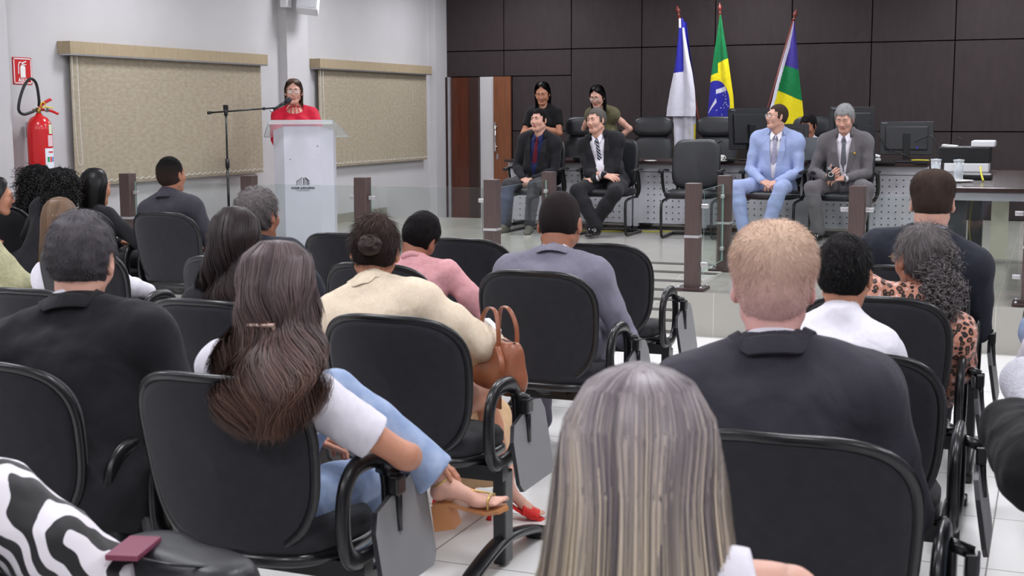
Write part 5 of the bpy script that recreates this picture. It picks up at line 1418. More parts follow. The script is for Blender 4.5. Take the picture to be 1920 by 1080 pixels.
flag_cloth('flag_front', fn, 110, 300, c3, [fblue, fwhite, fgreen, fyellow], t)
# third flag: white border by the pole, dark blue, green, yellow
t = empty('flag', (0, 0, 0), 0, 'white edged flag with blue, green and yellow fields beside the man in light blue', 'flag', 'flags behind the desk')
P4 = np.array([(40, 1487, 1489), (60, 1482, 1491), (90, 1474, 1494), (130, 1463, 1497), (165, 1454, 1501), (187, 1449, 1504), (228, 1437, 1508), (300, 1420, 1512)], float)
fn, R4 = hang(rows_from([tuple(r_) for r_ in P4]), 1.3, 2.5)
def c4(u, v):
    z = R4[0, 0]+(R4[-1, 0]-R4[0, 0])*v; y = z2y(z); xl = np.interp(y, P4[:, 0], P4[:, 1]); xr = np.interp(y, P4[:, 0], P4[:, 2]); x = xl+(xr-xl)*u
    if x-xl < 1.5+4.5*min(1, (y-40)/50): return 1
    if y < 124+(x-1470)*.33: return 0
    if y < 169+(x-1454)*.42: return 2
    return 3
flag_cloth('flag_front', fn, 70, 200, c4, [fviolet, fwhite, fgreen, fyellow], t)
def at2(x, y, Y): a = px2(x, y, Y); return (a[0], Y, a[1])
for tx, ty, bx, by, lb in ((1273, 30, 1313, 240, 'leaning wooden pole of the blue and white flag'), (1350, 26, 1356, 240, 'upright wooden pole behind the green flag with the globe'), (1488, 38, 1434, 225, 'leaning wooden pole of the white edged flag')):
    T_ = at2(tx, ty, YF); Q = at2(bx, by, YF); T_, Q = Vector(T_), Vector(Q); d = (Q-T_)/(T_.z-Q.z); Bp = T_+d*(T_.z-PZ)
    flag_pole(tuple(Bp), tuple(T_), lb)
# ------------------------------------------------------------------ audience seating
cfab = M('charcoal upholstery', (40, 40, 45), rough=.9, spec=.25, var=.10, vscale=30, sheen=.12, bump=.25, bscale=1400)
crim = M('black edge trim', (20, 20, 23), rough=.28, spec=.6); tabm = M('grey writing tablet', (128, 128, 130), rough=.5, spec=.4); tabedge = M('tablet edge', (40, 40, 44), rough=.4)
def make_chair():
    t = empty('auditorium_chair', (0, 0, 0), 0, 'chair', 'chair')
    R = Matrix.Rotation(math.radians(11), 3, 'X'); C0 = Vector((0, -.235, .645)); N = 56; W, H = .245, .235
    out = superellipse(W, H, 3.1, N, taper=.07)
    def ring(s_, y): return [C0+R @ Vector((x*s_, y+.055*(x*s_/W)**2-.012*(z*s_/H)**2, z*s_)) for x, z in out]
    m = MB(); rs = [ring(.0001, -.006), ring(.5, -.006), ring(.9, -.005), ring(.965, .0), ring(.975, .012)]
    vs = [v for r_ in rs for v in r_]; m.add(vs, [(i*N+k, (i+1)*N+k, (i+1)*N+(k+1) % N, i*N+(k+1) % N) for i in range(len(rs)-1) for k in range(N)], smooth=True)
    m.build('back_panel', cfab, t)
    m = MB(); m.tube(ring(1.0, .012), [(.016, .012)]*N, 10, closed=True); m.build('edge_trim', crim, t)
    m = MB(); rs = [ring(.985, .012), ring(.985, .035), ring(.95, .058), ring(.8, .066), ring(.4, .058), ring(.0001, .056)]
    vs = [v for r_ in rs for v in r_]; m.add(vs, [(i*N+k, (i+1)*N+k, (i+1)*N+(k+1) % N, i*N+(k+1) % N) for i in range(len(rs)-1) for k in range(N)], smooth=True)
    m.build('back_cushion', cfab, t)
    m = MB(); pad(m, .48, .47, .085, (0, .03, .425), Matrix.Rotation(math.radians(90-4), 3, 'X'), 3.2); m.build('seat', cfab, t)
    m = MB(); pad(m, .49, .48, .05, (0, .03, .385), Matrix.Rotation(math.radians(90-4), 3, 'X'), 3.2); m.build('seat_shell', crim, t)
    m = MB(); m.tube(smooth_path([(0, .0, .355), (0, -.10, .355), (0, -.135, .40), (0, -.145, .46)], 6), [(.012, .045)]*19, 10); m.build('back_bar', crim, t)
    m = MB(); m.box((0, 0, .335), (.60, .05, .05)); m.box((0, .0, .36), (.2, .24, .02)); m.build('beam', crim, t)
    m = MB(); m.box((.27, .05, .17), (.045, .075, .32), bev=.008); m.build('leg', crim, t)
    m = MB(); m.tube(smooth_path([(.27, -.27, .022), (.27, -.18, .055), (.27, .05, .09), (.27, .28, .055), (.27, .37, .022)], 6), [(.018, .032)]*25, 10); m.build('foot', crim, t)
    for y_ in (-.27, .37): MB().box((.27, y_, .020), (.07, .06, .040), bev=.01).build('foot_cap', crim, t)
    for s_ in (-1, 1):
        X = s_*.285
        L = [(X, y+.02, z+.495) for y, z in superellipse(.125, .130, 2.7, 32)]
        m = MB(); m.tube(L, [(.016, .029)]*32, 10, closed=True); m.tube([(X, .0, .37), (X*.80, .0, .365)], .016, 8); m.build('armrest', crim, t)
    m = MB(); m.tube([(.285, .09, .59), (.345, .09, .57)], .016, 8); m.tube([(.345, .09, .57), (.355, .07, .43)], .010, 8); m.box((.345, .08, .55), (.03, .05, .05), bev=.006); m.build('tablet_hinge', crim, t)
    m = MB(); poly = [(-.13, .0), (-.155, .03), (-.155, .17), (-.13, .22), (.07, .27), (.13, .26), (.155, .22), (.155, .03), (.13, .0)]
    TR = Matrix.Rotation(math.radians(-9), 3, 'Y')
    ax = (TR @ Vector((0, 1, 0)), TR @ Vector((0, 0, 1)), TR @ Vector((1, 0, 0)))
    m.prism(poly, .014, (.365, .10, .285), ax); o = m.build('writing_tablet', [tabm, tabedge], t)
    for f in o.data.polygons:
        if abs(f.normal @ ax[2]) < .7: f.material_index = 1
    return t
chair0 = make_chair(); used_chair = [False]
def chair(x, y, label, rz=0.0, group='black auditorium chairs'):
    """x, y: middle of the top edge of the back"""
    o = copy_tree(chair0) if used_chair[0] else chair0
    used_chair[0] = True
    o.location = (x+.28*math.sin(-rz)*0, y+.285, 0); o.rotation_euler = (0, 0, rz); o['label'] = label; o['group'] = group
    return o
CH = [
 (-1.91, 2.68, 'black padded chair holding the woman with wavy hair and white tee'),
 (-.47, 2.58, 'black padded chair holding the young blond man in a black suit'),
 (-2.58, 2.62, 'black padded chair holding the grey haired man in a black suit'),
 (-1.94, 3.69, 'black padded chair holding the woman in the beige jacket'),
 (-1.94, 4.96, 'black padded chair holding the bowed man in the lilac-grey suit'),
 (-.50, 3.56, 'black padded chair holding the dark haired boy in a white shirt'),
 (-.56, 4.67, 'black padded chair holding the woman in the leopard print blouse'),
 (-2.70, 3.78, 'black padded chair holding the woman with long loose dark hair'),
 (-3.51, 6.19, 'empty black chair just in front of the lectern base'),
 (-2.68, 4.98, 'black padded chair holding the person in the pink shirt'),
 (-2.78, 6.14, 'empty black chair beside the head of the pink shirted person'),
 (-2.05, 6.14, 'empty black chair in front of the bowed man, ring armrest by the ramp'),
 (-5.39, 7.15, 'black padded chair holding the man with the fade haircut'),
 (-.56, 5.65, 'black padded chair holding the short haired man in a navy suit'),
 (-6.95, 7.35, 'black padded chair beside the wall, behind the person with spectacles'),
 (-3.48, 3.80, 'black padded chair behind the girl with straight light brown hair'),
 (.20, 5.95, 'empty black chair at the frame edge near the side table'),
 (-4.38, 5.12, 'black padded chair holding the girl with straight light brown hair'),
 (-3.43, 4.98, 'black padded chair holding the curly grey haired man in a navy jacket'),
 (-6.10, 7.18, 'black padded chair holding the woman with sleek straight black hair'),
 (.38, 4.75, 'black padded chair holding the person in light blue jeans'),
 (.38, 3.62, 'black padded chair holding the person in the white textured shirt'),
 (.38, 2.68, 'black padded chair holding the person in the black long sleeved top'),
 (-.62, 1.42, 'black padded chair holding the woman with long ash blonde hair'),
 (-2.05, 1.55, 'black padded chair holding the woman in the zebra print blouse'),
]
for x, y, l in CH: chair(x, y, l)
# ------------------------------------------------------------------ the people
skA = M('skin light', (206, 158, 140), rough=.5, sss=.12, var=.04, vscale=30, bump=.06, bscale=300)
skB = M('skin medium', (186, 130, 104), rough=.5, sss=.12, var=.05, vscale=30, bump=.06, bscale=300)
skC = M('skin tan', (160, 106, 82), rough=.5, sss=.1, var=.05, vscale=30, bump=.06, bscale=300)
skD = M('skin brown', (118, 76, 58), rough=.5, sss=.08, var=.05, vscale=30)
skP = M('skin pink', (224, 176, 168), rough=.5, sss=.12, col2=(210, 150, 146), vscale=14)
lipA = M('lip', (172, 108, 98), rough=.4); lipR = M('lip dark', (140, 78, 68), rough=.45)
h_black = hair_mat('hair black', (17, 15, 16), (24, 21, 22), var=.5, rough=.34)
h_blackb = hair_mat('hair soft black', (34, 28, 28), (40, 33, 33), var=.35, rough=.5)
h_dbrown = hair_mat('hair dark brown', (42, 32, 32), (62, 46, 42), var=.4, rough=.42)
h_brownred = hair_mat('hair chestnut brown', (94, 79, 80), (96, 70, 58), var=.5, rough=.42)  # root colour greyed to paint in the sheen on the crown
h_lbrown = hair_mat('hair light brown', (112, 88, 70), (128, 92, 66), var=.3, rough=.4)
h_blond = hair_mat('hair ash blonde', (130, 120, 124), (226, 208, 176), var=.5, rough=.36)
h_ginger = hair_mat('hair cropped fair', (214, 174, 170), (200, 172, 152), var=.18, rough=.6)
h_grey = hair_mat('hair salt and pepper', (66, 62, 66), (92, 88, 92), var=.55, rough=.5)
h_grey2 = hair_mat('hair silver', (128, 128, 130), (150, 150, 152), var=.35, rough=.5)
h_grey3 = hair_mat('hair iron grey', (84, 80, 76), (98, 92, 88), var=.35, rough=.5)
h_greyc = hair_mat('hair grey wavy', (84, 78, 80), (112, 106, 106), var=.5, rough=.5)
h_sbrown = hair_mat('hair short brown', (60, 48, 43), (64, 51, 45), var=.35, rough=.6)
h_spk = hair_mat('hair speaker', (100, 78, 66), (150, 122, 94), var=.3, rough=.4)
s_black = cloth('black suiting', (30, 30, 34), col2=(34, 34, 38), vscale=200)
s_black2 = cloth('soft black suiting', (54, 52, 60), col2=(59, 57, 66), vscale=200)
s_lilac = cloth('lilac grey suiting', (122, 119, 134), col2=(130, 127, 143), vscale=150)
s_navy = cloth('dark navy suiting', (36, 38, 48), col2=(40, 42, 52), vscale=150)
s_lblue = cloth('light blue suiting', (150, 164, 206), col2=(160, 174, 214), vscale=120)
s_grey = cloth('mid grey suiting', (98, 94, 98), col2=(106, 102, 106), vscale=160)
s_char = cloth('charcoal trousers', (62, 62, 66), vscale=150)
beige = cloth('beige wool', (220, 202, 178), col2=(228, 212, 190), vscale=90); peach = cloth('peach beige crepe', (210, 172, 132), col2=(218, 182, 142), vscale=30)
white_c = cloth('white cotton', (222, 218, 228), col2=(228, 224, 234), vscale=60); dblue_c = cloth('dark blue shirt', (34, 42, 84), vscale=60)
pink_c = cloth('pink shirt', (218, 156, 162), col2=(226, 168, 172), vscale=60); crimson = cloth('crimson dress', (186, 20, 48), col2=(196, 24, 54), vscale=30, rough=.7)
blackt = cloth('black top', (20, 20, 23), vscale=60); olive = cloth('olive top', (92, 88, 64), vscale=60); lblue_shirt = cloth('striped blue shirt', (150, 152, 196), col2=(190, 190, 222), vscale=60, stretch=(1, 1, 4))
jeans = cloth('pale denim', (140, 160, 196), col2=(168, 184, 214), vscale=22, bump=.4); leather_shoe = M('black shoe leather', (20, 19, 20), rough=.22, coat=.3)
tie_m = cloth('maroon tie', (110, 28, 44), col2=(80, 20, 36), vscale=180); tie_g = cloth('grey tie', (104, 104, 114), vscale=120); tie_p = cloth('silver lilac tie', (180, 176, 196), col2=(150, 146, 172), vscale=60)
def stripes_mat(name, a, b, scale=60, rot=.7):
    m = M(name, a, rough=.6); nt = m.node_tree; bs = nt.nodes['Principled BSDF']; tc = [n for n in nt.nodes if n.type == 'TEX_COORD'][0]
    mp = nt.nodes.new('ShaderNodeMapping'); mp.inputs['Rotation'].default_value = (0, rot, 0); nt.links.new(tc.outputs['Object'], mp.inputs[0])
    w = nt.nodes.new('ShaderNodeTexWave'); w.bands_direction = 'Z'; w.inputs['Scale'].default_value = scale; nt.links.new(mp.outputs[0], w.inputs[0])
    r = nt.nodes.new('ShaderNodeValToRGB'); r.color_ramp.interpolation = 'CONSTANT'; r.color_ramp.elements[0].color = (*srgb(a), 1); r.color_ramp.elements[1].color = (*srgb(b), 1); r.color_ramp.elements[1].position = .72
    nt.links.new(w.outputs['Fac'], r.inputs[0]); nt.links.new(r.outputs[0], bs.inputs['Base Color']); return m
tie_s = stripes_mat('striped tie', (26, 30, 48), (176, 180, 190), 14, .7)
def leopard_mat():
    m = M('leopard print', (206, 146, 118), rough=.6, sheen=.2); nt = m.node_tree; bs = nt.nodes['Principled BSDF']; tc = [n for n in nt.nodes if n.type == 'TEX_COORD'][0]
    nz = nt.nodes.new('ShaderNodeTexNoise'); nz.inputs['Scale'].default_value = 22; nt.links.new(tc.outputs['Object'], nz.inputs['Vector'])
    mx = nt.nodes.new('ShaderNodeVectorMath'); mx.operation = 'MULTIPLY_ADD'; mx.inputs[1].default_value = (.022, .022, .022); nt.links.new(nz.outputs['Color'], mx.inputs[0]); nt.links.new(tc.outputs['Object'], mx.inputs[2])
    v = nt.nodes.new('ShaderNodeTexVoronoi'); v.inputs['Scale'].default_value = 46; nt.links.new(mx.outputs[0], v.inputs['Vector'])
    r = nt.nodes.new('ShaderNodeValToRGB'); cr = r.color_ramp; cr.interpolation = 'CONSTANT'
    cr.elements[0].color = (*srgb((132, 84, 62)), 1); cr.elements[0].position = 0
    cr.elements[1].color = (*srgb((30, 22, 22)), 1); cr.elements[1].position = .22
    e = cr.elements.new(.50); e.color = (*srgb((212, 146, 122)), 1); e = cr.elements.new(.78); e.color = (*srgb((232, 196, 190)), 1)
    nt.links.new(v.outputs['Distance'], r.inputs[0]); nt.links.new(r.outputs[0], bs.inputs['Base Color']); return m
def zebra_mat():
    m = M('zebra print', (225, 220, 226), rough=.55, sheen=.2); nt = m.node_tree; bs = nt.nodes['Principled BSDF']; tc = [n for n in nt.nodes if n.type == 'TEX_COORD'][0]
    mp = nt.nodes.new('ShaderNodeMapping'); mp.inputs['Rotation'].default_value = (0, math.radians(20), math.radians(5)); nt.links.new(tc.outputs['Object'], mp.inputs[0])
    w = nt.nodes.new('ShaderNodeTexWave'); w.inputs['Scale'].default_value = 11.0; w.inputs['Distortion'].default_value = 4.2; w.inputs['Detail'].default_value = 1.2; w.inputs['Detail Scale'].default_value = 1.1; w.bands_direction = 'X'
    nt.links.new(mp.outputs[0], w.inputs[0]); r = nt.nodes.new('ShaderNodeValToRGB'); r.color_ramp.interpolation = 'CONSTANT'
    r.color_ramp.elements[0].color = (*srgb((22, 20, 24)), 1); r.color_ramp.elements[1].color = (*srgb((230, 225, 232)), 1); r.color_ramp.elements[1].position = .48
    nt.links.new(w.outputs['Fac'], r.inputs[0]); nt.links.new(r.outputs[0], bs.inputs['Base Color']); return m

def HC(px_, py, Y, dz=.122):
    a = px2(px_, py, Y); return (a[0], Y, a[1]-dz)
def figure(label, loc, rz): return empty('person', loc, rz, label, 'person')
def R(d): return math.radians(d)
HOLD = {}
def person(label, loc, rz, head, skin, sex='m', face=False, hipz=.47, floor=0.0, hands=None, vh=None, vb=.014, bare_arms=0, bare_legs=0, lip=None, low_neck=False, neck=1.0, mouth_open=False, jaw=1.0, **k):
    p = solve(loc, R(rz), head, hipz=hipz, floor=floor, **k)
    root = figure(label, p.loc, p.rz)
    body_mesh(p, skin, root, sex, vh or (.004 if face else .005), vb, hands, bare_arms, bare_legs, True, lip or lipR, mouth_open, jaw, low_neck, neck)
    if floor == 0: eyes(p, root, brow=h_dbrown)
    return p, root
def shoes(p, root, mat=None, sole=None, s=.95):
    for sd in (1, -1):
        H, K, A = p.leg[sd]; shoe_mesh('shoe', A, (sd*.25, 1, 0), mat or leather_shoe, root, s, sole, vox=.009)
def suit(p, root, mat, vox=.009, sh=None, seed=0, front=False, tiem=None, tr=None, ow=.062, ob=.10, **k):
    shirt(p, root, sh or white_c, vox=vox, o=.008, seed=seed+2, sleeve=.0, hem=.0, ctop=.578 if front else .592, wings=front)
    jacket(p, root, mat, vox=vox, o=.020, seed=seed, open_w=ow if front else .055, open_bot=ob, lapel=mat if front else None, **k)
    if front: cuffs(p, root, sh or white_c)
    if tiem: tie(p, root, tiem, o=.012)
    trousers(p, root, tr or mat, seed=seed+4)
def skirt_mesh(p, root, mat, pts, name='skirt', vox=.011, seed=5, amp=.006, cut=None):
    """pts: list of (x, y, z, r, flatness) centre path in person space"""
    a = np.array([q[:3] for q in pts]); r = max(q[3] for q in pts)
    F = Fld(a.min(0)-r-.06, a.max(0)+r+.06, vox)
    for i in range(len(pts)-1):
        F.cone(pts[i][:3], pts[i+1][:3], pts[i][3], pts[i+1][3], k=.04)
    F.T = p.Tt; F.ell((0, 0, .03), (.175*p.bw, .135, .13), k=.05); F.T = np.eye(4)
    if cut: F.plane(cut, (0, 0, -1))
    F.noise(amp, 6, seed); F.noise(amp*.5, 13, seed+1)
    V, f = F.nets(); return mesh_np(name, relax(V, f, 1), f, mat, root)

# ---- 1 grey haired man in black, big in front of the camera
p, r = person('grey haired man in a black suit seen from behind, bowed beside the wavy haired woman', (-2.44, 2.86), 12, HC(150, 404, 3.05, .125), skA, vh=.0045, hs=1.06, bw=1.30, hpitch=14, hyaw=6, hroll=3, s=.98, neck=1.15, belly=.02)
hair_short(p, r, h_grey, t=.016, side_t=.010, amp=.004, nape=-.062, seed=1, vox=.0045, strands=9000, L=.022, lift=.42, w=.0010)
suit(p, r, s_black, vox=.0075, seed=11, amp=.0035); shoes(p, r)

# ---- 2 young blond man
p, r = person('young man with cropped fair hair and black suit seen straight from behind', (-.52, 2.86), 10, HC(1452, 436, 3.0, .120), skP, vh=.0045, hs=1.06, bw=1.22, hpitch=2, hyaw=2, s=1.0, neck=1.12)
hair_short(p, r, h_ginger, t=.014, side_t=.0035, amp=.0015, nape=-.038, seed=2, vox=.0045, strands=14000, L=.022, lift=.5, w=.0009, boxy=1.0)
suit(p, r, s_black2, vox=.0075, seed=21, amp=.0035, pad=.014); shoes(p, r)

# ---- 3 woman with wavy hair, white tee, jeans, crossed legs
p, r = person('woman in white tee and pale jeans, wavy brown hair held by a clip, legs crossed', (-1.93, 2.90), -6, HC(520, 462, 2.92, .126), skB, sex='f', vh=.0055, hs=1.04, bw=.93, hyaw=18, hpitch=4, s=.93,
              bare_arms=1, bare_legs=0, wr=(.30, .34, .58), pr=(1, -.3, -.3), wl=(-.05, .32, .60), fl=(.37, .38, .51), kl=(.1, .2, 1), fr=(.06, .42, .10),
              hands={1: dict(f=(.75, .5, -.25), up=(.1, .1, 1), curl=.35, spread=.25)}, hipoff=(.0, .04))
hair_long(p, r, h_brownred, [(.127, .002, .002, .002, 0, -.01), (.121, .042, .050, .055, 0, -.01), (.090, .080, .092, .08, 0, -.012), (.03, .094, .108, .085, 0, -.015), (-.03, .096, .104, .085, .004, -.015), (-.075, .086, .090, .07, .006, -.02), (-.12, .116, .092, .06, .012, -.06), (-.17, .134, .085, .05, .022, -.12), (-.205, .126, .070, .045, .030, -.185), (-.245, .105, .050, .04, .035, -.215), (-.285, .065, .035, .03, .040, -.222), (-.305, .035, .02, .02, .040, -.222)],
          n=10000, seg=28, wave=.040, wfreq=2.8, seed=3, w=.0020, clumps=110, jit=.18, depth=.014, endj=.3, frizz=.010, tip_from=.3, phase=.14)
clipm = M('hair clip', (150, 110, 96), rough=.25, metal=.5, col2=(210, 190, 180), vscale=90)
m = MB(); Th = T4(p.Rh, p.hc, p.hs)
for k in range(5): m.tube([Vector(tp(Th, (-.028+k*.014, -.118, -.060+.006*(k % 2)))), Vector(tp(Th, (-.028+k*.014, -.108, -.085)))], .006, 8)
m.tube([Vector(tp(Th, (-.034, -.121, -.064))), Vector(tp(Th, (.034, -.121, -.064)))], .006, 8); m.build('hair_clip', clipm, r)
shirt(p, r, white_c, vox=.0065, o=.013, female=True, sleeve=.33, so=.014, collar=False, hem=.06, amp=.003, seed=6, neck_r=.062, neck_low=.0)
trousers(p, r, jeans, flare=.034, end=.93, amp=.002, seed=31, o=.006, vox=.0085, top=.045)
m = MB(); H, K, A = p.leg[-1]
belt = M('tan leather belt', (178, 122, 72), rough=.5)
m = MB(); 
m.tube([Vector(tp(p.Tt, (.162*p.bw*math.cos(a), .124*math.sin(a), .035))) for a in [i*PI/16 for i in range(32)]], [(.018, .004)]*32, 8, closed=True); m.build('belt', belt, r)
def heel_foot(p, side, fdir, up, skin, root, solem, strap, heel='block', name='sandal'):
    """bare foot in a heeled shoe; A ankle"""
    A = p.leg[side][2]; T = hand_frame(A, fdir, up) @ np.diag([.86, .86, .86, 1])
    F = Fld(A-.24, A+.24, .005); F.T = T
    F.ell((0, -.020, -.030), (.028, .034, .032), k=.02); F.cone((0, 0, .0), (0, .02, -.02), .030, .031, k=.02); F.cone((0, 0, .06), (0, 0, -.005), .031, .030, k=.02)
    F.cone((0, .03, -.03), (0, .11, -.075), .029, .024, k=.02, flat=(0, 0, 1), q=1.1); F.cone((0, .11, -.078), (0, .14, -.085), .034, .030, k=.02, flat=(0, 0, 1), q=1.8)
    for k_, (x, l, rr_) in enumerate(((-.026, .040, .0105), (-.010, .036, .0082), (.004, .031, .0078), (.016, .026, .0074), (.027, .020, .0070))): F.cone((x*.9, .14, -.086), (x, .15+l, -.090), rr_, rr_*.85, k=.006)
    V, f = F.nets(); ft = mesh_np('foot', relax(V, f, 1), f, skin, root)
    pts = [(-.025, -.045, -.060), (.025, -.045, -.060), (.030, .02, -.066), (.028, .07, -.088), (.042, .13, -.106), (.036, .18, -.108), (0, .20, -.108), (-.036, .18, -.108), (-.042, .13, -.106), (-.028, .07, -.088), (-.030, .02, -.066)]
    m = MB(); n = len(pts); a = [Vector(tp(T, q)) for q in pts]; b = [Vector(tp(T, (q[0]*.95, q[1], q[2]-.012))) for q in pts]
    L, R_ = [1, 2, 3, 4, 5], [0, 10, 9, 8, 7]
    fs = []
    for i in range(4): fs += [(R_[i], L[i], L[i+1], R_[i+1]), (n+R_[i], n+R_[i+1], n+L[i+1], n+L[i])]
    fs += [(5, 6, 7), (n+5, n+7, n+6)]+[(i, (i+1) % n, n+(i+1) % n, n+i) for i in range(n)]
    m.add(a+b, fs); so = m.build(name, solem, root)
    m = MB()
    if heel == 'block':
        a = [Vector(tp(T, q)) for q in ((-.026, -.052, -.068), (.026, -.052, -.068), (.026, .008, -.072), (-.026, .008, -.072))]; b = [Vector(tp(T, q)) for q in ((-.032, -.060, -.150), (.032, -.060, -.150), (.032, .012, -.150), (-.032, .012, -.150))]
        m.add(a+b, [(0, 1, 2, 3), (7, 6, 5, 4), (0, 4, 5, 1), (1, 5, 6, 2), (2, 6, 7, 3), (3, 7, 4, 0)])
    else: m.tube([Vector(tp(T, q)) for q in ((0, -.035, -.066), (0, -.040, -.10), (0, -.042, -.150), (0, -.042, -.165))], [.020, .009, .008, .011], 10)
    m.build('heel', solem, so)
    m = MB()
    if heel == 'block':
        m.tube([Vector(tp(T, (.034*math.cos(a), .0+.034*math.sin(a), .004+.012*math.sin(a)))) for a in [i*PI/10 for i in range(20)]], .0035, 6, closed=True)
        m.tube([Vector(tp(T, q)) for q in ((-.036, .145, -.100), (-.032, .150, -.072), (0, .152, -.060), (.032, .150, -.072), (.036, .145, -.100))], .0035, 6)
        m.tube([Vector(tp(T, q)) for q in ((0, .034, .0), (0, .08, -.035), (0, .150, -.058))], .003, 6)
    else:
        for q0 in (.10, .115, .13, .145, .158): m.tube([Vector(tp(T, q)) for q in ((-.040, q0, -.108), (-.036, q0, -.078-(q0-.10)*.25), (-.018, q0, -.060-(q0-.10)*.3), (.018, q0, -.060-(q0-.10)*.3), (.036, q0, -.078-(q0-.10)*.25), (.040, q0, -.108))], [(.010, .004)]*6, 6)
    m.build('strap', strap, so)
nude = M('tan block heel', (186, 128, 84), rough=.4); gold = M('gold strap', (196, 164, 96), rough=.3, metal=.6); redl = M('red suede', (214, 40, 36), rough=.6)
heel_foot(p, -1, (.93, .12, .22), (-.22, -.1, .95), skA, r, nude, gold)
heel_foot(p, 1, (.1, 1, -.2), (0, .2, 1), skA, r, nude, gold)

# ---- 4 woman in beige with a bun
p, r = person('woman in a beige jacket with dark hair in a low bun', (-2.07, 3.95), 6, HC(703, 412, 4.18, .110), skB, sex='f', vh=.0055, hs=1.0, bw=1.0, hpitch=26, hyaw=14, hroll=4, s=.95,
              wr=(.16, .42, .64), pr=(1, -.2, -.3), wl=(-.05, .36, .62), fr=(.27, .53, .13), fl=(.0, .60, .16), bare_legs=1, aw=1.12)
hair_short(p, r, h_dbrown, t=.010, side_t=.008, amp=.0015, nape=-.055, seed=4, vox=.0045, strands=5000, L=.05, lift=.02, w=.0009, flow=(0, -.8, -.5), sideburn=False, front=.06)
Th = T4(p.Rh, p.hc, p.hs); F = Fld(tp(Th, (0, -.13, -.02))-.08, tp(Th, (0, -.13, -.02))+.08, .0045); F.T = Th; F.ell((0, -.122, -.022), (.042, .032, .040), k=.01); F.noise(.0025, 30, 3)
V, f = F.nets(); o = mesh_np('hair_bun', V, f, h_dbrown, r); add_attr(o, .3, .3)
m = MB()
for k in range(16): m.tube([Vector(tp(Th, (.040*math.cos(a+k)*(.35+.04*k), -.135-.020*math.sin(k*.4), -.022+.038*math.sin(a+k)*(.35+.04*k)))) for a in [i*.35 for i in range(10)]], .0022, 5)
o = m.build('bun_locks', h_dbrown, o); add_attr(o, .7, .6)
m = MB()
for x in (-1, 1): m.lathe([(.0, -.004), (.004, 0), (.0, .004)], Vector(tp(Th, (x*.085, .002, -.040))), 8)
shirt(p, r, peach, vox=.009, o=.008, female=True, sleeve=0, collar=False, hem=-.05)
jacket(p, r, beige, vox=.007, o=.020, female=True, seed=41, amp=.004, shoulder=.012, so=.016, sleeve=.93, hem=-.02, hemr=(.175, .14), collar_h=.016, open_w=.04)
skirt_mesh(p, r, peach, [(0, .05, .47, .16, 1), (.06, .42, .47, .15, 1), (.12, .56, .34, .15, 1), (.14, .58, .22, .16, 1)], name='long_skirt', cut=(0, 0, .13), amp=.007)
heel_foot(p, 1, (.95, .30, -.22), (0, .1, 1), skA, r, redl, redl, heel='stiletto', name='red_mule')
heel_foot(p, -1, (.5, .85, -.15), (0, .1, 1), skA, r, redl, redl, heel='stiletto', name='red_mule')

# brown handbag on her lap
bagm = M('tan leather', (140, 82, 56), rough=.35, var=.12, vscale=14, bump=.1, bscale=160); bagd = M('brown leather edge', (112, 62, 44), rough=.45)
B = at2(935, 668, 4.22)
t = empty('handbag', (B[0], B[1], B[2]-.12), R(-40), 'tan leather handbag with looped handles on the lap of the woman in beige', 'handbag')
F = Fld((-.2, -.14, -.05), (.2, .14, .3), .006)
F.cone((-.10, 0, .055), (.10, 0, .055), .055, k=.02, flat=(0, 0, 1), q=.8); F.cone((-.09, 0, .15), (.09, 0, .15), .040, k=.05, flat=(0, 0, 1), q=.9); F.plane((0, 0, .185), (0, 0, 1)); F.plane((0, 0, .0), (0, 0, -1)); F.noise(.003, 8, 4)
V, f = F.nets(); mesh_np('bag_body', relax(V, f, 1), f, bagm, t)
m = MB()
for y in (-.035, .035): m.tube(smooth_path([(-.07, y, .15), (-.065, y, .23), (-.03, y*.8, .285), (.03, y*.8, .285), (.065, y, .23), (.07, y, .15)], 6), [(.004, .009)]*31, 8)
m.build('bag_handles', bagm, t)
m = MB(); m.tube(smooth_path([(.08, -.045, .17), (.13, -.055, .12), (.12, -.06, .02)], 6), [(.003, .011)]*13, 8); m.box((.115, -.065, .0), (.05, .008, .07), bev=.003); m.build('bag_tag', bagm, t)
m = MB(); m.tube([(-.12, 0, .182), (.12, 0, .182)], .004, 8); m.build('bag_zip', M('dark zip', (60, 44, 38), rough=.5), t)
m = MB(); m.box((-.05, .0, .20), (.10, .02, .06), bev=.003, rot=Matrix.Rotation(.3, 3, 'Y')); m.build('paper_inside', signwhite, t)

# ---- 5 bowed man in lilac-grey suit
p, r = person('man in a lilac-grey suit seen from behind with his head bowed', (-1.98, 5.22), 6, HC(1050, 378, 5.52, .100), skC, hs=1.14, bw=1.15, hpitch=32, hyaw=-2, s=1.0, wr=(.18, .40, .60), wl=(-.12, .42, .60), pr=(.6, -.2, -1), neck=1.1)
hair_short(p, r, h_blackb, t=.007, side_t=.003, amp=.0008, nape=-.050, seed=5, strands=6000, L=.006, lift=.6, w=.0009)
suit(p, r, s_lilac, seed=51, amp=.004, pad=.014, vox=.008); shoes(p, r)

# ---- 6 pink shirt
p, r = person('person in a pink shirt with short black hair leaning to the side', (-2.62, 5.28), 14, HC(788, 402, 5.5, .105), skC, hs=.93, bw=.95, hpitch=30, hyaw=-14, hroll=22, s=.95, wr=(.26, .34, .50), pr=(.8, -.4, -.6), hipoff=(.03, 0))
hair_short(p, r, h_black, t=.014, side_t=.009, amp=.002, nape=-.055, seed=6, strands=6000, L=.016, lift=.3)
shirt(p, r, pink_c, vox=.008, o=.014, so=.010, sleeve=.95, seed=61, amp=.004, hem=-.08); trousers(p, r, s_navy, seed=62); shoes(p, r)

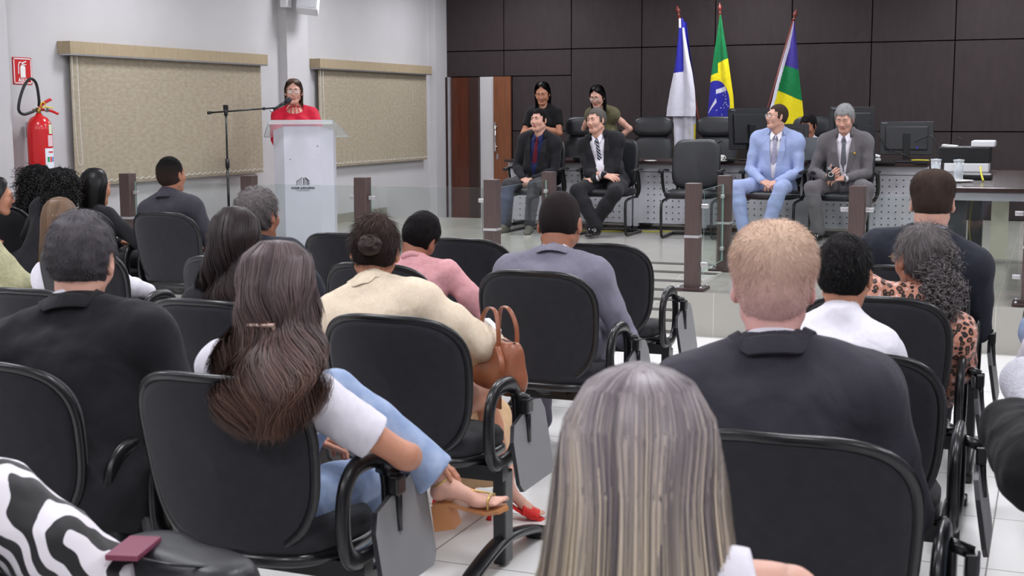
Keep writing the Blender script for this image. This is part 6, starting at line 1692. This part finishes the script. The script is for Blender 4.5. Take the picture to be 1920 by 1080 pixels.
# ---- 7 woman with long loose dark hair
p, r = person('woman with long loose dark hair falling in waves, left of the wavy haired woman', (-2.70, 4.02), 10, HC(440, 396, 4.12, .118), skB, sex='f', hs=1.0, bw=.9, hyaw=8, hpitch=6, s=.9)
r['label'] = 'woman with long loose black-brown hair falling in soft waves, no clip'
hair_long(p, r, h_dbrown, [(.127, .002, .002, .002, 0, -.01), (.120, .044, .050, .055, 0, -.01), (.085, .080, .088, .078, 0, -.012), (.03, .099, .110, .088, 0, -.015), (-.04, .104, .108, .085, 0, -.015), (-.11, .114, .100, .07, 0, -.02), (-.18, .128, .095, .06, 0, -.035), (-.25, .142, .088, .055, 0, -.045), (-.32, .140, .072, .045, 0, -.055)],
          n=8000, seg=22, wave=.028, wfreq=2.6, seed=7, w=.0022, clumps=120, jit=.2, endj=.2, frizz=.005, tip_from=.5, phase=.14)
jacket(p, r, s_black, vox=.010, seed=71, female=True); shirt(p, r, blackt, vox=.010, sleeve=0, collar=False); trousers(p, r, s_black, seed=72); shoes(p, r)

# ---- 8 curly grey haired man looking aside, navy jacket
p, r = person('man with curly grey-black hair in a dark jacket before the lectern, head turned aside', (-3.30, 5.22), 0, HC(484, 355, 5.30, .122), skC, hs=1.0, bw=1.0, hyaw=-6, s=.98)
hair_short(p, r, h_greyc, t=.020, side_t=.012, amp=.006, freq=26, nape=-.055, seed=8, strands=7000, L=.026, lift=.5, w=.0012)
suit(p, r, s_navy, seed=81); shoes(p, r)

# ---- 9 boy in white shirt
p, r = person('boy with short black hair and a white shirt beside the fair haired man', (-.58, 3.80), 0, HC(1587, 444, 3.98, .112), skB, hs=.92, bw=.86, hyaw=-8, hpitch=14, s=.86, vh=.005)
hair_short(p, r, h_black, t=.016, side_t=.008, amp=.003, nape=-.055, seed=9, strands=7000, L=.020, lift=.4)
shirt(p, r, white_c, vox=.0075, o=.014, so=.012, sleeve=.95, seed=91, amp=.0045, hem=-.06); trousers(p, r, s_navy, seed=92); shoes(p, r)

# ---- 10 woman in leopard print
p, r = person('woman in a leopard print blouse with curly grey hair gathered at the back', (-.58, 4.92), 14, HC(1728, 428, 5.05, .110), skC, sex='f', face=True, hs=1.0, bw=1.0, hyaw=26, hpitch=6, s=.95, wr=(.14, .32, .62), pr=(.5, -.3, -.9), aw=1.12)
hair_short(p, r, h_greyc, t=.014, side_t=.012, amp=.003, nape=-.05, seed=10, strands=5000, L=.05, lift=.03, w=.0012, flow=(0, -.8, -.5), sideburn=False, front=.06)
hair_curls(p, r, h_greyc, [((.0, -.100, -.01), (.050, .040, .055)), ((.005, -.118, -.08), (.050, .042, .062)), ((.005, -.115, -.14), (.040, .038, .05))], n=1300, L=.075, r=.008, turns=2.4, seed=11, w=.0045, face=False)
glasses(p, r, col='8a6a40')
shirt(p, r, leopard_mat(), vox=.0075, o=.018, so=.024, sleeve=.9, seed=101, amp=.005, hem=-.06, ctop=.575, female=True, puff=.012); trousers(p, r, s_black, seed=102); shoes(p, r)

# ---- 11 man in navy suit by the table
p, r = person('man in a dark navy suit with cropped brown hair seen before the side table', (-.56, 5.88), 2, HC(1750, 331, 6.0, .112), skA, hs=1.06, bw=1.20, hpitch=16, hyaw=2, s=1.0, neck=1.2, belly=.03, aw=1.1)
hair_short(p, r, h_sbrown, t=.008, side_t=.005, amp=.001, nape=-.050, seed=12, strands=12000, L=.011, lift=.6, w=.0012, boxy=.3)
suit(p, r, s_navy, seed=111, sh=lblue_shirt, pad=.012); shoes(p, r)

# ---- 12 woman with long ash blonde hair, nearest
p, r = person('woman with very long straight ash blonde hair and white top, nearest to the camera', (-.37, 1.60), 12, HC(1200, 706, 1.72, .124), skA, sex='f', hs=1.06, bw=1.1, hyaw=4, hpitch=0, s=.93, bare_arms=1, vh=.005, hipz=.50, neckl=.100)
hair_long(p, r, h_blond, [(.126, 0.002, .002, .002, 0, -.01), (.121, 0.036, .042, .05, 0, -.01), (.103, 0.068, .076, .07, 0, -.012), (.06, 0.095, .102, .085, 0, -.015), (0.0, 0.108, .114, .088, 0, -.018), (-.07, 0.116, .114, .08, 0, -.02), (-.14, 0.126, .112, .06, 0, -.025), (-.22, 0.158, .110, .05, 0, -.035), (-.32, 0.189, .102, .045, 0, -.045), (-.44, 0.212, .09, .04, 0, -.05)],
          n=16000, seg=24, wave=.0022, wfreq=1.6, seed=12, w=.0018, clumps=90, jit=.5, depth=.012, endj=.1, frizz=.004, tip_from=.08, tipvar=.95)
shirt(p, r, white_c, vox=.008, o=.010, sleeve=0, collar=False, hem=-.05, seed=121, female=True, neck_r=.08, strap=.145); trousers(p, r, s_black, seed=122); shoes(p, r)

# ---- 13 man with a fade haircut
p, r = person('man with a black fade haircut and black suit below the long blind', (-5.44, 7.38), -6, HC(320, 295, 7.45, .120), skC, hs=.98, bw=1.12, hyaw=2, hpitch=-2, s=1.0)
hair_short(p, r, hair_mat('fade', (58, 44, 40), (8, 8, 9), var=.3, rough=.5), t=.016, side_t=.0045, amp=.001, nape=-.05, seed=13, strands=5000, L=.010, lift=.5)
suit(p, r, s_black2, seed=131); shoes(p, r)

# ---- 14 sleek black hair
def women_bg(label, loc, rz, hc_, skin, hairm, prof, top, seed, hy=0, n=3500, wave=0.0, w=.003, face=False, hp=4, **k):
    p, r = person(label, loc, rz, hc_, skin, sex='f', face=face, hyaw=hy, hpitch=hp, **k)
    if prof is not None: hair_long(p, r, hairm, prof, n=n, seg=16, wave=wave, seed=seed, w=w, clumps=100, jit=.4, endj=.08, tip_from=.5, frizz=.002)
    jacket(p, r, top, vox=.011, seed=seed, female=True); shirt(p, r, blackt, vox=.011, sleeve=0, collar=False); trousers(p, r, s_black, seed=seed+1, vox=.013); shoes(p, r)
    return p, r
STR = [(.127, .002, .002, .002, 0, -.01), (.120, .044, .050, .055, 0, -.01), (.085, .080, .088, .080, 0, -.012), (.03, .097, .102, .084, 0, -.015), (-.05, .097, .100, .07, 0, -.015), (-.12, .092, .090, .05, 0, -.02), (-.20, .090, .082, .04, 0, -.035), (-.30, .094, .070, .035, 0, -.045)]
women_bg('woman with sleek straight black hair and black jacket next to the fade-haired man', (-6.12, 7.40), -14, HC(178, 320, 7.48, .118), skB, h_black, STR, s_black, 14, hy=4, hs=1.02, s=.95, face=True, wr=(.30, .34, .60), pr=(1, -.3, -.5))
# ---- 15, 16 curly black hair
for (lb, loc, hcx, sd, ln) in (('woman with a full head of black curls and glasses, between dark haired neighbours', (-6.45, 7.15), HC(118, 318, 7.22, .120), 15, .07), ('woman with long black curls seated closest to the red extinguisher', (-6.92, 7.62), HC(72, 312, 7.72, .120), 16, .12)):
    p, r = person(lb, loc, -4, hcx, skC, sex='f', hs=1.0, bw=.9, s=.9, hyaw=0, hpitch=4)
    bl = [((0, -.02, .045), (.105, .112, .092)), ((.0, -.035, -.04), (.118, .105, .085))]+([((0, -.05, -.13), (.105, .085, .09))] if sd == 15 else [((0, -.05, -.14), (.115, .085, .11)), ((0, -.05, -.24), (.11, .075, .09))])
    hair_curls(p, r, h_black, bl, n=1600, L=ln, r=.008, turns=3.2, seed=sd, w=.006, upright=True)
    if sd == 15: glasses(p, r, col='b0a090')
    jacket(p, r, s_black, vox=.012, seed=sd, female=True); shirt(p, r, blackt, vox=.012, sleeve=0, collar=False); trousers(p, r, s_black, seed=sd, vox=.014); shoes(p, r)
# ---- 17 long straight light brown hair
p, r = women_bg('girl with long straight light brown hair, half hidden by the grey haired man', (-4.36, 5.32), 10, HC(112, 376, 5.40, .118), skA, h_lbrown,
        [(.127, .002, .002, .002, 0, -.01), (.120, .044, .050, .055, 0, -.01), (.085, .076, .086, .076, 0, -.012), (.03, .090, .102, .082, 0, -.015), (-.05, .094, .098, .07, 0, -.015), (-.14, .104, .092, .05, 0, -.02), (-.24, .122, .086, .045, 0, -.035), (-.36, .140, .078, .04, 0, -.045)], white_c, 17, hy=8, n=6000, w=.0022, hs=1.0, s=.92, bw=.9)
# ---- 18 edge person with glasses
p, r = women_bg('person with glasses and black jacket seen in profile at the frame edge', (-6.98, 6.95), -22, HC(-8, 335, 7.0, .12), skB, h_black, STR, s_black, 18, hy=-18, face=True, hs=1.0, s=.95)
glasses(p, r, col='8a8078')
# ---- 19 pale beige sleeve at the edge
p, r = women_bg('person in a pale olive jacket cut off by the frame edge', (-5.05, 5.35), 0, HC(-75, 380, 5.4, .12), skB, h_dbrown, STR, cloth('pale olive cloth', (176, 174, 140), vscale=60), 19, s=.95)

# ---- 20 zebra blouse
p, r = person('woman in a zebra print blouse cut off by the corner of the frame', (-2.06, 1.84), -4, HC(-130, 600, 1.98, .12), skB, sex='f', hs=1.0, bw=1.15, s=.95, aw=1.35, hyaw=35, wr=(.20, .36, .50), pr=(1, .1, -.4), vb=.014)
hair_long(p, r, h_dbrown, [(z, a*1.25, b, c, d, e) for z, a, b, c, d, e in STR], n=5000, seg=16, seed=20, w=.002, clumps=100, jit=.4, endj=.08)
shirt(p, r, zebra_mat(), vox=.0075, o=.016, so=.018, sleeve=.95, seed=201, amp=.004, hem=-.05, collar=False, female=True, neck_r=.07); trousers(p, r, s_black, seed=202); shoes(p, r)
# ---- 21-23 people cut by the right frame edge
p, r = person('person in light blue jeans and white shirt at the frame edge near the side table', (.34, 5.05), 10, HC(2010, 430, 5.1, .12), skD, s=1.0, wr=(-.05, .42, .62), wl=(-.24, .30, .60), fl=(.04, .42, .52), kl=(-1, .3, .7), hs=1.0)
shirt(p, r, white_c, vox=.010, sleeve=.4, so=.014, seed=211)
trousers(p, r, jeans, seed=212); shoes(p, r); hair_short(p, r, h_black, seed=21, strands=2500)
texw = cloth('white textured weave', (206, 204, 212), col2=(186, 186, 198), vscale=120, bump=.6, bscale=160)
p, r = person('person in a white textured blouse at the frame edge behind the jeans wearer', (.37, 3.92), 6, HC(2060, 500, 4.0, .12), skC, sex='f', s=.98, wl=(-.14, .34, .70), pl=(-1, -.3, .05), aw=1.25, hs=1.0)
shirt(p, r, texw, vox=.009, sleeve=.9, so=.020, seed=221, hem=-.06); trousers(p, r, s_black, seed=222); shoes(p, r); hair_short(p, r, h_dbrown, seed=22, strands=2500)
p, r = person('person in a loose black long sleeved top at the frame edge, lowest on that side', (.32, 2.92), 6, HC(2080, 520, 3.0, .12), skB, sex='f', s=.98, wl=(-.10, .38, .76), pl=(-1, -.2, .12), aw=1.08, hs=1.0)
shirt(p, r, blackt, vox=.009, sleeve=.95, so=.030, seed=231, hem=-.06, amp=.005); trousers(p, r, jeans, seed=232); shoes(p, r); hair_short(p, r, h_dbrown, seed=23, strands=2500)
# ---- the people on the platform
SY = 12.80
def seated_front(label, x, y, hpx, skin, **k):
    return person(label, (x, y), 180, hpx, skin, face=True, hipz=.50, floor=PZ, vh=.0042, vb=.014, **k)
clasp = {1: dict(f=(-.85, .35, -.35), up=(.25, .45, .9), curl=.62, spread=.05, vox=.004), -1: dict(f=(.85, .30, -.35), up=(-.25, .45, .9), curl=.62, spread=.05, vox=.004)}
# maroon tie man
p, r = seated_front('seated man in a black suit with dark blue shirt and maroon tie, hands clasped', -4.93, 12.86, HC(1011, 203, 12.76, .120), skA, hs=.94, bw=1.02, s=.95, aw=.93, hyaw=-14, hpitch=-3, lip=lipA,
    wr=(.065, .27, .555), wl=(-.065, .27, .555), hands=clasp, fr=(.16, .48, .10), fl=(-.10, .50, .10), jaw=1.08, neck=1.12, belly=.02)
eyes(p, r, brow=h_black, look=(.15, .0)); hair_short(p, r, h_black, t=.015, side_t=.006, amp=.0015, seed=31, vox=.0045, strands=5000, L=.014, front=.058)
suit(p, r, s_black, front=True, sh=dblue_c, tiem=tie_m, tr=s_char, seed=301, ow=.075, ob=.03)
suede = M('grey suede shoe', (92, 88, 80), rough=.8); shoes(p, r, suede, M('white rubber sole', (205, 200, 190), rough=.6), 1.0)
# striped tie man
p, r = seated_front('seated man in a black suit and white shirt with striped tie, ankles crossed', -4.15, 12.86, HC(1118, 203, 12.74, .120), skA, hs=1.0, bw=1.08, s=1.0, aw=.93, hyaw=-20, hpitch=2, hroll=4, lip=lipA,
    wr=(-.04, .29, .60), wl=(.085, .27, .55), pr=(.9, -.5, -.5), pl=(-.9, -.5, -.5), hands={1: dict(f=(-.95, .15, -.2), up=(.1, .6, .8), curl=.45, vox=.004), -1: dict(f=(.90, .2, -.15), up=(-.1, .6, .8), curl=.6, vox=.004)},
    fr=(-.03, .50, .10), fl=(.05, .44, .10), kr=(.9, .5, 1), kl=(-.9, .5, 1), belly=.045, jaw=1.12, neck=1.15, lw=1.08)
eyes(p, r, brow=h_grey3, look=(.1, .0)); hair_short(p, r, h_grey3, t=.015, side_t=.008, amp=.002, seed=32, vox=.0045, strands=5000, L=.018, front=.06)
suit(p, r, s_black, front=True, tiem=tie_s, seed=311, ow=.085, ob=.04); shoes(p, r)
# light blue suit man
p, r = seated_front('seated man in a light blue suit with glasses looking far aside, hands folded', -2.50, 12.94, HC(1457, 195, 12.86, .120), skA, hs=.96, bw=1.10, s=1.0, aw=.94, hyaw=-50, hpitch=-4, lip=lipA,
    wr=(.075, .28, .565), wl=(-.075, .28, .560), hands=clasp, fr=(.20, .46, .10), fl=(-.02, .50, .10), kr=(.5, .5, 1), kl=(-.35, .5, 1), belly=.02, neck=1.1)
eyes(p, r, brow=h_black); hair_short(p, r, h_sbrown, t=.012, side_t=.003, amp=.001, seed=33, vox=.0045, strands=5000, L=.010, front=.06); glasses(p, r, col='6a7060')
suit(p, r, s_lblue, front=True, tiem=tie_p, seed=321, ow=.055, ob=.02); shoes(p, r, M('brown shoe', (96, 62, 44), rough=.4))
# grey suit man with phone
p, r = seated_front('seated grey haired man in a grey suit looking down at a phone in his hands', -1.83, 12.94, HC(1584, 198, 12.80, .118), skA, hs=1.0, bw=1.10, s=1.0, aw=.94, hyaw=-6, hpitch=22, lip=lipA,
    wr=(.13, .28, .60), wl=(-.02, .28, .60), hands={1: dict(f=(-.55, .55, .35), up=(.7, .2, -.5), curl=.7, vox=.004), -1: dict(f=(.90, .3, -.05), up=(-.1, .5, .9), curl=.55, vox=.004)},
    fr=(.17, .44, .10), fl=(-.17, .44, .10), kr=(.4, .5, 1), kl=(-.4, .5, 1), belly=.015)
eyes(p, r, brow=h_grey2, shut=True); hair_short(p, r, h_grey2, t=.020, side_t=.010, amp=.0025, seed=34, vox=.0045, strands=6000, L=.022, front=.055)
suit(p, r, s_grey, front=True, tiem=tie_g, seed=331, ow=.070, ob=.04); shoes(p, r)
m = MB(); m.lathe([(.0, 0), (.011, 0), (.010, .003), (.0, .004)], Vector(tp(p.Tt, (-.105, .132, .36))), 14, Matrix(p.Tt[:3, :3].tolist()).normalized() @ Matrix.Rotation(-PI/2, 3, 'X')); m.build('lapel_pin', M('gold pin', (210, 170, 60), rough=.3, metal=.7), r)
W = p.arm[1][2]; c, s_ = math.cos(p.rz), math.sin(p.rz); L0 = np.array((W[0]-.04, W[1]+.07, W[2]+.045)); PW = (p.loc[0]+c*L0[0]-s_*L0[1], p.loc[1]+s_*L0[0]+c*L0[1], p.loc[2]+L0[2])
t = empty('mobile_phone', PW, PI+R(12), 'black mobile phone with a pale ring on its back, held by the man in grey', 'phone')
Rp = Matrix.Rotation(R(28), 3, 'X'); m = MB(); m.box((0, 0, 0), (.072, .009, .148), rot=Rp, bev=.004); m.build('phone_case', M('phone black', (24, 24, 28), rough=.3), t)
m = MB(); m.tube([Rp @ Vector((.022*math.cos(a), .0055, -.01+.022*math.sin(a))) for a in [i*PI/12 for i in range(24)]], .0022, 6, closed=True); m.build('magnet_ring', white_p, t)
m = MB(); m.box(Rp @ Vector((.012, .0065, .052)), (.036, .005, .034), rot=Rp, bev=.003); m.build('camera_bump', grey_p, t)
# speaker at the lectern
p, r = person('woman in a crimson dress with glasses speaking into the microphone at the lectern', (-6.72, 11.13), 211, HC(550, 148, 11.22, .122), skA, sex='f', face=True, hipz=.82, floor=PZ, stand=True, hs=.96, bw=1.08, s=.88, hyaw=-2, hpitch=2, vh=.0042, lip=lipA,
    mouth_open=True, wr=(.20, .30, .86), wl=(-.20, .30, .86), pr=(1, -.4, -.6), pl=(-1, -.4, -.6), low_neck=True, fr=(.1, 0, .10), fl=(-.1, 0, .10), kr=(0, 1, 0), kl=(0, 1, 0), bare_arms=1)
eyes(p, r, brow=h_spk, iris='503828'); glasses(p, r, col='8a7858')
hair_long(p, r, h_spk, [(.124, .002, .002, .002, 0, -.005), (.118, .042, .049, .060, 0, -.01), (.090, .072, .084, .090, 0, -.01), (.03, .093, .098, .074, 0, -.015), (-.05, .092, .090, .05, 0, -.018), (-.12, .090, .080, .042, 0, -.015), (-.18, .105, .070, .05, 0, -.01), (-.215, .108, .060, .05, 0, -.01)], n=4500, seg=18, wave=.001, seed=35, w=.0026, clumps=90, jit=.4, endj=.06, tip_from=.35, frizz=.002, phimax=112)
shirt(p, r, crimson, vox=.007, o=.010, so=.012, sleeve=.62, seed=341, female=True, collar=False, neck_low=.0, neck_r=.060, scoop=.105, hem=-.04, puff=.010)
m = MB()
for x, z in ((-.075, .455), (-.04, .43), (0, .42), (.04, .43), (.075, .455)): m.tube([Vector(tp(p.Tt, (x*.75, .055, .515-abs(x)*.1))), Vector(tp(p.Tt, (x*.95, .095, .47))), Vector(tp(p.Tt, (x*1.1, .115, z-.005)))], .0045, 6)
m.tube([Vector(tp(p.Tt, (.062*math.cos(a), .005+.062*math.sin(a), .512))) for a in [i*PI/12 for i in range(24)]], .005, 6, closed=True); m.build('neckline_straps', crimson, r)
skirt_mesh(p, r, crimson, [(0, 0, .82, .15, 1), (0, 0, .55, .16, 1), (0, 0, .35, .17, 1)], name='dress_skirt', cut=(0, 0, .32), amp=.004); shoes(p, r, s=.88)
# two women standing behind the desk
def standing(label, hpx, loc, skin, hairm, prof, seed, rz=180, **k):
    p, r = person(label, loc, rz, hpx, skin, sex='f', face=True, hipz=.80, floor=PZ, stand=True, vh=.0045, bare_arms=1, **k)
    eyes(p, r, brow=h_black, shut=True)
    hair_long(p, r, hairm, prof, n=3500, seg=16, wave=.002, seed=seed, w=.003, clumps=80, jit=.4, endj=.08, tip_from=.5, phimax=112)
    return p, r
PRW = [(.125, .002, .002, .002, 0, -.01), (.118, .044, .050, .060, 0, -.01), (.090, .074, .088, .090, 0, -.012), (.03, .094, .100, .074, 0, -.015), (-.05, .095, .092, .05, 0, -.018), (-.14, .088, .080, .04, 0, -.02), (-.24, .090, .062, .035, 0, -.02)]
p, r = standing('woman in a black short sleeved top standing behind the man with the maroon tie', HC(1017, 155, 14.3, .118), (-5.42, 14.35), skB, h_black, PRW, 36, hs=.98, s=.88, bw=1.0, hyaw=8, hpitch=20, wr=(.07, .24, 1.03), wl=(-.07, .25, 1.05), lip=lipA, hipoff=(0, 0))
shirt(p, r, blackt, vox=.009, sleeve=.32, so=.012, collar=False, seed=361, female=True, neck_r=.058, hem=-.08); trousers(p, r, s_black, seed=362); shoes(p, r, s=.85)
t = empty('necklace_pendant', tuple(np.array(p.loc)+Vector((0, 0, 0))), p.rz, 'thin pendant on the woman in the black short sleeved top', 'pendant') if False else None
p, r = standing('woman with glasses in an olive sleeveless top standing behind the striped tie man', HC(1120, 161, 14.3, .118), (-4.74, 14.80), skA, h_black, PRW, 37, hs=.96, s=.86, bw=.9, hyaw=-4, hpitch=20, wr=(.10, .26, .9), wl=(-.10, .27, .9), lip=lipA, hipoff=(0, 0.5) if False else (0, 0))
shirt(p, r, olive, vox=.009, sleeve=0, collar=False, seed=371, female=True, neck_r=.066, hem=-.08); trousers(p, r, s_black, seed=372); shoes(p, r, s=.85); glasses(p, r, col='9a8a70')
# man behind the monitors
p, r = person('man with black hair and white shirt half hidden behind the monitors and laptop', (-2.42, 14.35), 180, HC(1516, 215, 14.30, .118), skC, face=True, hipz=.50, floor=PZ, hs=.96, bw=1.0, s=.95, hyaw=-12, hpitch=16, lip=lipR, wr=(.2, .32, .60), wl=(-.2, .32, .60))
eyes(p, r, brow=h_black); hair_short(p, r, h_black, t=.018, side_t=.010, amp=.002, seed=38, strands=4000, L=.016, front=.05)
shirt(p, r, white_c, vox=.010, sleeve=.95, so=.010, seed=381); trousers(p, r, s_navy, seed=382); shoes(p, r)
judge_chair(-2.42, 14.42, 'black leather chair holding the man behind the monitors')
# bag and pink notebook at the corner
t = empty('leather_bag', (-1.53, 2.08, .57), R(-20), 'black leather bag in the corner beside the zebra print blouse', 'bag')
F = Fld((-.22, -.16, -.02), (.22, .16, .2), .008); F.cone((-.11, 0, .06), (.11, 0, .06), .075, k=.02); F.cone((-.10, 0, .03), (.10, 0, .03), .08, k=.02); F.plane((0, 0, .115), (0, 0, 1), k=.02); F.plane((0, 0, 0), (0, 0, -1)); F.noise(.003, 6, 8)
V, f = F.nets(); mesh_np('bag_body', relax(V, f, 1), f, leather, t)
m = MB(); m.tube(smooth_path([(-.12, -.06, .10), (-.05, -.09, .11), (.06, -.08, .115), (.13, -.02, .11)], 6), .003, 6); m.build('seam', crim, t)
t = empty('notebook', (-1.615, 2.03, .682), R(15), 'thin dusty pink notebook lying on the black leather bag', 'notebook')
MB().box((0, 0, .006), (.065, .12, .012), bev=.003).build('cover', M('pink cover', (118, 54, 76), rough=.5), t)
